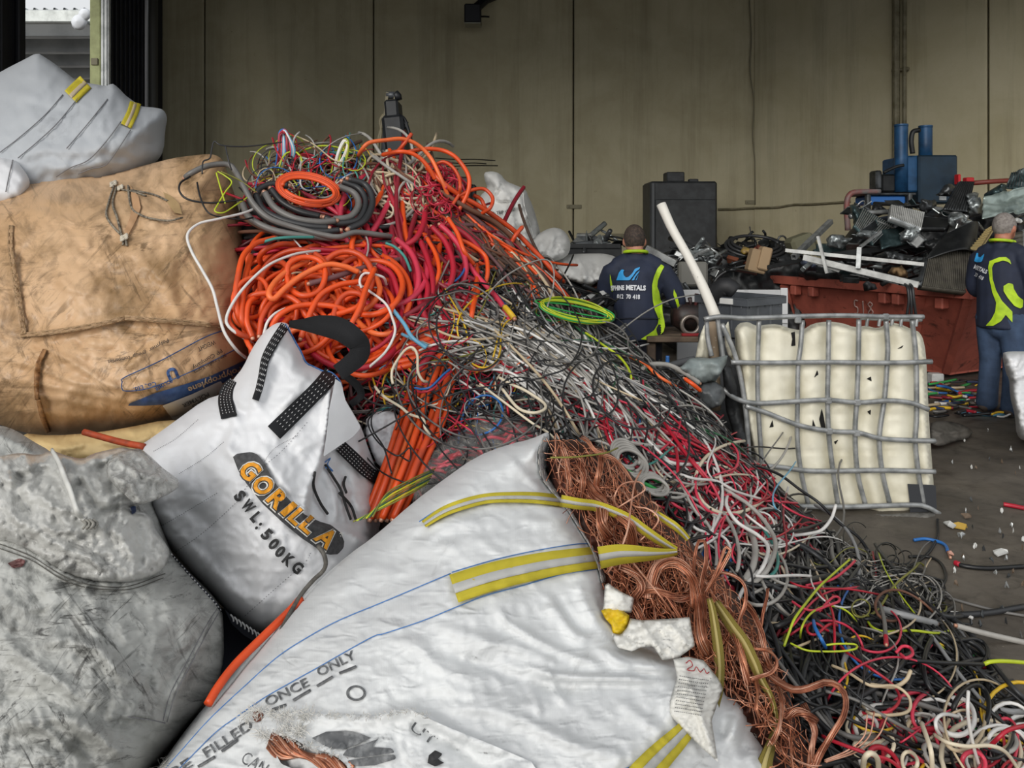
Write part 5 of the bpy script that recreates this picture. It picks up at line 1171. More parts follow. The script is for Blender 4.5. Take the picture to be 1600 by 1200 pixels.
# cords in white, teal and blue
for col,r_,pts,lb,nm in(('white',2.3,[(400,325,.2),(380,333,.26),(342,342,.3),(310,350,.3),(293,367,.3),(299,392,.3),(317,424,.3),(332,452,.3),(340,482,.3),(350,518,.28),(368,545,.22),(385,560,.1)],'white cord hanging in front of the tan bag','flex_wire'),
                         ('white',2.3,[(500,392,.2),(478,394,.26),(455,399,.3),(420,414,.32),(388,442,.32),(366,470,.32),(354,496,.3),(358,511,.3),(378,526,.26),(400,540,.1)],'white cord bowed along the left rim of the orange coil','flex_wire'),
                         ('white',2.1,[(565,450,.3),(562,440,.32),(566,430,.32),(575,427,.32),(598,433,.3),(604,445,.2)],'white cord hooked over the orange coil','flex_wire'),
                         ('white',2.1,[(570,447,.26),(576,454,.28),(602,474,.3),(613,497,.3),(617,520,.3),(603,549,.28),(580,571,.24),(560,590,.15)],'long white cord dropping past the black webbing loop','flex_wire'),
                         ('white',2.3,[(412,522,.3),(418,503,.32),(430,490,.32),(446,482,.3)],'white cord arc just above the upright bag','flex_wire'),
                         ('teal',2.6,[(412,378,.24),(430,373,.26),(455,371,.26),(490,371,.2)],'teal cable piece under the grey coil','power_cable'),
                         ('teal',2.3,[(603,380,.22),(617,386,.24),(632,401,.24),(642,424,.22)],'teal cable piece among the red arcs','power_cable'),
                         ('lblue',3.2,[(612,480,.24),(618,489,.26),(632,507,.26),(644,527,.26),(666,544,.22)],'light blue cable piece above the level orange stack','power_cable'),
                         ('lblue',2.6,[(628,522,.2),(645,530,.22),(668,541,.2)],'second light blue cable under the first','power_cable'),
                         ('cream',2.2,[(586,604,.26),(592,612,.28),(603,622,.28),(626,636,.28),(640,647,.28),(661,655,.26),(664,668,.24),(672,680,.2)],'cream cord crossing the orange bundle','flex_wire'),
                         ('cream',2.2,[(614,600,.26),(612,588,.28),(615,573,.3),(631,549,.3),(644,543,.3),(652,555,.3),(653,580,.3),(660,594,.28),(668,597,.24)],'cream cord looping above the orange bundle','flex_wire'),
                         ('cream',2.4,[(785,608,.22),(809,637,.24),(832,645,.26),(850,640,.26),(850,630,.26),(822,611,.26),(798,600,.24),(780,590,.2)],'cream cord loop above the mouth of the front bag','flex_wire'),
                         ('cream',2.0,[(750,600,.2),(790,630,.22),(830,660,.22),(856,676,.18),(880,700,.1)],'cream cord running down to the front bag mouth','flex_wire'),
                         ('blue',1.8,[(648,606,.24),(660,608,.26),(674,604,.27),(691,587,.26),(703,577,.22)],'blue tie wire round the orange bundle','wire'),
                         ('red',1.8,[(648,611,.24),(660,613,.26),(676,608,.27),(694,590,.26),(706,580,.22)],'red tie wire round the orange bundle','wire'),
                         ('orange',4.2,[(748,452,.14),(742,468,.2),(738,486,.2),(735,505,.12)],'orange cable end standing among black wires','power_cable'),
                         ('navy',4.4,[(760,446,.12),(780,468,.16),(795,485,.16),(806,498,.1)],'dark blue cable with a yellow end','power_cable'),
                         ('yellow',4.8,[(789,480,.2),(796,488,.21),(803,497,.2)],'yellow sleeve at the dark blue cable end','sleeve')):
    hero(col, r_, pts, lb, nm, 'cable')
# left side of the orange coil, drawn as it lies
for i,pts in enumerate(([(430,372,.2),(412,376,.24),(397,382,.26),(380,400,.28),(372,431,.3),(368,462,.3),(372,492,.28),(384,512,.22)],[(392,400,.2),(384,430,.26),(379,465,.28),(378,500,.28),(390,522,.2)],[(366,470,.2),(357,495,.26),(360,508,.28),(375,522,.28),(402,530,.22)],[(560,425,.28),(537,416,.32),(508,414,.34),(471,431,.34),(445,451,.34),(428,467,.34),(420,459,.34),(430,440,.32),(452,422,.3),(480,408,.26)],[(545,487,.28),(522,479,.32),(490,476,.33),(462,479,.34),(437,492,.34),(424,511,.3)],[(518,506,.3),(527,474,.32),(542,459,.33),(561,459,.33),(568,470,.3),(560,490,.26)],[(585,420,.34),(572,450,.36),(561,483,.36),(543,517,.32),(535,535,.2)],[(448,432,.3),(452,412,.32),(475,402,.32),(500,408,.32),(508,430,.32),(498,455,.32),(474,462,.32),(455,452,.3),(447,430,.3)],[(384,470,.24),(396,461,.28),(420,458,.3),(446,462,.3),(467,474,.3),(480,495,.28),(500,505,.24)],[(405,524,.26),(409,497,.28),(422,475,.28),(436,466,.26)],[(394,527,.26),(385,500,.28),(389,473,.28),(404,462,.26)],[(500,515,.28),(515,495,.3),(540,487,.3),(560,478,.3),(575,455,.26)],[(470,528,.3),(482,495,.34),(500,462,.34),(530,445,.33),(560,440,.3),(580,432,.26)],[(600,540,.1),(580,520,.18),(590,500,.2),(606,492,.16)],[(640,545,.1),(660,520,.12),(690,512,.1)])):
    hero(('orange','orange','orange2','orange3','orange','orange2','orange','orange','orange','orange2','orange','orange','orange','orange2','orange')[i],4.6,pts,('orange cable hanging down the outermost left of the coil','orange cable just inside the outermost left strand','orange cable rounding the lower left of the coil','bright orange hairpin loop on top of the coil','orange arc just above the upright bag top','small orange arch right of the upright bag top','straight orange cable leaning over the right of the coil','orange ring in the upper middle of the coil','orange arc sagging through the coil middle','short orange arc behind the upright bag','left orange bow behind the upright bag','orange cable rising right beneath the hairpin','long orange diagonal from the bag top to the coil right','orange end near the black loop','orange end above the level stack')[i])
# green and yellow earth wire hank
for i in range(12):
    r=np.random.default_rng(700+i);th=np.linspace(0,6.1,28)+r.uniform(0,.5);a,b_=57+r.normal(0,2.5),11+r.normal(0,2.5);cx_,cy_=901+r.normal(0,2),485+r.normal(0,3)
    cable('earth_wire',('yellow-green earth wire' if i%2 else 'green earth wire')+' in the hank left of the man in front','wire',[(cx_+a*math.cos(t)-b_*math.sin(t)*.2,cy_+a*.21*math.cos(t)+b_*math.sin(t),.22+.015*(i%4))for t in th],1.25,'lime' if i%2 else 'green',('yellow-green' if i%2 else 'green')+' hank left of the man',60,6)
for i,pts in enumerate(([(752,472,.2),(786,435,.26),(825,412,.3),(854,406,.32),(865,422,.32),(864,450,.3),(855,480,.24)],[(820,500,.26),(822,470,.3),(835,452,.34),(852,447,.34),(872,458,.34),(893,480,.34),(908,512,.32),(905,545,.3),(885,575,.26),(850,588,.2)],[(640,470,.2),(690,462,.26),(720,455,.28),(745,460,.26)],[(941,502,.26),(960,507,.3),(979,524,.32),(983,545,.32),(1002,559,.3),(1005,552,.3),(982,532,.28),(952,515,.26)],[(590,640,.3),(575,660,.3),(590,690,.3),(620,712,.3),(640,700,.3),(640,720,.3),(625,712,.28)],[(600,600,.3),(580,660,.3),(600,700,.3),(612,740,.28)],[(684,600,.3),(700,640,.3),(690,670,.3),(720,690,.3),(745,705,.26)],[(560,690,.3),(600,668,.32),(650,640,.32),(720,612,.3),(790,600,.28),(850,590,.26)],[(650,610,.3),(655,650,.32),(690,690,.32),(730,705,.3)])):
    hero(('lgrey','char','grey','grey','black','black','char','char','black')[i],1.3,pts,('pale grey wire arching over the right flank','dark springy wire hoop left of the man','grey wire over the black flank','grey wire looping beside the man in front','thin black wire curled on the orange bundle','thin black wire dropping down the orange bundle','dark wire hanging above the clear plastic bag','long dark wire crossing above the clear plastic bag','black wire bowed over the orange bundle end')[i],'wire','wire')
for i in range(7):
    hero(('olive','lime','dgreen')[i%3],1.3,[(548+i*4,815-i,-.32),(604,790-i*3.5,-.28),(640,772-i*4,-.2),(664+i*2,758-i*4,-.14)]if False else[(552+i*5,815-i*1.2,.36),(604,791-i*3.2,.34),(640,772-i*3.6,.3),(668+i*2,756-i*4,.2)],'green wire sticking into the fold of the upright bag','wire','wire','green wires into the bag fold')
# toward the tank
hero('orange3',2.6,[(985,557,.1),(994,562,.12),(1009,569,.14),(1024,584,.14),(1042,596,.14),(1056,604,.08)],'orange cable end near the grey hose')
hero('lgrey',4.0,[(1000,580,.06),(1010,572,.1),(1022,569,.12),(1046,571,.14),(1072,584,.14),(1092,598,.1)],'pale grey hose bowed over the right edge of the heap','hose','hose')
hero('lime',1.9,[(915,520,.16),(927,528,.18),(945,541,.18),(964,554,.18),(979,571,.18),(986,588,.16),(984,600,.1)],'yellow-green wire running down beside the man','wire','wire')
hero('black',2.6,[(1010,590,.1),(1040,575,.1),(1062,590,.12),(1078,612,.1)],'black cable bowed under the grey hose')
hero('orange',3.4,[(1070,592,.12),(1082,600,.14),(1094,610,.1)],'orange stub at the right edge of the heap')
# pale run and lower right
for i,(col,r_,pts,lb)in enumerate((('white',3.0,[(1140,762,.1),(1135,788,.2),(1152,816,.24),(1185,837,.24),(1200,855,.24),(1194,882,.22),(1182,902,.14)],'white cable in a double bend beside the copper'),('lgrey',3.4,[(1120,755,.12),(1143,771,.18),(1174,792,.22),(1200,822,.24),(1212,852,.24),(1200,889,.22),(1176,913,.12)],'pale grey cable in the widest bend beside the copper'),('lgrey',3.0,[(1130,800,.2),(1146,828,.22),(1155,864,.22),(1152,894,.16)],'pale grey cable inside the widest bend'),('lgrey',5.2,[(1160,812,.16),(1178,845,.18),(1178,880,.18),(1163,908,.12)],'thick pale grey cable beside the white bends'),('white',2.3,[(1180,900,.2),(1200,901,.22),(1240,899,.22),(1267,900,.2)],'straight white cable stub over the dark slope'),('white',2.6,[(1225,838,.05),(1263,834,.1),(1284,828,.14),(1299,810,.22),(1306,789,.3)],'white cable end rising in front of the tank'),('lgrey',3.2,[(985,692,.2),(1040,700,.1)],'short grey cable above the copper'),('white',2.2,[(1060,740,.16),(1085,748,.2),(1120,752,.2),(1150,768,.2),(1190,780,.14)],'white cable running right above the bends'),('green',3.4,[(958,732,.2),(980,742,.22),(1000,752,.22),(1036,771,.18)],'green cable behind the copper'),('green',2.4,[(955,722,.2),(990,740,.22),(1020,748,.22),(1050,770,.14)],'second green cable behind the copper'),('dgreen',2.6,[(985,752,.18),(1010,768,.2),(1038,780,.16)],'dark green cable behind the copper'),('red',2.6,[(1056,700,.16),(1059,722,.2),(1058,754,.14)],'bright red cable piece behind the grey coil'),('lime',1.9,[(1225,1010,.1),(1233,988,.16),(1242,966,.22),(1262,939,.24),(1282,915,.26),(1305,894,.28),(1328,874,.3)],'straight yellow-green wire slanting up over the dark slope'),('pink',2.0,[(1260,915,.16),(1300,905,.24),(1325,887,.28),(1336,876,.28)],'red wire end beside the straight yellow-green wire'),('red',1.9,[(1278,918,.2),(1284,930,.22),(1300,954,.22),(1304,990,.2),(1303,1022,.14)],'red wire hanging down the dark slope'),('pink',2.0,[(1238,940,.18),(1254,950,.22),(1272,954,.22),(1294,946,.24),(1310,940,.24),(1311,934,.24),(1302,933,.24),(1290,944,.22),(1280,955,.18)],'red wire with a small hoop on the dark slope'),('red',2.2,[(1310,1005,.12),(1324,1020,.16),(1360,1044,.2),(1396,1071,.2),(1405,1095,.2),(1384,1113,.2),(1342,1114,.12)],'long red wire bowed on the dark slope'),('beige',2.4,[(1300,1040,.14),(1324,1050,.18),(1360,1071,.22),(1398,1072,.24),(1420,1089,.24),(1420,1110,.22),(1396,1117,.2),(1360,1115,.18),(1345,1100,.1)],'beige cable looped on the dark slope'),('beige',3.0,[(1360,1070,.18),(1396,1073,.22),(1415,1063,.26),(1423,1048,.3)],'beige cable end turned up on the dark slope'),('white',2.7,[(1513,1080,.5),(1512,1105,.44),(1514,1130,.36),(1522,1170,.24),(1532,1202,.14)],'white rod standing up in the bottom right corner'),('cream',4.2,[(1349,1215,.1),(1350,1187,.24),(1360,1177,.28),(1371,1186,.24),(1373,1215,.1)],'cream cable arch at the bottom edge'),('cream',3.8,[(1440,1130,.2),(1447,1149,.24),(1455,1176,.24),(1457,1215,.14)],'cream cable running down to the bottom edge'),('white',2.7,[(1470,1150,.2),(1463,1138,.26),(1463,1124,.28),(1475,1116,.28),(1497,1119,.2)],'white loop in the bottom right corner'),('cream',3.0,[(1460,1148,.2),(1480,1160,.24),(1510,1166,.26),(1545,1165,.26),(1570,1174,.24),(1590,1200,.14)],'long cream cable along the bottom right corner'),('red',3.2,[(1545,1168,.16),(1561,1152,.24),(1577,1140,.28),(1610,1132,.28)],'red cable bowed at the right edge'),('red',2.8,[(1285,1150,.14),(1302,1158,.18),(1360,1179,.24),(1392,1189,.24),(1420,1215,.2)],'red cable crossing the bottom edge'),('lime',3.0,[(1537,1038,.2),(1548,1034,.24),(1570,1033,.26),(1610,1036,.26)],'pale yellow-green cable at the right edge'),('black',3.2,[(1418,1030,.16),(1440,1033,.2),(1480,1036,.22),(1538,1038,.2)],'black cable joined to the pale yellow-green one'),('lgrey',4.4,[(1495,978,.05),(1540,990,.08),(1610,1006,.1)],'pale grey conduit lying at the right edge'),('silver',5.2,[(1380,952,.1),(1408,960,.14),(1435,967,.14),(1462,974,.1)],'grey taped harness on the right foot of the heap'),('grey',3.2,[(1370,938,.14),(1377,950,.2),(1382,972,.22),(1384,1000,.2)],'grey cable with a red ring on the right foot'),('red',3.6,[(1384,994,.21),(1384.4,1001,.2),(1384.8,1007,.2)],'red ring on the grey cable end'),('blue',3.0,[(1271,970,.2),(1274,982,.22),(1284,1000,.2),(1290,1012,.14)],'blue tape end on the dark slope'),('lime',1.6,[(1290,1008,.16),(1310,1006,.2),(1336,1007,.22),(1338,1013,.22),(1320,1017,.2),(1290,1018,.16),(1260,1016,.14),(1235,1005,.12)],'flat yellow-green loop on the dark slope'),('pink',2.4,[(1400,1020,.2),(1410,1010,.24),(1422,1012,.26),(1426,1022,.26),(1416,1028,.24),(1407,1022,.22)],'small red curl on the dark slope'),('black',2.4,[(1180,727,.1),(1217,741,.1),(1250,765,.1),(1280,786,.1),(1310,816,.1),(1340,838,.1),(1358,862,.05)],'black cable slanting below the caged tank'),('black',2.8,[(1255,1120,.16),(1290,1105,.18),(1340,1130,.2),(1400,1150,.18),(1440,1170,.1)],'black cable bowed at the bottom of the slope'),('grey',2.6,[(1290,1080,.14),(1340,1095,.18),(1400,1130,.2),(1440,1150,.16)],'grey cable sagging across the slope bottom'))):
    hero(col, r_, pts, lb, 'wire' if r_ < 2.1 else 'power_cable', 'cable')
for i in range(5):
    th = np.linspace(0, 5.6, 20) + .7 * i
    hero('lgrey',3.0,[(976+i*3+(24+i)*math.cos(t)*.8-16*math.sin(t)*.4,708+i*4+18*math.cos(t)*.7+17*math.sin(t),.2+.01*i)for t in th],'pale grey cable in the upper round coil behind the copper',group='upper grey coil behind the copper',n=40)
    hero('lgrey',2.7,[(1016+i*2+20*math.cos(t),752+i*2+13*math.sin(t)+5*math.cos(t),.22+.01*i)for t in th],'pale grey cable in the lower round coil behind the copper',group='lower grey coil behind the copper',n=40)
# clear plastic bag with red cables, half buried
oP=[(640,745),(655,715),(690,690),(720,672),(735,655),(760,648),(800,650),(824,660),(840,672),(850,685),(820,700),(780,715),(740,735),(700,765),(660,790),(640,780)]
WP=Pillow(oP,[(x,y,float(H(x,y))-.13)for x,y in oP],.12,20,5,[([(690,700),(740,690),(800,690)],5,.02),([(660,740),(700,730),(740,720)],5,.02),([(740,660),(760,680),(820,670)],5,-.02)],[(.022,18,121),(.012,9,122)])
o=WP.build('plastic_bag',film('clear_bag','#ffffff',.12,.1,milk='#dededb',bump=.8,bsc=9));tag(o,'clear plastic bag of red and black cables half buried below the heap middle','bag')
for i in range(34):
    r=np.random.default_rng(900+i);x=r.uniform(655,820);y=742-(x-655)*.42+r.uniform(-22,20);a=r.uniform(-.9,.4)
    hero(('red','pink','char','crimson')[i%4],r.uniform(1.8,3.4),[(x-22*math.cos(a),y-22*math.sin(a),.05),(x,y+r.uniform(-5,5),.10),(x+24*math.cos(a+.4),y+24*math.sin(a+.4),.05)],('red','red','black','red')[i%4]+' cable inside the clear plastic bag',group=('red','red','black','red')[i%4]+' cables in the plastic bag')
# white cloth corner behind the upright bag
WQ=Pillow([(566,660),(590,640),(625,645),(640,690),(600,735),(585,720)],[(575,660,3.02),(620,650,3.05),(600,730,2.9)],.06,6,4,[([(580,665),(610,680),(600,725)],5,.02)],[(.02,14,131)])
o = WQ.build('white_cloth', M_bagG); tag(o, 'white cloth corner behind the upright bag', 'cloth')

# ------------------------------------------------------------------ copper spilling from the front bag
CC=[(865,700,2.32),(900,695,2.38),(950,715,2.40),(1000,775,2.32),(1060,850,2.22),(955,840,2.14),(900,780,2.24),(1000,920,2.05),(1100,920,2.12),(1150,1000,2.02),(1200,1060,1.95),(1190,990,2.08),(1250,1120,1.86),(1230,1200,1.74),(1120,1020,1.92),(1280,1190,1.78),(1150,1080,1.86),(960,960,1.98)]
HCU = Depth(CC, .01)
oC=[(858,684),(880,688),(912,690),(950,703),(985,738),(1025,786),(1066,828),(1100,872),(1140,915),(1178,965),(1212,1020),(1238,1080),(1262,1150),(1285,1210),(1290,1270),(1120,1270),(1100,1130),(1050,1030),(980,1010),(945,965),(925,900),(880,815),(855,745)]
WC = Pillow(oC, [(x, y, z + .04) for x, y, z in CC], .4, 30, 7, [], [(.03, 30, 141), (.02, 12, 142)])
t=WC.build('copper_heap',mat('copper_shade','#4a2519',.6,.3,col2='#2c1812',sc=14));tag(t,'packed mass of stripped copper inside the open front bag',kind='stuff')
def cpath(q): return P(q[:, 0], q[:, 1], HCU(q[:, 0], q[:, 1]) - q[:, 2])
def strands(guides, rpx, ms, seed, name, parent=None):
    r = np.random.default_rng(seed)
    w3=np.array([cpath(g)for g in guides]);V,fs=tubes(w3,np.full(len(w3),rpx*2.05/F),4);fs=np.array([f for f in fs if len(f)==4]);K,M_,_=V.shape
    fc = (fs[None] + (np.arange(K) * M_)[:, None, None]).reshape(-1, 4)
    o=obj(name,V.reshape(-1,3),fc,ms,parent,True,midx=np.repeat(r.integers(0,len(ms),K),len(fs)));o['kind']='stuff';return o
def bundle(pts, wpx, label, seed, dens=1.6, rs=.85, n=24, fr=.25, group=None, lift=.06):
    r=np.random.default_rng(seed);g=np.array([p if len(p)==3 else(*p,lift)for p in pts],float);g=spline(g,n)
    k=int(max(6,wpx*dens));tng=np.gradient(g[:,:2],axis=0);tng/=np.linalg.norm(tng,axis=1,keepdims=True)+1e-9;nn=np.stack([-tng[:,1],tng[:,0]],1)
    out = []; tt = np.linspace(0, 1, n); tw = r.uniform(1.5, 4)
    for i in range(k):
        a = i / k * 6.28; rr = r.uniform(.3, 1) * (1 + fr * r.normal(0, 1) * (tt * 2 - 1) ** 4 * 1.5)
        off = wpx / 2 * rr * np.cos(a + tw * tt); dz = wpx / 2 * rr * np.sin(a + tw * tt) * 2.05 / F
        j=np.stack([off*nn[:,0],off*nn[:,1],dz],1);j[:,:2]+=(r.normal(0,.7,(n,2)).cumsum(0)*.25)
        out.append(g + j)
    b0 = cpath(g).mean(0); th_ = thing('copper_cable', label, 'copper', b0, group)
    strands(out, rs, [M_cu, M_cup, M_cud], seed, 'strands', th_)
    return th_
CB=[([(1190,1040),(1213,1062,.1),(1240,1077,.14),(1264,1074,.18),(1288,1066,.2),(1309,1071,.2),(1321,1089,.2),(1318,1116,.18),(1300,1146,.14),(1281,1176,.08),(1268,1205,.04)],11,'thick copper rope bowing out right from the copper spill',2.6,1.0),
      ([(1155,1012),(1174,1014,.1),(1201,1017,.14),(1214,1032,.16),(1207,1050,.14),(1174,1062,.1)],5,'copper loop hooked round the olive strap',1.6,.9),
      ([(1080,925),(1083,900,.12),(1086,867,.2),(1092,846,.22),(1101,846,.22),(1104,870,.2),(1096,909,.12),(1090,940,.05)],6,'tall narrow copper loop at the strap tip',1.6,.9),
      ([(1100,930),(1116,900,.14),(1128,870,.2),(1134,855,.22),(1141,862,.22),(1125,891,.16),(1104,920,.08)],6,'second copper loop right of the tall narrow one',1.6,.9),
      ([(1105,905),(1122,894,.12),(1149,900,.16),(1164,915,.16),(1165,942,.14),(1155,970,.08),(1150,1000,.02)],5,'copper loop drooping right of the strap tip',1.6,.9),
      ([(1010,935),(1018,905,.08),(1032,882,.12),(1056,878,.14),(1077,897,.14),(1084,921,.1),(1085,950,.05)],18,'thick copper swirl under the strap tip',2.0,.8),
      ([(1092,915),(1095,945,.1),(1094,975,.12),(1096,1000,.12),(1106,1025,.06)],18,'hanging copper sheaf left of the olive strap',2.0,.8),
      ([(968,884),(984,892,.08),(998,904,.1),(1002,920,.1),(990,938,.06),(998,960,.04),(1006,985,.02)],13,'copper skein under the lower yellow strap',2.0,.8),
      ([(920,752),(930,772,.1),(942,789,.14),(940,816,.14),(950,842,.08)],20,'bushy copper tuft over the upper yellow strap',2.4,.7),
      ([(956,790),(968,804,.14),(984,822,.16),(988,846,.1),(980,860,.04)],18,'copper tuft curling back at the upper strap',2.4,.7),
      ([(905,722),(911,738,.1),(911,755,.1),(904,776,.04)],11,'upright copper strands deep in the bag mouth',1.8,.8),
      ([(940,702),(938,722,.1),(934,742,.12),(929,764,.06)],11,'upright copper strands right of the deep ones',1.8,.8),
      ([(880,700),(886,722,.06),(889,748,.06),(888,778,.02)],9,'copper strands along the rim of the bag mouth',1.6,.8),
      ([(908,684,.04),(918,690,.1),(932,706,.12),(962,718,.12),(986,750,.08),(995,775,.02)],7,'copper strands arching along the top of the spill',1.5,.8),
      ([(1255,1100),(1266,1122,.1),(1273,1142,.1),(1268,1170,.08),(1264,1210,.02)],10,'copper rope standing by the bottom edge',2.2,.8),
      ([(1225,1120),(1245,1112,.1),(1262,1118,.12),(1276,1130,.1)],14,'frayed copper brush near the bottom edge',2.6,.6),
      ([(1160,935),(1178,960,.1),(1190,990,.12),(1196,1020,.1),(1206,1050,.04)],9,'copper rope right of the olive strap',1.8,.9),
      ([(1185,1000),(1192,960,.1),(1197,935,.14),(1200,920,.14)],5,'copper end pointing up beside the dark slope',1.6,.9),
      ([(1180,1050),(1184,1080,.12),(1182,1105,.14),(1186,1122,.1)],6,'copper strands hanging over the olive strap',1.4,.9),
      ([(1020,905),(1036,925,.1),(1052,948,.1),(1070,975,.06)],6,'straight copper strands under the swirl',1.6,.9),
      ([(1000,920),(1030,925,.1),(1060,935,.1),(1085,930,.05)],12,'copper band lying across below the swirl',2.0,.7),
      ([(1215,1070),(1222,1100,.1),(1216,1140,.1),(1200,1170,.04)],9,'copper strands behind the olive strap foot',1.6,.8),
      ([(1140,960),(1150,990,.1),(1160,1030,.1),(1170,1070,.06)],12,'copper sheaf between the two olive straps',1.8,.8)]
for i, (pts, wpx, lb, dn, rs) in enumerate(CB): bundle(pts, wpx, lb, 300 + i, dn, rs)
# loose strands
r = np.random.default_rng(77); LS = []
cpoly = np.array(oC) 
while len(LS) < 900:
    c = r.uniform((855, 685), (1285, 1200))
    if not inside(oC, c[0], c[1]): continue
    L=r.uniform(35,110);a=math.radians(62)+r.normal(0,.5);t_=np.linspace(0,1,14);an=a+r.normal(0,.55)*(t_-.5)*2+r.normal(0,.35)*np.sin(t_*6)
    q=c+np.cumsum(np.stack([np.cos(an),np.sin(an)],1)*L/14,0)-L/2*np.array([math.cos(a),math.sin(a)])
    if inside(oC, q[:, 0], q[:, 1]).mean() < .8 or inside(WF.out, q[:, 0], q[:, 1]).mean() > .3: continue
    LS.append(np.column_stack([q, r.uniform(-.01, .07) + .02 * np.sin(t_ * 5 + r.uniform(0, 6))]))
o=strands(LS,.75,[M_cu,M_cup,M_cud,M_cu],5,'copper_tangle');tag(o,'loose copper strands over the copper spill')
# single wires that loop clear of it
for i,pts in enumerate(([(968,800,.1),(960,778,.16),(972,757,.2),(998,753,.2),(1008,764,.2),(996,774,.18),(972,789,.14),(955,800,.08)],[(950,895,.1),(965,870,.16),(980,830,.2),(986,790,.22),(992,755,.22),(1002,735,.2)],[(1000,845,.1),(1024,822,.16),(1028,808,.18),(1012,795,.18),(990,790,.16),(975,768,.12)],[(1010,790,.1),(1018,784,.16),(1028,792,.18),(1022,806,.18)],[(990,880,.1),(1010,905,.14),(1034,935,.14),(1055,965,.08)],[(972,855,.12),(990,866,.14),(1020,872,.14),(1050,866,.1)],[(860,715,.1),(900,714,.14),(945,708,.16),(965,700,.1)],[(1288,1190,.05),(1330,1174,.1),(1358,1150,.16),(1366,1112,.2)],[(1288,1188,.05),(1325,1172,.1),(1350,1150,.16),(1355,1116,.2)],[(1290,1191,.05),(1340,1174,.1),(1372,1150,.16),(1386,1120,.2)])):
    q=spline(np.array(pts,float),34);w3=cpath(q)if i<7 else lift3(q,.1);bb=MB();bb.tube(w3,(1.5 if i<7 else 1.1)*2.1/F,6)
    o=bb.build('copper_wire',M_cup if i!=6 else CM['olive'],None,True);tag(o,('pale copper wire curled in a loop over the tuft','long pale copper wire rising across the straps','pale copper wire bowed right of the tuft','small copper hook right of the tuft','straight copper wire under the swirl','copper wire lying along the lower strap','greenish wire across the top of the bag mouth','lowest of three thin copper wires fanning out at the bottom','steepest of three thin copper wires fanning out','longest of three thin copper wires fanning out')[i],'wire')
# ------------------------------------------------------------------ caged tank
M_tank = mat('aged_white_plastic', '#e2decb', .5, col2='#c5bea4', sc=5, lo=.45, hi=.8, bump=.15, bsc=8)
M_cage = mat('galvanised_tube', '#a9abab', .42, .45, col2='#7d8080', sc=14)
M_dkrub = mat('black_rubber', '#1d1e21', .6, col2='#2a2a2c', sc=10)
YI = lambda x, y: 4.14 + (800 - np.asarray(y, float)) * .00012 + (np.asarray(x, float) - 1300) * .0001
tk=thing('caged_tank','battered white plastic tank in a bent steel tube cage, standing on the floor','tank',P(1300,805,4.4))
Vx=[[(1128,506),(1150,560),(1165,640),(1172,740),(1180,790)],[(1186,500),(1184,560),(1184,620),(1188,690),(1192,740),(1200,788)],[(1254,500),(1251,540),(1247,572),(1246,625),(1246,690),(1252,740),(1263,788)],[(1295,500),(1294,570),(1293,625),(1295,680),(1302,740),(1309,788)],[(1342,499),(1341,560),(1339,620),(1336,678),(1340,740),(1352,788)],[(1384,498),(1387,540),(1386,570),(1382,622),(1374,682),(1378,735),(1390,787)],[(1425,499),(1431,560),(1432,650),(1430,690),(1435,740),(1443,788)]]
Hx=[[(1100,499),(1124,495),(1160,497),(1200,496),(1255,494),(1320,493),(1385,495),(1443,495)],[(1142,566),(1200,567),(1290,566),(1385,567),(1456,565)],[(1130,608),(1148,622),(1180,630),(1230,628),(1290,625),(1340,629),(1390,626),(1425,630),(1451,640)],[(1165,634),(1200,646),(1250,665),(1300,674),(1340,676),(1375,685),(1420,688),(1461,689)],[(1172,726),(1220,730),(1272,736),(1375,735),(1461,737)],[(1190,789),(1250,791),(1320,792),(1420,789),(1447,792),(1468,803)]]
chan=[spline(v,20)[:,:2]for v in Vx];mids=[np.array([((a[0]+b_[0])/2+2,a[1])for a,b_ in zip(chan[i],chan[i+1])])for i in range(len(chan)-1)]
def flute(x, y):
    z = 0 * x
    for c in chan[1:]:
        d, _ = polydist(c, x, y, False); z = z - .035 * np.exp(-(d / 9) ** 2)
    for c in mids[1:]:
        d, _ = polydist(c, x, y, False); z = z + .012 * np.exp(-(d / 8) ** 2)
    for yy in (578, 648, 705): z = z - .008 * np.exp(-((y - yy) / 2.5) ** 2)
    return z
oI=[(1146,520),(1152,506),(1168,502),(1182,510),(1196,507),(1215,506),(1236,514),(1254,516),(1270,505),(1295,502),(1318,505),(1336,512),(1352,508),(1372,514),(1388,503),(1406,506),(1424,514),(1440,520),(1447,550),(1449,600),(1452,660),(1456,720),(1462,795),(1430,802),(1380,812),(1360,800),(1300,796),(1215,794),(1195,780),(1178,720),(1160,640)]
WI=Pillow(oI,[(x,y,float(YI(x,y)))for x,y in((1150,510),(1300,505),(1445,520),(1180,640),(1300,650),(1450,660),(1210,790),(1330,790),(1460,790))],.75,9,5,[([(1155,510),(1165,540),(1172,600)],6,.03)],[(.006,40,151)],smooth=1,extra=flute)
WI.build('tank_body', M_tank, tk)
def cagetube(pth, r, dy, name):
    q=spline(pth,40);w3=P(q[:,0],q[:,1],YI(q[:,0],q[:,1])-dy);bb=MB();bb.tube(w3,r*1.18,8);return bb.build(name,M_cage,tk,True)
for v in Vx: cagetube(v, .0115, .012, 'upright_bar')
for h in Hx: cagetube(h, .0115, .036, 'cross_bar')
for v in([(1104,502),(1106,530),(1112,556)],[(1121,499),(1126,530),(1130,558)]):cagetube(v,.011,.0,'upright_bar')
for x in(1357,1376,1396,1410,1434):cagetube([(x,496),(x-2,503),(x-3,510)],.008,-.12,'rear_bar')
cagetube([(1345, 497), (1390, 499), (1440, 500)], .009, -.14, 'rear_bar')
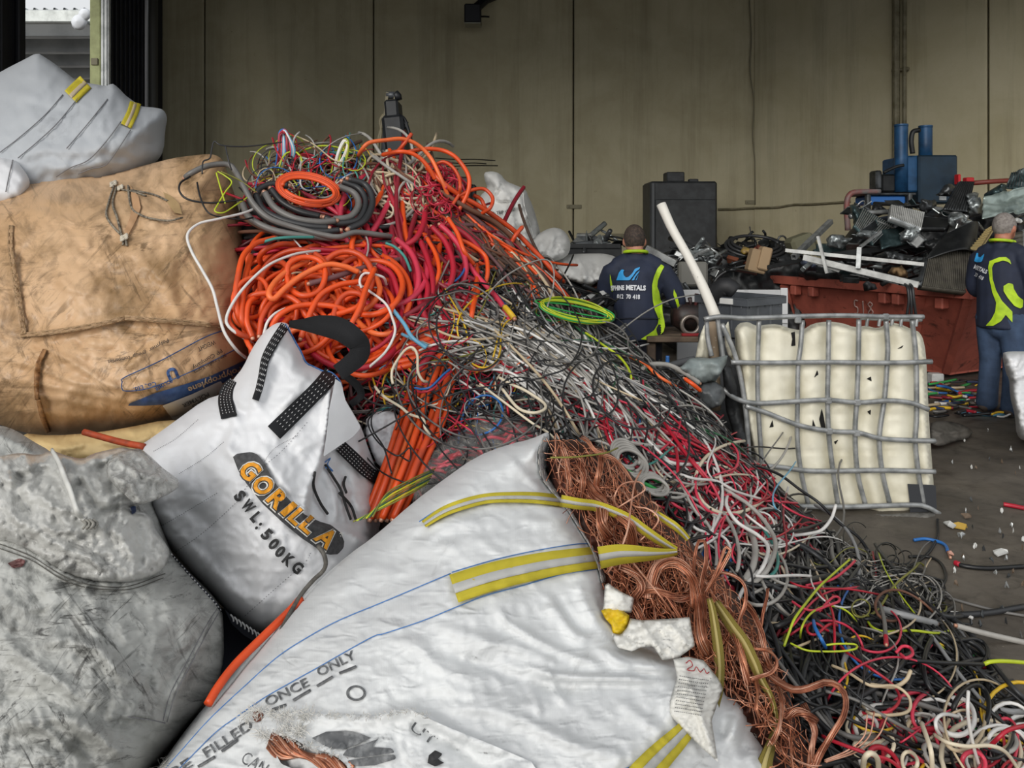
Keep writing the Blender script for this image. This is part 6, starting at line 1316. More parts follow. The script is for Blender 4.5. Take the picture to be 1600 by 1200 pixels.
for hx_, hy in ((1247, 500), (1384, 495), (1295, 626), (1340, 629), (1296, 674), (1339, 677)):
    c=P(hx_,hy,float(YI(hx_,hy))-.04);bb=MB();bb.cbox(c,(.035,.02,.035),.006);bb.build('weld_plate',M_cage,tk)
M_hole = mat('tank_hole', '#141312', .9)
for pl in([(1202,668),(1207,656),(1209,667)],[(1269,667),(1270,655),(1275,668)],[(1280,655),(1284,638),(1287,650),(1290,668),(1284,672)],[(1303,690),(1310,687),(1305,695)],[(1355,643),(1361,640),(1360,649)],[(1354,592),(1361,588),(1362,596)],[(1272,590),(1277,578),(1279,585)],[(1402,545),(1412,539),(1409,544)],[(1236,520),(1242,518),(1243,540),(1236,541),(1238,530)]):
    patch('puncture', [pl], WI.Y, .004, M_hole, tk, 2)
# black plate and torn skirt at its foot, dark pallet foot
patch('black_plate',[[(1418,756),(1462,758),(1464,796),(1422,806),(1421,780)]],lambda x,y:YI(x,y),.02,mat('black_plate','#34363a',.5),tk,5)
WS=Pillow([(1357,798),(1372,802),(1420,800),(1462,799),(1466,812),(1458,818),(1440,812),(1425,816),(1400,815),(1372,809)],[(1360,800,4.1),(1465,800,4.1),(1400,815,4.05),(1440,812,4.05)],.08,6,3,[],[(.012,14,161)]);WS.build('torn_skirt',mat('grey_sheet','#6d6b66',.6,col2='#4c4a46',sc=20),tk)
bb=MB();c=P(1338,815,4.2);bb.cbox(c,(.2,.35,.11),.02);bb.cbox(c+np.array([.5,.3,0]),(1.0,.1,.09),.02);bb.build('pallet_foot',M_dkrub,tk)
# torn side sheets of the tank, left end
for pl,dy in(([(1102,504),(1107,530),(1107,562),(1086,562),(1090,540),(1095,520)],.1),([(1131,512),(1138,502),(1143,530),(1147,564),(1138,556),(1133,540)],.05)):
    W=Pillow(pl,[(x,y,4.3-dy+.001*(y-500))for x,y in pl],.05,6,3,[([(1096,525),(1098,545),(1094,560)],3,.02)],[(.006,10,165)],smooth=0);W.build('torn_side_sheet',M_tank,tk)
# leaning poles
def pole(name, label, pts, r, m, cat='pole', extra=None, n=12):
    q=spline(np.array(pts,float),n);bb=MB();bb.tube(P(q[:,0],q[:,1],q[:,2]),np.interp(np.linspace(0,1,n),np.linspace(0,1,len(np.atleast_1d(r))),np.atleast_1d(r)),12)
    o = bb.build(name, m, None, True); tag(o, label, cat); return o
pole('plastic_pipe','white chipped pipe leaning up out of the tank cage before the black cabinet',[(1033,319,4.75),(1050,357,4.7),(1075,401,4.62),(1097,445,4.52),(1112,480,4.44),(1119,498,4.4)],[.03,.028,.027,.03,.032],mat('chipped_white','#dedbd2',.5,col2='#5a554c',sc=22,lo=.66,hi=.74))
pole('wooden_post','brown weathered post inside the tank cage below the white pipe',[(1110,503,4.36),(1113,530,4.36),(1116,562,4.36),(1118,640,4.36)],.03,mat('weathered_wood','#8b7a66',.85,col2='#c5bcb0',sc=30,lo=.6,hi=.7))
# grey tarpaulin left of the tank
for pl,ct,m_,lb in(([(1078,560),(1092,558),(1110,560),(1137,555),(1135,568),(1126,584),(1118,596),(1098,602),(1080,590),(1062,575)],4.0,mat('grey_tarp','#86908f',.5,col2='#6d7676',sc=8),'grey blue torn tarpaulin hanging left of the tank'),([(1098,600),(1118,596),(1130,605),(1134,620),(1126,634),(1108,640),(1094,632),(1088,615)],3.95,mat('dark_tarp','#55595b',.5,col2='#3c3f41',sc=8),'dark grey crumpled sheet below the grey blue tarpaulin'),([(1128,570),(1142,572),(1150,600),(1160,640),(1168,700),(1150,690),(1134,640)],4.12,mat('black_cloth','#27292b',.7),'black cloth hanging down the left end of the tank')):
    W=Pillow(pl,[(x,y,ct+.1*math.sin(x*.3))for x,y in pl],.08,8,4,[([(pl[0][0]+8,pl[0][1]+8),((pl[0][0]+pl[4][0])/2,(pl[0][1]+pl[4][1])/2+4),pl[4]],4,.02)],[(.015,16,171),(.008,7,172)],smooth=0)
    o = W.build('tarpaulin', m_); tag(o, lb, 'tarpaulin')
pole('bottle','small blue capped bottle neck above the heap edge',[(1043,556,4.9),(1043,566,4.9),(1043,580,4.9)],[.012,.014,.03],mat('blue_cap','#3a72b8',.4),'bottle')
pole('foam_pipe','grey foam pipe sleeve lying before the workbench',[(1046,572,4.75),(1066,566,4.75),(1086,561,4.75)],.022,mat('grey_foam','#4b4d50',.8),'pipe')

# ------------------------------------------------------------------ crate and board behind the tank
M_crate = mat('grey_crate', '#50545a', .5, col2='#43474c', sc=6)
cr=thing('crate','grey stackable plastic crate standing behind the tank with a black part in it','crate',(1.5,5.05,.86))
C0 = np.array([1.464, 4.80]); ul = np.array([-.222, .30]); ur = np.array([.30, .222]); 
C1, C3 = C0 + ul, C0 + ur; C2 = C1 + ur
z0, z1 = .84, 1.09
bb = MB()
def wallseg(b_, a, c, za, zb, th=.008):
    a=np.array(a);c=np.array(c);d=c-a;L=np.linalg.norm(d);d/=L;R=np.array([[d[0],-d[1],0],[d[1],d[0],0],[0,0,1]]);m_=(a+c)/2
    b_.box((m_[0], m_[1], (za + zb) / 2), (L, th, zb - za), R)
for a, c in ((C0, C1), (C1, C2), (C2, C3), (C3, C0)): wallseg(bb, a, c, z0, z1)
bb.prism([C0, C3, C2, C1], z0, z0 + .01); bb.build('crate_shell', M_crate, cr)
ctr = (C0 + C2) / 2
bb = MB()
out = lambda p, s: ctr + (p - ctr) * s
for a, c in ((C0, C1), (C1, C2), (C2, C3), (C3, C0)):
    wallseg(bb,out(a,1.1),out(c,1.1),z1-.045,z1+.005);wallseg(bb,out(a,1.06),out(c,1.06),z1-.002,z1+.005,.03)
bb.build('crate_rim', M_crate, cr)
for a, c in ((C0, C1), (C0, C3)):
    for s in np.linspace(.1, .9, 5):
        p=a+(c-a)*s;q=out(p,1.06);b2_=MB();n_=q-p;b2_.bar((p[0],p[1],z1-.03),(q[0],q[1],z1-.03),.006,.06);b2_.build('rim_rib',M_crate,cr)
    for s in (.3, .65):
        p=out(a+(c-a)*s,1.015);b2_=MB();b2_.box((p[0],p[1],z1-.12),(.014,.014,.16));b2_.build('wall_rib',M_crate,cr)
bb=MB();p=C0+ul*.38;p=out(p,1.1);d=ul/np.linalg.norm(ul);R=np.array([[d[0],-d[1],0],[d[1],d[0],0],[0,0,1]]);bb.box((p[0],p[1]-.006,z1-.02),(.1,.012,.036),R);bb.build('label',mat('white_label','#d9d9d6',.6),cr)
# crate stands on the tank's rear half: a grey slab
bb=MB();bb.cbox((1.66,5.05,.42),(.74,.6,.82),.03);o=bb.build('machine_box',mat('grey_box','#55575a',.6,col2='#3c3e40',sc=5));tag(o,'grey steel box hidden behind the tank, the grey crate on it','box')
q=spline(np.array([(1.30,5.02,1.06),(1.33,4.98,1.12),(1.38,4.94,1.16),(1.43,4.93,1.13)]),12);bb=MB();bb.tube(q,np.linspace(.07,.055,12),12);o=bb.build('elbow_fitting',M_dkrub,None,True);tag(o,'black rubber elbow lying in the grey crate','fitting')
bb=MB();a=P(1058,453,6.5);c=P(1232,450,6.5);bb.cbox(((a[0]+c[0])/2,6.52,a[2]/2),(c[0]-a[0],.02,a[2]),.004);o=bb.build('board',mat('grey_white_board','#b9babb',.6,col2='#8d8e8f',sc=12,lo=.6,hi=.8));tag(o,'pale grey board standing behind the grey crate','board')
bb=MB();a=P(1231,450,6.5);bb.cbox((a[0]-.03,6.505,a[2]-.15),(.06,.012,.3),.003);bb.build('board_edge',mat('board_edge','#c9cacb',.5),o)

# workbench by the man in front
wbn=thing('workbench','low wooden workbench at the right hand of the man in front','table',(1.3,5.95,0))
M_wood = mat('bench_wood', '#6d5d4d', .8, col2='#4d4036', sc=9)
for i in range(4):bb=MB();bb.cbox((1.3,5.68+i*.16,.725),(.62,.15,.04),.006);bb.build('plank',M_wood,wbn)
for x in (1.03, 1.57):
    for y in (5.68, 6.15): bb = MB(); bb.cbox((x, y, .35), (.06, .06, .7), .008); bb.build('leg', M_wood, wbn)
mo = thing('motor', 'greasy dark motor with a pulley on the workbench', 'motor', (1.32, 5.8, .745))
bb=MB();bb.tube(np.array([(1.22,5.85,.87),(1.28,5.85,.87),(1.44,5.85,.87),(1.48,5.85,.87)]),[.07,.11,.11,.08],14);bb.build('housing',mat('greasy_black','#1b1716',.5,col2='#33211d',sc=20),mo,True)
th=np.linspace(0,6.283,21);bb=MB();bb.tube(np.stack([1.33+.065*np.cos(th),5.72+0*th,.82+.065*np.sin(th)],1),.016,8);bb.build('pulley',mat('worn_steel','#8a817a',.4,.6),mo,True)
for i,(x,z,h)in enumerate(((1.27,.96,.1),(1.34,.97,.09),(1.38,.98,.13),(1.24,.93,.08))):bb=MB();bb.tube(np.array([(x,5.8,z-.05),(x+.01,5.8,z),(x+.015*(i-1),5.79,z+h*.5)]),[.014,.012,.018],7);bb.build('lever',mat('lever%d'%i,('#3a1c1c','#2c1a1a','#4a2020','#1d1a1a')[i],.5),mo,True)
bb=MB();bb.cbox((1.33,5.66,.755),(.16,.04,.02),.005);bb.build('red_base',mat('red_base','#8e2427',.5),mo)

# ------------------------------------------------------------------ red skip
M_skip = NT('rusty_red'); 
def _sk():
    q=M_skip;geo=q.n.new('ShaderNodeNewGeometry').outputs['Position'];q.b.inputs['Roughness'].default_value=.7
    c = q.mix(q.ramp(q.noise(geo, 2.2, 7, .65, .5), [(.4, 0.0), (.7, 1.0)]), rgb('#b45f4e'), rgb('#8f4a3e'))
    c = q.mix(q.ramp(q.noise(geo, 7, 8, .7, .7), [(.56, 0.0), (.66, .8)]), c, rgb('#4a2a22'))
    c = q.mix(q.ramp(q.noise(geo, 16, 6, .7, 1.2), [(.68, 0.0), (.73, .7)]), c, rgb('#b88475'))
    q.link(c, q.b.inputs['Base Color']); q.bump(q.noise(geo, 25, 5), .2, .01); return q.m
M_skip = _sk()
sk = thing('skip_bin', 'rusty red steel skip heaped with scrap metal behind the tank', 'skip', (4.6, 9.0, 0))
zr = .95
E_, A_, B_, C_, D_ = (3.24, 12.2), (3.10, 9.43), (4.2, 6.98), (6.3, 7.9), (4.9, 11.9)
E2, A2, B2, C2_, D2 = (3.6, 11.8), (3.42, 9.7), (4.52, 7.93), (6.0, 8.7), (4.8, 11.6)
rim = [E_, A_, B_, C_, D_]; bot = [E2, A2, B2, C2_, D2]
for i, nm in enumerate(('end_panel', 'side_panel', 'end_panel', 'side_panel', 'end_panel')):
    j = (i + 1) % 5; bb = MB(); a, c, d, e = (*rim[i], zr), (*rim[j], zr), (*bot[j], .06), (*bot[i], .06)
    n_=np.cross(np.array(c)-a,np.array(e)-a);n_/=np.linalg.norm(n_);v=[np.array(t_)for t_ in(a,c,d,e)];v+=[t_+n_*.02 for t_ in v]
    bb.add(v,[(0,1,2,3),(7,6,5,4),(0,4,5,1),(1,5,6,2),(2,6,7,3),(3,7,4,0)]);bb.build(nm,M_skip,sk)
    bb = MB(); bb.bar((*rim[i], zr), (*rim[j], zr), .1, .09); bb.build('rim_tube', M_skip, sk)
bb = MB(); bb.prism([tuple(p) for p in bot], .04, .08); bb.build('skip_floor', M_skip, sk)
def onside(i, s, t_, off=.02):
    j=(i+1)%5;a=np.array((*rim[i],zr));c=np.array((*rim[j],zr));d=np.array((*bot[j],.06));e=np.array((*bot[i],.06))
    p=(a*(1-s)+c*s)*(1-t_)+(e*(1-s)+d*s)*t_;n_=np.cross(c-a,e-a);n_/=np.linalg.norm(n_);
    if n_ @ (np.array([0, 0, 1.]) - p) < 0: n_ = -n_
    return p + n_ * off
for s in(.13,.80):bb=MB();bb.bar(onside(1,s,.05),onside(1,s,.97),.1,.07);bb.build('rib',M_skip,sk)
for s in(.02,.985):bb=MB();bb.bar(onside(1,s,.02),onside(1,s,.98),.07,.05);bb.build('corner_rib',M_skip,sk)
for s in(.2,.3,.66,.72,.9):bb=MB();p=onside(1,s,.1,.05);bb.cbox(p,(.09,.1,.11),.012,frame(np.array([B_[0]-A_[0],B_[1]-A_[1],0])));bb.build('lug',M_skip,sk)
bb=MB();bb.cbox((A_[0]-.01,A_[1]-.06,zr-.02),(.2,.16,.17),.02);bb.build('corner_bracket',M_skip,sk)
q = [onside(1, s, t_, .022) for s, t_ in ((.50, .22), (.485, .27), (.5, .3), (.49, .36))]
def skn(s, t_): return onside(1, s, t_, .026)
M_chalk = mat('chalk', '#c9a9a0', .9)
for k,seq in enumerate(([(.525,.18),(.51,.18),(.508,.25),(.522,.27),(.52,.34),(.505,.35)],[(.55,.18),(.552,.35)],[(.585,.18),(.575,.22),(.59,.26),(.577,.32),(.59,.35),(.6,.3),(.585,.26),(.597,.21),(.585,.18)])):
    bb=MB();bb.tube(spline(np.array([skn(*t_)for t_ in seq]),24),.008,4);bb.build('chalk_mark',M_chalk,sk,True)

# ------------------------------------------------------------------ metal scrap
M_al=mat('aluminium','#b4b7b7',.35,.6,col2='#8d9090',sc=12);M_alw=mat('white_profile','#d0d1ce',.45,.1,col2='#a9aaa8',sc=10)
M_st=mat('dull_steel','#55585a',.4,.6,col2='#2e3031',sc=8);M_blkm=mat('black_scrap','#17191b',.5,.2,col2='#262829',sc=9)
M_fin=mat('radiator_fins','#6a665c',.5,.5,col2='#4b4842',sc=9);M_tealm=mat('dark_green_steel','#2c3c3e',.35,.5,col2='#54686a',sc=7);M_bright=mat('crumpled_foil','#a9b0b1',.38,.6,col2='#3a3f42',sc=10)
def profile(label, a, b_, w_, h_, m, cat='profile', name='metal_profile', group=None):
    A = P(*a); B = P(*b_); d = (B - A); L = np.linalg.norm(d); R = frame(d / L); bb = MB(); c = (A + B) / 2
    for dy,dz,sw,sh in((0,h_/2,w_,.004),(w_/2,0,.004,h_),(-w_/2,0,.004,h_),(0,-h_/2,w_,.004)):      # hollow section
        bb.box(c + R @ np.array([0, dy, dz]), (L, sw, sh), R)
    o = bb.build(name, m); tag(o, label, cat, group); return o
profile('long white profile across the skip top, uppermost of the two long ones',(1227,391,7.5),(1443,413,7.1),.05,.03,M_alw)
profile('long white profile slanting down the skip top to the black bag',(1256,402,7.4),(1435,445,6.85),.055,.05,M_alw)
profile('second white profile beneath the slanting one', (1260, 405, 7.5), (1420, 446, 6.95), .04, .03, M_al)
profile('short white profile under the crossed ones at the left of the skip',(1262,405,7.4),(1312,422,7.3),.06,.04,M_alw)
profile('short upright white profile crossing the long one',(1278,369,7.2),(1292,427,7.15),.03,.02,M_alw)
profile('grey tube leaning up to the right wall', (1240, 402, 8.0), (1298, 346, 8.6), .05, .05, M_al)
profile('thin grey profile standing in the middle of the skip',(1343,387,7.1),(1341,420,7.05),.035,.03,M_al)
profile('thin bar rising right from the standing profile', (1344, 386, 7.3), (1376, 362, 7.6), .02, .02, M_al)
profile('black bar across the scrap above the long white profile',(1300,398,7.9),(1452,380,7.9),.05,.05,M_blkm)
profile('grey bar at the right foot of the slanting profile',(1405,443,6.95),(1440,435,6.95),.03,.03,M_st)
profile('black flat bar over the left corner of the skip',(1198,418,8.6),(1260,405,8.3),.05,.04,M_blkm)
profile('pale strip right of the shaven head', (1010, 388, 6.3), (1056, 412, 6.2), .05, .05, M_al)
def panel(label,q4,th,m,fins=0,fm=None,name='sheet',cat='sheet',bend=0.0,frame_m=None,dents=.0,seed=0,along='v',group=None):
    """bent plate between four corners (px,py,Y) TL,TR,BR,BL with optional cooling fins and side frames"""
    c = np.array([P(*p) for p in q4]); n_ = np.cross(c[1] - c[0], c[3] - c[0]); n_ /= np.linalg.norm(n_)
    if n_ @ (np.array([0, 0, CAMH]) - c.mean(0)) < 0: n_ = -n_
    def S(u, v, o=0):
        u = np.asarray(u, float); v = np.asarray(v, float)
        p=((1-u)[...,None]*c[0]+u[...,None]*c[1])*(1-v)[...,None]+((1-u)[...,None]*c[3]+u[...,None]*c[2])*v[...,None]
        k = bend * np.sin(u * math.pi) + dents * crumple(u * 10 + seed, v * 10, 5, seed, 2)
        return p + n_ * (k + o)[..., None]
    t = thing(name, label, cat, c.mean(0) - np.array([0, 0, abs(c[0] - c[2])[2] / 2]), group)
    N=13;u,v=np.meshgrid(np.linspace(0,1,N),np.linspace(0,1,N));a=S(u,v,0*u).reshape(-1,3);b_=S(u,v,0*u-th).reshape(-1,3)
    f = []; M_ = N * N
    for i in range(N - 1):
        for j in range(N - 1):
            k=i*N+j;f+=[(k,k+1,k+N+1,k+N),(M_+k,M_+k+N,M_+k+N+1,M_+k+1)]
    for j in range(N - 1):
        for e, st in ((j, 1), ((N - 1) * N + j, 1)): f.append((e, e + st, M_ + e + st, M_ + e))
        for e in (j * N, j * N + N - 1): f.append((e, e + N, M_ + e + N, M_ + e))
    obj('plate', np.vstack([a, b_]), f, m, t, True)
    if fins:
        bb = MB()
        for s in np.linspace(.03, .97, fins):
            w_ = np.linspace(.02, .98, 7); uu, vv = (s + 0 * w_, w_) if along == 'v' else (w_, s + 0 * w_)
            bb.tube(S(uu, vv, 0 * uu + .004), .006, 4)
        fo = bb.build('fins', fm or m, t); fo['kind'] = 'stuff'
    if frame_m is not None:
        for e in (0, 1):
            w_=np.linspace(0,1,8);bb=MB();bb.tube(S(w_*0+e,w_,0*w_),.025,6);bb.build('header_tube',frame_m,t,True)
    return t
panel('large grey radiator standing at the right of the skip behind the second man',[(1446,405,7.2),(1520,375,7.4),(1520,458,7.0),(1436,447,6.95)],.05,M_fin,26,M_fin,'radiator','radiator',frame_m=M_st)
panel('grey finned radiator behind the grey haired head',[(1578,365,7.7),(1600,360,7.8),(1602,460,7.5),(1572,460,7.4)],.05,M_fin,14,M_fin,'radiator','radiator',along='u',frame_m=M_al)
panel('dark louvred grille leaning in the scrap pile',[(1348,325,8.1),(1395,352,8.1),(1365,382,7.7),(1335,352,7.7)],.03,M_tealm,16,M_al,'grille','grille')
panel('pale finned block lying on the scrap pile',[(1392,320,8.0),(1445,332,8.0),(1440,357,7.7),(1390,338,7.7)],.06,M_al,18,M_alw,'radiator','radiator')
panel('dark ribbed hood panel tilted up beside the press',[(1500,283,8.3),(1522,284,8.4),(1512,330,8.0),(1476,327,8.0)],.03,M_st,9,M_blkm,'hood_panel','panel')
panel('black bent sheet arching over the skip',[(1478,365,7.5),(1530,350,7.7),(1525,395,7.3),(1442,408,7.2)],.01,M_blkm,0,None,'sheet','sheet',bend=.12)
panel('wide pale green crumpled sheet at the right edge above the grey head',[(1535,312,8.0),(1605,292,8.1),(1605,330,7.9),(1533,345,7.8)],.01,mat('pale_green_sheet','#9ba9a4',.35,.4,col2='#5f6c69',sc=5),0,None,'sheet','sheet',dents=.05,seed=3)
panel('dark sheet hanging at the upper right edge',[(1580,270,8.4),(1605,262,8.4),(1605,300,8.3),(1570,295,8.3)],.01,M_tealm,8,M_st,'sheet','sheet',dents=.03,seed=5)
panel('dark green box side in the scrap pile',[(1372,362,7.9),(1412,352,8.0),(1418,380,7.8),(1378,388,7.7)],.03,M_tealm,0,None,'sheet','sheet',dents=.02,seed=7)
panel('long dark tray at the right of the pale finned block',[(1445,338,7.9),(1490,342,7.9),(1478,356,7.7),(1440,356,7.7)],.05,M_blkm,0,None,'tray','tray')
panel('straw coloured slatted panel left of the grey haired head',[(1540,360,7.5),(1556,350,7.5),(1530,390,7.2),(1516,388,7.2)],.02,mat('straw_slats','#8a7a52',.7),9,mat('straw_slats2','#a08e60',.7),'panel','panel',along='u')
def foil(label, ctr, size, Yd, m, seed, th=.15, group=None, name='crumpled_sheet'):
    r = np.random.default_rng(seed); k = 11; an = np.sort(r.uniform(0, 6.28, k)); rr = r.uniform(.6, 1.15, k)
    pl=[(ctr[0]+size[0]*a_*math.cos(t_),ctr[1]+size[1]*a_*math.sin(t_))for t_,a_ in zip(an,rr)]
    W=Pillow(pl,[(x,y,Yd+r.uniform(-.08,.08))for x,y in pl]+[(ctr[0],ctr[1],Yd-.1)],th,max(6,min(size)*.5),4,[],[(.09,9,seed),(.05,5,seed+1)],smooth=0)
    o = W.build(name, m, soft=False); tag(o, label, 'scrap', group); return o
for i,(c,s,Yd,m_,lb)in enumerate((((1340,332),(14,26),8.0,M_tealm,'crumpled dark green sheet at the left end of the scrap pile'),((1352,368),(22,14),7.7,M_bright,'glinting crumpled foil under the louvred grille'),((1310,378),(26,12),7.8,M_bright,'crumpled bright sheet at the left of the skip pile'),((1425,366),(26,16),7.7,M_bright,'crumpled bright sheet below the pale finned block'),((1495,345),(20,18),7.8,M_bright,'crumpled bright duct left of the arching black sheet'),((1555,300),(24,16),8.2,M_tealm,'crumpled dark sheet at the upper right of the pile'),((1520,320),(16,22),8.1,M_bright,'glinting bent sheet behind the ribbed hood panel'),((1450,322),(22,14),8.2,M_st,'dark bent plate behind the pale finned block'),((1400,405),(34,14),7.5,M_st,'dark twisted metal in the middle of the skip'),((1460,385),(22,16),7.5,M_blkm,'black twisted metal left of the arching sheet'),((1340,412),(28,12),7.4,M_blkm,'black scrap lump under the long white profile'),((1270,415),(22,10),8.0,mat('blue_grey_cloth','#4a5468',.7),'blue grey rag at the left of the skip'),((1405,425),(18,10),7.2,mat('brown_card','#7d6444',.8),'brown cardboard scrap in the skip'),((1370,330),(16,12),8.3,M_blkm,'black scrap behind the louvred grille'),((1480,300),(20,14),8.5,M_st,'dull bent plate beside the press foot'),((1590,345),(22,12),8.0,mat('dark_blue_sheet','#1d2836',.4,.3),'dark blue sheet behind the grey haired head'),((1590,345),(10,5),7.7,M_alw,'white glinting scrap right of the grey haired head'))):
    foil(lb, c, s, Yd, m_, 200 + i)
foil('black bag hanging over the skip rim', (1360, 448), (12, 12), 6.95, M_dkrub, 260, .1, name='black_bag')
for i, (x, y) in enumerate(((1418, 450), (1422, 452), (1426, 450))):
    q=spline(np.array([(x-4,y-6,6.85),(x,y,6.78),(x+2,y+20,6.76),(x-1+i*3,y+42,6.78)]),14);bb=MB();bb.tube(P(q[:,0],q[:,1],q[:,2]),.012,6);o=bb.build('cable_tail',CM['char'],None,True);tag(o,'dark cable tail hanging over the skip rim','cable','cable tails over the skip rim')
# small scrap filling the skip and the ground before the far wall
def scrap(poly, Yr, n, seed, label, group, mats, size=(.06, .3), zmax=None, name='scrap_piece'):
    r = np.random.default_rng(seed); p = np.array(poly, float); lo, hi = p.min(0), p.max(0); k = 0
    while k < n:
        c = r.uniform(lo, hi)
        if not inside(p, c[0], c[1]): continue
        Yd=Yr[0]+(Yr[1]-Yr[0])*(hi[1]-c[1])/(hi[1]-lo[1])+r.uniform(-.1,.1);pos=P(c[0],c[1],Yd);s=r.uniform(*size)
        R=rot('z',r.uniform(0,360))@rot('x',r.normal(0,35))@rot('y',r.normal(0,25));kind=r.integers(0,4);bb=MB()
        if kind == 0: bb.cbox(pos, (s, s * r.uniform(.3, .9), s * r.uniform(.1, .5)), s * .04, R)
        elif kind==1:a=R@np.array([s*1.4,0,0]);bb.tube(np.array([pos-a,pos-a*.2+np.array([0,0,s*.1]),pos+a]),s*r.uniform(.05,.14),6)
        elif kind == 2:
            for dx,an in((-.25,20),(.25,-20)):bb.box(pos+R@np.array([dx*s,0,0]),(s*.55,s*.7,.01),R@rot('y',an))
        else:
            th=np.linspace(0,5.2,12);bb.tube(pos+np.stack([s*.5*np.cos(th),s*.5*np.sin(th),0*th],1)@R.T,s*.06,5)
        mats_ = mats; mi_ = int(r.integers(len(mats))); o = bb.build(name, mats[mi_], None, kind in (1, 3)); 
        mw={'black_scrap':'black','dull_steel':'grey','aluminium':'silver','dark_green_steel':'dark green','crumpled_foil':'glinting','rust_scrap':'rusty','brown_offcut':'brown'}[mats_[mi].name.split('.')[0]]if(mi:=mi_)is not None else ''
        lw=('left','middle','right')[int(np.clip((c[0]-lo[0])/(hi[0]-lo[0])*3,0,2))]+' part, '+('upper','lower')[int(c[1]>(lo[1]+hi[1])/2)]+' layer'
        tag(o,('small ' if s<(size[0]+size[1])/2 else 'large ')+mw+' '+('block','rod','bent plate','ring')[kind]+' '+label+', '+lw,'scrap',group);k+=1
MS = [M_blkm, M_st, M_st, M_al, M_tealm, M_bright, M_bright]
scrap([(1240,400),(1330,380),(1440,370),(1445,440),(1330,440),(1250,425)],(7.5,8.5),46,31,'in the red skip','small scrap in the skip',MS)
scrap([(1330,320),(1480,310),(1540,330),(1530,370),(1420,385),(1340,360)],(7.6,8.5),30,32,'under the blue press','small scrap under the press',MS)
scrap([(1040,385),(1120,385),(1130,440),(1050,445)],(7.6,9.2),44,33,'before the black cabinet','scrap before the cabinet',[M_blkm,M_st,M_al,M_bright,M_blkm])
scrap([(1125,375),(1205,372),(1215,415),(1130,420)],(8.8,10),34,34,'right of the black cabinet','scrap right of the cabinet',[M_blkm,M_blkm,M_st,mat('rust_scrap','#6d3a24',.7),M_blkm])
scrap([(890,372),(965,370),(965,384),(890,386)],(9.5,9.9),24,35,'in the black low bin','scrap in the black bin',[M_blkm,M_st,M_al,M_bright])
scrap([(860,435),(955,450),(955,500),(900,490)],(5.4,6.6),30,36,'left of the man in front','offcuts left of the man',[M_blkm,M_blkm,M_blkm,M_st,mat('brown_offcut','#6d5038',.7)])
scrap([(1040,440),(1070,440),(1075,470),(1050,465)],(6.6,7.4),12,37,'behind the pale board','scrap behind the board',[M_st,M_blkm,M_bright])
# solid dark mounds below those pieces so that they lie on something
for pl,Yd,lb in(([(1020,400),(1060,388),(1120,385),(1225,385),(1260,400),(1270,440),(1265,560),(1010,560)],9.3,'packed dark scrap before the cabinet and far wall'),([(850,440),(880,430),(950,450),(965,480),(980,560),(860,560)],6.4,'packed black offcuts left of the man in front'),([(1240,420),(1300,395),(1340,345),(1400,335),(1480,325),(1560,315),(1640,320),(1640,480),(1440,460),(1260,450)],8.6,'packed scrap metal filling the skip')):
    W=Pillow(pl,[(x,y,Yd+(.0 if y<480 else-.3))for x,y in pl],.9,22,7,[],[(.12,22,int(Yd*10)),(.05,9,int(Yd*10)+1)]);o=W.build('scrap_mound',mat('scrap_mound%d'%int(Yd),'#1b1c1d',.5,.2,col2='#34373a',sc=7));tag(o,lb,kind='stuff')
# boards, cardboard and card boxes
bb=MB();bb.cbox(P(1183,408,8.7),(.2,.16,.26),.015,rot('y',14));o=bb.build('cardboard_box',mat('cardboard','#9c8568',.8));tag(o,'two small tan boxes bound together on the skip corner','box')
bb=MB();bb.cbox(P(1193,404,8.65),(.12,.16,.26),.015,rot('y',14));bb.build('second_box',mat('cardboard2','#a88f70',.8),o)
for i,(a,c,m_,lb)in enumerate((((905,470,5.9),(955,452,5.9),M_alw,'pale board lying left of the man in front'),((930,432,6.1),(956,462,6.0),M_alw,'white profile leaning by the left arm of the man'),((890,470,6.0),(950,440,6.1),mat('reddish_strip','#7a4a3c',.7),'reddish strip among the black offcuts'),((862,450,6.0),(910,470,5.9),M_blkm,'black flat board end among the offcuts'),((870,435,6.2),(915,432,6.2),M_blkm,'black folded tray on top of the offcuts'),((885,484,5.6),(955,482,5.7),M_st,'grey bar lying low left of the man'))):
    profile(lb, a, c, .08 if i not in (1, 6) else .04, .03, m_, 'board', 'board')
# black cabinet against the far wall
M_cab = mat('black_cabinet', '#26282a', .55, col2='#35383a', sc=7, bump=.1)
A = P(1016, 283, 11.6); B = P(1121, 283, 11.6)
cb=thing('steel_cabinet','tall scuffed black steel cabinet standing against the far wall','cabinet',((A[0]+B[0])/2,11.9,0))
bb=MB();bb.cbox(((A[0]+B[0])/2,11.95,A[2]/2),(B[0]-A[0],.7,A[2]),.03);bb.build('body',M_cab,cb)
bb=MB();bb.cbox(((A[0]+B[0])/2+.02,11.58,A[2]/2-.1),(B[0]-A[0]-.1,.04,A[2]-.35),.015);bb.build('door',M_cab,cb)
bb=MB();bb.cbox((A[0]+.04,11.59,A[2]/2),(.05,.05,A[2]-.05),.01);bb.build('edge_trim',mat('cab_edge','#4a4d50',.5),cb)
a=P(1043,268,11.7);c=P(1071,268,11.7);bb=MB();bb.cbox(((a[0]+c[0])/2,11.9,A[2]+(a[2]-A[2])/2),(c[0]-a[0],.3,a[2]-A[2]),.015);bb.build('top_box',M_cab,cb)
bb = MB(); bb.cbox((B[0] - .32, 11.8, A[2] + .02), (.14, .12, .05), .01); bb.build('top_lug', M_cab, cb)
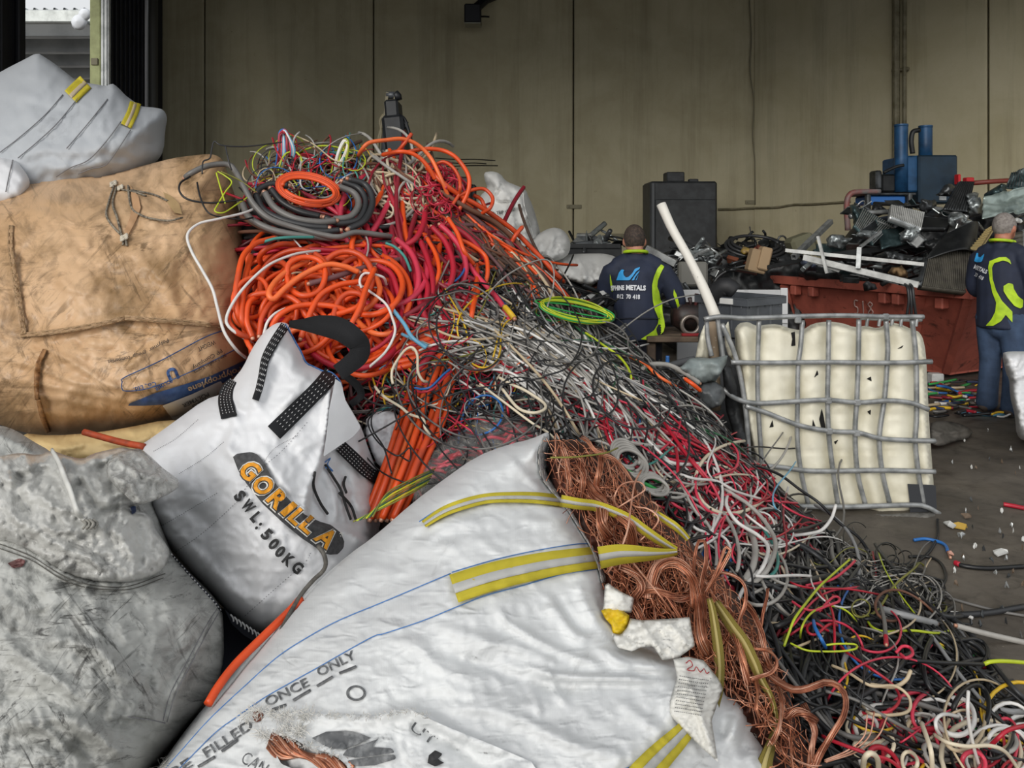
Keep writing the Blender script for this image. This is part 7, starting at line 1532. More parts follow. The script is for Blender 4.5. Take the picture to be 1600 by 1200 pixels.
a=P(1120,365,11.5);c=P(1168,365,11.5);bb=MB();bb.tube(np.array([(a[0],13.49,a[2]),(a[0]+.02,13.3,a[2]),(c[0],13.3,a[2]),(c[0]+.02,13.3,a[2]-.35),(c[0]+.02,13.49,a[2]-.4)]),.03,6);o=bb.build('rail',M_brk,None,True);tag(o,'bent rail on the far wall right of the black cabinet','rail')
# black low bin
bn = thing('low_bin', 'low black open bin by the far wall left of the shaven head', 'bin', P(926, 400, 9.6))
x0, x1 = P(884, 384, 9.5)[0], P(967, 384, 9.5)[0]; zt = P(926, 384, 9.5)[2]
for c,s in((((x0+x1)/2,9.4,zt/2),(x1-x0,.04,zt)),(((x0+x1)/2,10.2,zt/2),(x1-x0,.04,zt)),((x0,9.8,zt/2),(.04,.84,zt)),((x1,9.8,zt/2),(.04,.84,zt))):
    bb = MB(); bb.cbox(c, s, .01); bb.build('bin_wall', M_blkm, bn)
bb=MB();bb.box(((x0+x1)/2,9.8,zt-.12),(x1-x0-.05,.78,.04));bb.build('bin_floor',M_blkm,bn)
bb = MB(); bb.bar((x0, 9.38, zt), (x1, 9.38, zt), .06, .05); bb.build('bin_rim', M_blkm, bn)
# dark motor box and loop of hose before the right wall
bb=MB();bb.cbox(P(1222,400,9.6),(.3,.4,.38),.03);o=bb.build('steel_box',M_blkm);tag(o,'black steel box with a lifting eye by the right wall','box')
th=np.linspace(0,6.28,14);e=P(1222,375,9.5);bb=MB();bb.tube(np.stack([e[0]+.05*np.cos(th),e[1]+0*th,e[2]+.05*np.sin(th)],1),.012,6);bb.build('lifting_eye',M_st,o,True)
bb=MB();bb.cbox(P(1252,384,9.3),(.3,.3,.26),.04,rot('y',-20));o=bb.build('olive_box',mat('olive_box','#6b6a55',.6));tag(o,'olive grey box tilted behind the white profiles','box')
for k in range(3):
    th=np.linspace(0,6.0,24);e=P(1180,385,9.4);bb=MB();bb.tube(np.stack([e[0]+(.36-.04*k)*np.cos(th),e[1]+.2*np.sin(th),e[2]+(.13-.02*k)*np.sin(th)+.02*k],1),.02,6);o=bb.build('hose_coil',CM['char'],None,True);tag(o,'black hose ring lying on the heap by the right wall','hose','hose rings by the right wall')
foil('yellow and tan packaging on the heap before the right wall',(1168,392),(14,7),8.9,mat('yellow_pack','#a98f3c',.6,col2='#8a7458',sc=14),281,name='packaging')
foil('rust brown rag on the heap before the right wall',(1185,388),(10,6),8.9,mat('rust_rag','#6d3324',.8),282,name='rag')
foil('crumpled clear sheet left of the red skip', (1075, 440), (18, 14), 7.0, M_bright, 283)
bb=MB();bb.cbox(P(1082,428,6.9),(.26,.1,.22),.02);o=bb.build('grey_casing',mat('grey_casing','#6d6c66',.6));tag(o,'grey casing plate left of the red skip','casing')
q=spline(np.array([(1112,452,7.4),(1120,435,7.4),(1135,424,7.4),(1150,422,7.4),(1180,428,8.3)]),24);bb=MB();bb.tube(P(q[:,0],q[:,1],q[:,2]),.02,7);o=bb.build('black_hose',CM['black'],None,True);tag(o,'black hose hooked over the left end of the red skip','hose')

# ------------------------------------------------------------------ blue press
M_blu=mat('press_blue','#23527c',.45,.1,col2='#1a3d5e',sc=6);M_blud=mat('press_blue_dark','#1f3546',.45,.2,col2='#182833',sc=4)
pY = 9.6
pr_=thing('hydraulic_press','blue hydraulic press with two upright cylinders behind the scrap pile','press',P(1410,400,pY))
def cyl(name, px0, py0, py1, rpx, m, Yc=pY, par=pr_, n=16):
    a=P(px0,py0,Yc);c=P(px0,py1,Yc);bb=MB();r_=rpx*Yc/F;bb.tube(np.array([a,a+(c-a)*.02,a+(c-a)*.5,c]),[r_,r_*1.0,r_,r_],n);return bb.build(name,m,par,True)
cyl('cylinder', 1408, 196, 300, 10, M_blu); cyl('cylinder', 1446, 198, 250, 10, M_blu, pY + .2)
for px,py,Yc in((1408,196,pY),(1446,198,pY+.2)):cyl('cylinder_cap',px,py-1.5,py+2,10.5,M_blu,Yc)
def pbox(name, x0, y0, x1, y1, Yf, dep, m, ch=.02):
    a=P(x0,y0,Yf);c=P(x1,y1,Yf);bb=MB();bb.cbox(((a[0]+c[0])/2,Yf+dep/2,(a[2]+c[2])/2),(abs(c[0]-a[0]),dep,abs(a[2]-c[2])),ch);return bb.build(name,m,pr_)
pbox('tank_box',1436,242,1497,318,pY-.1,.7,M_blud);pbox('side_box',1414,243,1438,300,pY-.05,.6,M_blu)
pbox('name_plate', 1468, 304, 1479, 313, pY - .115, .02, M_al, .003)
pbox('base_plate',1352,301,1432,305,pY-.15,.5,M_st);pbox('blue_panel',1358,305,1416,320,pY-.1,.4,mat('press_bright','#2a63a8',.45))
for x in (1356, 1421): cyl('leg', x, 302, 330, 4.5, M_st, pY - .12)
pbox('valve_block',1369,266,1379,296,pY-.1,.2,M_st);pbox('motor',1378,272,1400,300,pY,.3,M_blkm)
def ptube(name, pts, r_, m):
    q=spline(np.array([(*p,pY-.15)for p in pts],float),20);bb=MB();bb.tube(P(q[:,0],q[:,1],q[:,2]),r_,7);return bb.build(name,m,pr_,True)
ptube('hose',[(1426,240),(1424,220),(1427,206),(1437,203)],.03,M_blkm);ptube('hose',[(1381,270),(1390,265),(1402,260),(1412,258)],.02,M_blkm)
ptube('guard_rail',[(1325,360),(1323,320),(1328,304),(1340,300),(1375,299)],.035,mat('rail_red','#8a3a30',.5,col2='#6c6c6c',sc=4))
for i,(x0,y0,x1,y1,m_)in enumerate(((1498,272,1502,288,'#c41e24'),(1511,277,1523,284,'#b8262a'))):
    a=P(x0,y0,9.3);c=P(x1,y1,9.3);bb=MB();bb.cbox(((a[0]+c[0])/2,9.35,(a[2]+c[2])/2),(c[0]-a[0],.1,a[2]-c[2]),.01);o=bb.build('red_tool',mat('red_tool%d'%i,m_,.5));tag(o,('bright red upright tool right of the press','bright red clamp lying right of the press')[i],'tool')
bb=MB();bb.tube(P([1520,1560,1600],[286,283,281],[9.4,9.4,9.4]),.03,7);o=bb.build('red_bar',mat('rail_red2','#7a352c',.5),None,True);tag(o,'long red bar along the right wall behind the scrap','bar')

# ------------------------------------------------------------------ grab arm and box behind the heap
ga=thing('grab_arm','black hydraulic grab arm rising behind the crown of the heap','machine',P(615,260,7.2))
gy=7.2;M_mach=mat('machine_black','#16181b',.5,.2,col2='#25282b',sc=7);M_machg=mat('machine_grey','#4d5054',.45,.3);M_olv=mat('machine_olive','#6d6650',.6)
def gb(name,pts,r_,m,n=10,Yc=gy):bb=MB();q=np.array(pts,float);bb.tube(P(q[:,0],q[:,1],Yc+0*q[:,0]),r_,n);return bb.build(name,m,ga,True)
for a,c in(((606,145),(600,200)),((619,145),(613,197))):bb=MB();bb.bar(P(*a,gy),P(*c,gy),.06,.025);bb.build('link_plate',M_olv,ga)
gb('link_pin',[(604,149),(612,149),(621,149)],.035,M_machg);gb('link_pin',[(617,146),(621,150),(622,156)],.04,M_mach)
bb = MB(); bb.cbox(P(617, 200, gy + .1), (.13, .3, .5), .02, rot('y', -4)); bb.build('boom', M_mach, ga)
bb = MB(); bb.cbox(P(622, 240, gy + .1), (.2, .35, .7), .03, rot('y', -6)); bb.build('boom_base', M_mach, ga)
gb('ram',[(606,188),(606,215),(604,245)],[.03,.055,.055],M_machg);gb('ram_rod',[(609,160),(607,190)],.02,M_olv)
for pts in([(598,180),(594,190),(596,205),(594,220)],[(599,178),(596,200),(592,215),(590,235)],[(624,180),(632,186),(637,200),(642,215)],[(625,185),(634,195),(640,210),(645,232)],[(622,178),(628,190),(632,200),(636,190)]):gb('hose',spline(np.array(pts,float),12)[:,:2],.016,M_mach if pts[0][0]>610 else M_olv,6)
gb('hook', [(645, 232), (650, 248), (648, 256), (640, 254)], .03, M_mach)
bb=MB();bb.cbox(P(622,400,7.5)*np.array([1,1,0])+np.array([0,0,.9]),(.9,.9,1.8),.06);bb.build('machine_body',M_mach,ga)
bb=MB();bb.cbox(P(672,400,7.25)*np.array([1,1,0])+np.array([.0,0,.9]),(.9,.6,1.78),.04);bb.build('machine_body',M_mach,ga)
bx=thing('control_box','dark box with levers behind the heap, inside the wide orange loop','box',P(725,310,7.0))
bb=MB();bb.cbox(P(727,296,7.0),(.11,.2,.22),.015);bb.build('box_body',mat('maroon_black','#231819',.5),bx)
bb = MB(); bb.cbox(P(739, 306, 7.05), (.06, .15, .2), .012); bb.build('side_panel', M_mach, bx)
for pts in([(706,285),(714,279),(722,282)],[(702,282),(706,278),(708,282)]):bb=MB();q=np.array(pts,float);bb.tube(P(q[:,0],q[:,1],6.95+0*q[:,0]),.025,7);bb.build('lever',M_machg,bx,True)

# ------------------------------------------------------------------ white sacks behind the heap
def sackobj(name, label, out_, ctr, th, rim, m, folds, crum, step=4, cat='bag'):
    W=Pillow(out_,ctr,th,rim,step,[(p_,w_,a_*2)for p_,w_,a_ in folds],[(a_*2.2,c_,d_)for a_,c_,d_ in crum]+[(.02,6,7)],smooth=1);t=thing(name,label,cat,P(np.mean([p[0]for p in out_]),max(p[1]for p in out_),np.mean([c[2]for c in ctr])+th/2));W.build('bag_body',m,t);return W,t
WB,tB=sackobj('bulk_bag','tall white tied sack standing behind the heap',[(755,270),(768,267),(782,271),(790,283),(805,289),(822,296),(826,308),(832,320),(838,340),(843,358),(848,380),(846,420),(760,430),(745,330),(748,308),(762,295),(758,283)],[(770,270,6.5),(800,300,6.4),(840,360,6.5),(760,320,6.5),(790,360,6.2),(800,420,6.2)],.7,26,M_bagP,[([(775,275),(778,290),(772,305)],3,.04),([(765,280),(770,292),(780,298)],3,-.04),([(790,300),(800,330),(805,370)],4,.03),([(822,310),(830,330),(832,360)],4,-.03),([(808,305),(818,330),(824,380)],5,.04),([(770,310),(790,312),(810,306)],3,.03)],[(.02,14,191),(.03,40,192)])
lettering('lettering',[text_line('TRIP',(776,335),(787,333.5),5),text_line('USE',(790,333),(797,331.5),5),text_line('ONLY',(799,331),(806,329),5),text_line('ONE',(765,337),(773,335.5),5)],WB.Y,.025,M_ink,tB)
seam('hem', [(817, 300), (820, 325), (828, 350), (834, 372)], .9, WB.Y, .02, M_bagP, tB, 24)
sackobj('sack','small dirty white sack at the right of the tall tied one',[(828,378),(840,366),(856,357),(870,355),(884,362),(892,378),(890,395),(880,405),(860,410),(835,400)],[(830,380,6.2),(865,360,6.3),(890,380,6.2),(860,395,5.95),(845,390,6.0)],.5,18,M_bagP,[([(862,358),(864,375),(856,395)],3,.03),([(845,370),(850,385),(845,400)],3,-.03)],[(.025,12,193)])
sackobj('sack','flat pale sack spread out left of the man in front',[(848,412),(865,402),(890,397),(920,396),(945,396),(966,402),(965,425),(940,440),(915,446),(895,440),(870,428)],[(850,412,6.0),(920,397,6.5),(965,405,6.4),(920,430,5.9),(900,440,5.8)],.5,18,M_bagP,[([(900,400),(910,420),(915,445)],4,.03),([(930,400),(930,420),(925,440)],4,-.03),([(870,405),(880,420),(895,435)],4,-.02)],[(.025,14,194)])
WR,tR=sackobj('bulk_bag','white bulk bag cut off by the right edge beside the second man',[(1565,552),(1575,549),(1600,549),(1680,550),(1680,700),(1600,690),(1588,680),(1586,650),(1578,620),(1577,592),(1572,585)],[(1565,552,5.1),(1640,550,5.3),(1580,590,5.1),(1600,640,4.95),(1600,690,5.0),(1680,620,5.1)],.7,16,M_bagG,[([(1570,588),(1585,590),(1610,586),(1640,590)],3,.04),([(1572,595),(1590,596),(1620,594)],3,-.03),([(1585,600),(1590,640),(1595,670)],5,.02),([(1600,560),(1590,575),(1575,580)],4,.02)],[(.012,18,195)])
# ------------------------------------------------------------------ the two workers
M_skin=mat('skin','#b9826a',.55,col2='#a8705a',sc=20);M_skin2=mat('skin_ruddy','#b67a62',.55,col2='#9d604c',sc=20)
M_jk=mat('navy_jacket','#232b40',.75,col2='#1c2335',sc=7,bump=.15,bsc=25);M_neon=mat('neon_yellow','#b9dc22',.6,col2='#98b91c',sc=12)
M_trs=mat('black_trousers','#151824',.8);M_jean=mat('worn_jeans','#3d506c',.8,col2='#2e3e56',sc=9,bump=.25,bsc=22)
M_hair=mat('cropped_dark_hair','#2f2823',.8,col2='#4d3f36',sc=60);M_hair2=mat('grey_hair','#8c8681',.8,col2='#6d6661',sc=50)
M_lgb=mat('logo_blue','#2f97d6',.6);M_lgw=mat('logo_white','#dadde2',.6);M_shoe=mat('work_shoe','#4b4039',.8);M_glove=mat('yellow_glove','#b7a63a',.8,col2='#5a5330',sc=30)
def ball(b, c, r, n=12):
    r = np.broadcast_to(np.array(r, float), (3,)); vs = [(0, 0, -1)]; fs = []
    for i in range(1, n):
        a = math.pi * i / n - math.pi / 2
        for j in range(n):t_=2*math.pi*j/n;vs.append((math.cos(a)*math.cos(t_),math.cos(a)*math.sin(t_),math.sin(a)))
    vs.append((0, 0, 1)); L = len(vs) - 1
    for j in range(n): fs.append((0, 1 + (j + 1) % n, 1 + j)); fs.append((L, L - n + j, L - n + (j + 1) % n))
    for i in range(n - 2):
        for j in range(n): a = 1 + i * n; fs.append((a + j, a + (j + 1) % n, a + n + (j + 1) % n, a + n + j))
    b.add(np.array(vs) * r + np.array(c, float), fs)
def limb(b, pts, rad, flat=1.0, cap0=True):
    pts=np.array(pts,float);q=spline(np.column_stack([pts,rad]),6*len(pts));b.tube(q[:,:3],q[:,3],14,flat)
    for e,r_ in((q[0],q[0,3]),(q[-1],q[-1,3]))[0 if cap0 else 1:]:ball(b,e[:3],(r_*.98,r_*.98*flat,r_*.7),8)
def skin_of(b, voxel, smooth=4):
    """one continuous surface round overlapping shapes"""
    me=bpy.data.meshes.new('t');me.from_pydata(b.v,[],b.f);o=bpy.data.objects.new('t',me);COL.objects.link(o)
    m_ = o.modifiers.new('r', 'REMESH'); m_.mode = 'VOXEL'; m_.voxel_size = voxel
    s_ = o.modifiers.new('s', 'SMOOTH'); s_.iterations = smooth; s_.factor = .5
    dg = bpy.context.evaluated_depsgraph_get(); e = bpy.data.meshes.new_from_object(o.evaluated_get(dg))
    v = np.array([tuple(x.co) for x in e.vertices]); f = [list(p.vertices) for p in e.polygons]
    bpy.data.objects.remove(o); bpy.data.meshes.remove(me); bpy.data.meshes.remove(e); return v, f
class Pose:
    def __init__(s, x, y, deg): s.o = np.array([x, y, 0.]); s.R = rot('z', deg)
    def __call__(s, v): return np.asarray(v, float) @ s.R.T + s.o
def bvh_Y(*meshes):
    V = []; Fc = []
    for v, f in meshes: b = len(V); V += [tuple(x) for x in v]; Fc += [[i + b for i in q] for q in f]
    t = BVHTree.FromPolygons(V, Fc); o = Vector((0, 0, CAMH))
    def Y(x, y):
        x = np.asarray(x, float); y = np.asarray(y, float); out = np.full(x.shape, np.nan)
        for i in np.ndindex(x.shape):
            d = Vector(P(x[i], y[i], 1.0)) - o; h = t.ray_cast(o, d.normalized())
            if h[0] is not None: out[i] = h[0].y
        bad = np.isnan(out); out[bad] = np.nanmean(out) if (~bad).any() else 6; return out
    return Y
def hand(b, w, d, up, s=1.0, curl=.5):
    """palm, four unequal bent fingers and a thumb; w wrist, d pointing direction, up back of the hand"""
    d=np.array(d,float);d/=np.linalg.norm(d);up=np.array(up,float);up-=d*(up@d);up/=np.linalg.norm(up);sd=np.cross(d,up)
    limb(b, [w, w + d * .045 * s, w + d * .09 * s], [.028 * s, .036 * s, .036 * s])
    for k, L in enumerate((.07, .08, .075, .06)):
        o = w + d * .09 * s + sd * (k - 1.5) * .021 * s; p = [o]; a = 0
        for j in range(3):a+=curl;p.append(p[-1]+(d*math.cos(a)-up*math.sin(a))*L*s*(.45,.32,.23)[j])
        limb(b, p, [.0105 * s, .01 * s, .009 * s, .0075 * s])
    o=w+d*.03*s+sd*.035*s;limb(b,[o,o+(d*.6+sd*.8)*.035*s-up*.01,o+(d*.95+sd*.5)*.07*s-up*.03*s],[.014*s,.012*s,.0095*s])
def worker(name, label, pose, hd, arms, legs, hip, hairm, skinm, legm, shoulder_z, tilt, bald=.0):
    bd = MB()
    limb(bd,[(0,0,hip),(0,tilt*.4,hip+.25),(0,tilt*.7,shoulder_z-.06)],[.15,.14,.155],.66)
    limb(bd,[(0,tilt*.75,shoulder_z),(hd[0]*.6,tilt*.9,shoulder_z+.09),(hd[0],hd[1]-.015,hd[2]-.05)],[.075,.06,.062])
    ball(bd, hd, (.079, .098, .112), 16); ball(bd, (hd[0], hd[1] + .045, hd[2] - .06), (.055, .05, .05))
    for s in (-1, 1): ball(bd, (hd[0] + s * .082, hd[1] - .008, hd[2] - .018), (.012, .02, .032), 8)
    limb(bd, [(hd[0], hd[1] + .094, hd[2] + .015), (hd[0], hd[1] + .116, hd[2] - .022)], [.011, .016])
    for s in (-1, 1): ball(bd, (hd[0] + s * .033, hd[1] + .088, hd[2] + .012), (.016, .012, .012), 8)
    ball(bd, (hd[0], hd[1] + .092, hd[2] - .062), (.026, .012, .009), 8)
    for a in arms:limb(bd,a[:3],[.06,.05,.036]);hand(bd,np.array(a[2]),np.array(a[3]),np.array(a[4]),1.0,.45)
    for l in legs: limb(bd, l, [.095, .065, .045])
    v,f=skin_of(bd,.010);v=pose(v);root=obj(name,v,f,skinm);tag(root,label,'person');body=(v,f)
    root.data.materials[0] = skinm
    # face details
    for s in (-1, 1):
        b=MB();ball(b,pose((hd[0]+s*.033,hd[1]+.099,hd[2]+.012)),.009,8);b.build('eye',mat('eye%d'%len(bpy.data.materials),'#2b211c',.3),root,True)
    # hair: shell over the crown and down to the nape
    h=MB();ball(h,(hd[0],hd[1]-.008,hd[2]+.012),(.0835,.101,.108),20);hv=[];v_=np.array(h.v)
    keep = [q for q in h.f if np.mean([(v_[i][2] - hd[2]) + .75 * (-(v_[i][1] - hd[1])) for i in q]) > -.01]
    hr = obj('hair', pose(v_), keep, hairm, root, True)
    # jacket
    j = MB(); hz = hip - .10
    limb(j,[(0,.0,hz),(0,.0,hip+.02),(0,tilt*.4,hip+.25),(0,tilt*.7,shoulder_z-.09)],[.185,.18,.185,.19],.74,False)
    for s in(-1,1):limb(j,[(s*.06,tilt*.75,shoulder_z+.005),(s*.155,tilt*.72,shoulder_z-.045)],[.075,.075])
    limb(j, [(0, tilt * .75, shoulder_z - .03), (hd[0] * .5, tilt * .85, shoulder_z + .055)], [.095, .07])
    for a in arms:
        a0, a1, a2 = [np.array(t_, float) for t_ in a[:3]]; e = a1 + (a2 - a1) * .92
        limb(j,[a0*np.array([.86,1,1]),(a0+a1)/2,a1,(a1+e)/2,e],[.085,.08,.07,.062,.052])
    jv, jf = skin_of(j, .012); jv = pose(jv); n_ = np.array([1.0]); jk = obj('jacket', jv, jf, M_jk, root)
    # trousers and shoes
    t = MB(); limb(t, [(0, 0, hip - .08), (0, 0, hip + .06)], [.165, .16], .75)
    for l in legs:
        l=[np.array(p_,float)for p_ in l];limb(t,[l[0],(l[0]+l[1])/2,l[1],(l[1]+l[2])/2,l[2]+np.array([0,0,.01])],[.105,.095,.082,.078,.082])
    tv, tf = skin_of(t, .014); obj('trousers', pose(tv), tf, legm, root)
    for l in legs:
        s_=MB();a=np.array(l[2],float);limb(s_,[a+(0,-.04,-.005),a+(0,.06,-.01),a+(0,.17,-.025)],[.05,.047,.036],.8);sv,sf=skin_of(s_,.010);sv[:,2]=np.maximum(sv[:,2],.004);obj('shoe',pose(sv),sf,M_shoe,root)
    # collar
    th=np.linspace(0,2*math.pi,25);c=np.stack([hd[0]*.5+.085*np.cos(th),tilt*.86+.085*np.sin(th),shoulder_z+.072-.012*np.sin(th)],1);b=MB();b.tube(pose(c),.013,8);b.build('collar',M_neon,root,True)
    return root, jk, (jv, jf), body
Z1 = 5.8 / F
m1,jk1,j1,b1_=worker('person','person with a shaven head seen from behind, navy jacket, at the workbench',Pose(.945,5.8,-6),(-.015,.10,1.452),[[(.205,.05,1.22),(.30,.07,1.0),(.345,.20,.905),(.3,.9,-.35),(.1,.3,1)],[(-.205,.05,1.22),(-.235,.14,.99),(-.12,.36,.92),(.5,.85,-.2),(0,.2,1)]],[[(.09,0,.80),(.1,.03,.42),(.11,-.02,.07)],[(-.09,0,.80),(-.1,.03,.42),(-.11,-.02,.07)]],.80,M_hair,M_skin,M_trs,1.285,.07)
YJ1 = bvh_Y(j1)
def on(root, nm, polys, Yf, off, m): return patch(nm, polys, Yf, off, m, root, 2.2)
on(jk1,'neon_panel',[[(1033,413),(1038,416),(1032,428),(1028,438),(1027,448),(1030,456),(1032,468),(1035,473),(1035,484),(1036,492),(1038,500),(1039,510),(1037,518),(1031,524),(1020,529),(1010,531),(1001,530),(1012,523),(1022,516),(1028,506),(1029,498),(1023,484),(1020,470),(1019,456),(1019,444),(1022,432),(1027,420)]],YJ1,.012,M_neon)
on(jk1,'sleeve_panel',[[(1053,452),(1057,460),(1060,470),(1062,478),(1063,486),(1059,482),(1056,472),(1052,460)]],YJ1,.012,M_neon)
on(jk1, 'side_panel', [[(953, 428), (956, 440), (958, 456), (955.5, 456), (953, 442)]], YJ1, .012, M_neon)
on(jk1,'logo_wave',[[(963,438),(967,426),(971,421),(975.6,421.6),(973.6,425),(974.6,430),(978,433.6),(982.4,432.4),(988,427),(992,420),(1000,417),(999.6,420),(994,424),(990,430),(986,435),(984,438)]],YJ1,.012,M_lgb)
on(jk1,'logo_wave',[[(987,438),(990,433),(995,426.5),(999.5,422.5),(998.5,425.5),(995,430),(992,434),(991,438)]],YJ1,.012,M_lgb)
on(jk1, 'logo_wave', [[(993, 438), (995, 434.5), (998, 428.5), (996, 434), (994.5, 438)]], YJ1, .012, M_lgb)
lettering('lettering',[text_line('SPHINE',(954.5,453.6),(975.5,452.8),6.8,1,.05),text_line('METALS',(978,452.6),(1009,453.6),7.2,1,.05),text_line('012',(964,466.4),(974,466.4),6.6,1,.03),text_line('70',(978.5,466.6),(985.5,466.8),6.6,1,.03),text_line('418',(988.5,467),(1000,467.2),6.6,1,.03)],YJ1,.014,M_lgw,jk1)
q=spline([(961,499),(985,497.5),(1010,498),(1030,498)],30)[:,:2];b=MB();b.tube(P(q[:,0],q[:,1],YJ1(q[:,0],q[:,1])-.004),.006,5);b.build('waist_seam',mat('navy_seam','#151a28',.8),jk1,True)
q=np.array([(998,367),(1003,367),(1008,368)],float);b=MB();b.tube(P(q[:,0],q[:,1],5.84+0*q[:,0]),.006,5);b.build('glasses_temple',M_blkm,m1,True)
g=MB();pz=Pose(.945,5.8,-6);hand(g,np.array((.345,.20,.905)),np.array((.3,.9,-.35)),np.array((.1,.3,1)),1.16,.45);gv,gf=skin_of(g,.007,2);obj('glove',pz(gv),gf,M_glove,m1)
m2,jk2,j2,b2_=worker('person','grey haired person in jeans and navy jacket standing at the right edge',Pose(4.02,6.32,-62),(.0,.06,1.555),[[(.20,.02,1.30),(.245,.05,1.04),(.20,.30,.965),(-.2,1,-.1),(.2,0,1)],[(-.20,.02,1.30),(-.25,.08,1.03),(-.14,.32,.97),(.2,1,-.1),(-.2,0,1)]],[[(.09,0,.82),(.095,.02,.45),(.10,-.02,.07)],[(-.09,0,.82),(-.095,.02,.45),(-.10,-.02,.07)]],.82,M_hair2,M_skin2,M_jean,1.365,.03)
YJ2 = bvh_Y(j2)
on(jk2,'neon_panel',[[(1546,408),(1561,402),(1572,401.5),(1578,406),(1580,413),(1575,409),(1567,407),(1553.5,411),(1550,418),(1551,436),(1556.5,454),(1565.5,470),(1575,480),(1582,487),(1582,504),(1571.5,492),(1564,502),(1552,509),(1540,509),(1549,499),(1555,487),(1556.5,473),(1550.5,457),(1546,436),(1544,418)]],YJ2,.012,M_neon)
on(jk2,'sleeve_panel',[[(1568,447),(1576,442),(1583,444),(1584,451),(1591,463),(1599,469),(1598,480),(1594,482),(1585,478),(1575,466),(1568,455)]],YJ2,.012,M_neon)
on(jk2,'logo_wave',[[(1522,408),(1526,395),(1528.5,395),(1528,401),(1532,402),(1538,396),(1537,401),(1534,409),(1527,410)]],YJ2,.012,M_lgb)
lettering('lettering',[text_line('METALS',(1521,419),(1541,428),6.2,1,.05),text_line('70',(1522,431),(1526,433),5.5,1,.03),text_line('418',(1528,434),(1535,438),5.5,1,.03)],YJ2,.014,M_lgw,jk2)

# ------------------------------------------------------------------ litter on the floor
def fl_pts(pts, z=.008):
    q = np.array(pts, float); return P(q[:, 0], q[:, 1], Yfloor(q[:, 1], z))
def floor_wire(pts, r_, col, label, n=24, group=None, cat='wire', name='wire'):
    q=spline(np.array(pts,float),n);bb=MB();bb.tube(fl_pts(q,r_+.002),r_,6);o=bb.build(name,CM[col],None,True);tag(o,label,cat,group);return o
floor_wire([(1428,844),(1445,842),(1465,846),(1477,852),(1481,862)],.008,'blue','blue wire on the floor with a bared end, before the tank')
floor_wire([(1481,862),(1484,868),(1485,872)],.007,'pcopper','bared copper end of the blue wire on the floor',6)
floor_wire([(1493,880),(1510,885),(1545,888),(1600,885)],.010,'black','black wire with a red tip running to the right edge over the floor')
floor_wire([(1492, 879), (1499, 882)], .012, 'red', 'red tip of the black floor wire', 6)
floor_wire([(1475,932),(1520,945),(1560,955),(1600,962)],.006,'grey','thin grey wire along the floor at the right')
floor_wire([(1480,962),(1540,958),(1600,948)],.012,'char','grey cable on the floor leading to the right edge')
floor_wire([(1485,957),(1505,960),(1520,966)],.007,'white','short white wire on the floor beside the heap foot')
floor_wire([(1568,788),(1580,790),(1600,794)],.012,'red','red cable piece on the floor at the right edge')
floor_wire([(1465,812),(1465,836),(1455,858),(1440,873),(1415,888)],.007,'black','thin black wire hanging from the tank foot to the heap')
floor_wire([(1420,870),(1450,870),(1470,880),(1478,900),(1472,915)],.007,'black','black wire hoop lying at the foot of the heap')
R_ = np.random.default_rng(55)
for i in range(70):
    x=R_.uniform(1452,1600);y=R_.uniform(592,650);L=R_.uniform(14,50);a=R_.normal(0,.3);c=('red','crimson','black','black','char','blue','green','white','yellow','navy','grey','beige')[i%12]
    if 1535 < x < 1580 and y < 645: x -= 60
    nm={'red':'red','crimson':'dark red','black':'black','char':'black','blue':'blue','green':'green','white':'white','yellow':'yellow','navy':'blue','grey':'grey','beige':'beige'}[c]
    q=[(x-L/2*math.cos(a),y-L*.2*math.sin(a)),(x,y+R_.uniform(-3,3)),(x+L/2*math.cos(a),y+L*.2*math.sin(a))]
    q=spline(np.array(q),10);bb=MB();r_=R_.uniform(.007,.016);bb.tube(fl_pts(q,.01+R_.uniform(0,.06)),r_,5);o=bb.build('floor_cable',CM[c],None,True);tag(o,'%s wire strewn on the floor below the red skip'%nm,'wire','%s wires on the floor below the skip'%nm)
floor_wire([(1462,605),(1490,610),(1535,616)],.02,'yellow','long yellow cable on the floor below the red skip',cat='cable',name='floor_cable')
floor_wire([(1515,627),(1525,634),(1538,632),(1536,626)],.018,'lgrey','pale grey cable curl by the shoe of the second man',cat='cable',name='floor_cable')
floor_wire([(1500,645),(1550,648),(1600,649)],.016,'lblue','light blue cable on the floor before the second man',cat='cable',name='floor_cable')
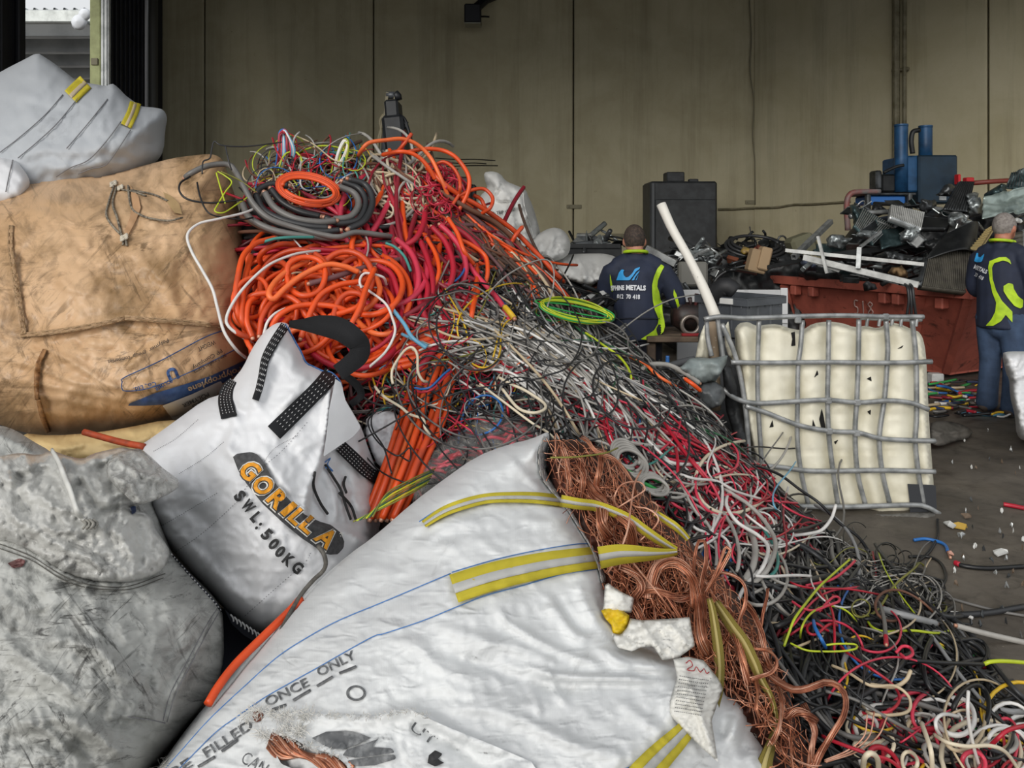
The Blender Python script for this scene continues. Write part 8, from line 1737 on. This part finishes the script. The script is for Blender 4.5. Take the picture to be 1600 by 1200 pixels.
bb=MB();bb.cbox(P(1462,598,7.6)*np.array([1,1,0])+np.array([0,0,.06]),(.12,.1,.12),.01);tag(bb.build('white_block',M_alw),'white block under the skip corner','block')
W=Pillow([(1452,662),(1468,656),(1495,660),(1514,668),(1521,676),(1512,686),(1490,690),(1470,698),(1455,695)],[(1452,665,5.4),(1515,670,5.6),(1515,682,5.5),(1470,696,5.25)],.12,8,3,[([(1460,676),(1490,676),(1515,670)],3,.05)],[(.02,12,211)],smooth=1);tag(W.build('rubber_sheet',mat('grey_flap','#64605a',.7,col2='#35332f',sc=6)),'grey rubber flap lying right of the tank','sheet')
def litter(label, x, y, s, m, seed, name='scrap_paper'):
    r=np.random.default_rng(seed);k=7;an=np.sort(r.uniform(0,6.28,k));p=fl_pts([(x,y)],.0)[0];v=[(p[0]+s*math.cos(t_)*r.uniform(.5,1.1),p[1]+s*math.sin(t_)*r.uniform(.5,1.1),r.uniform(.006,.03))for t_ in an]
    v += [(p[0], p[1], .035)] + [(a[0], a[1], max(.003, a[2] - .006)) for a in v] + [(p[0], p[1], .027)]
    f=[(i,(i+1)%k,k)for i in range(k)]+[(k+1+(i+1)%k,k+1+i,2*k+1)for i in range(k)]+[(i,k+1+i,k+1+(i+1)%k,(i+1)%k)for i in range(k)]
    o = obj(name, v, f, m, None, False); tag(o, label, 'litter', None); return o
litter('yellow and tan scrap wrapper on the floor before the tank',1497,826,.045,mat('yellow_scrap','#b08f3a',.6),1);litter('white scrap of paper beside the yellow wrapper on the floor',1484,824,.04,M_alw,2);litter('small pinkish crumb at the tip of the blue floor wire',1486,872,.02,mat('pink_crumb','#b98d7d',.7),3);litter('twisted white strip on the floor at the right',1564,868,.035,M_alw,4);litter('brown leaf of scrap before the tank foot',1512,812,.03,M_wood,5);litter('grey chip at the floor by the tank foot',1503,842,.02,M_al,6)
for i in range(60):
    x, y = R_.uniform(1455, 1605), R_.uniform(660, 1000)
    if x < 1490 and y > 740: continue
    o=litter('tiny pale chip scattered on the dark floor',x,y,R_.uniform(.003,.011),(M_alw,M_al,M_wood,M_st)[i%4],300+i,'chip');o['group']='chips on the floor'
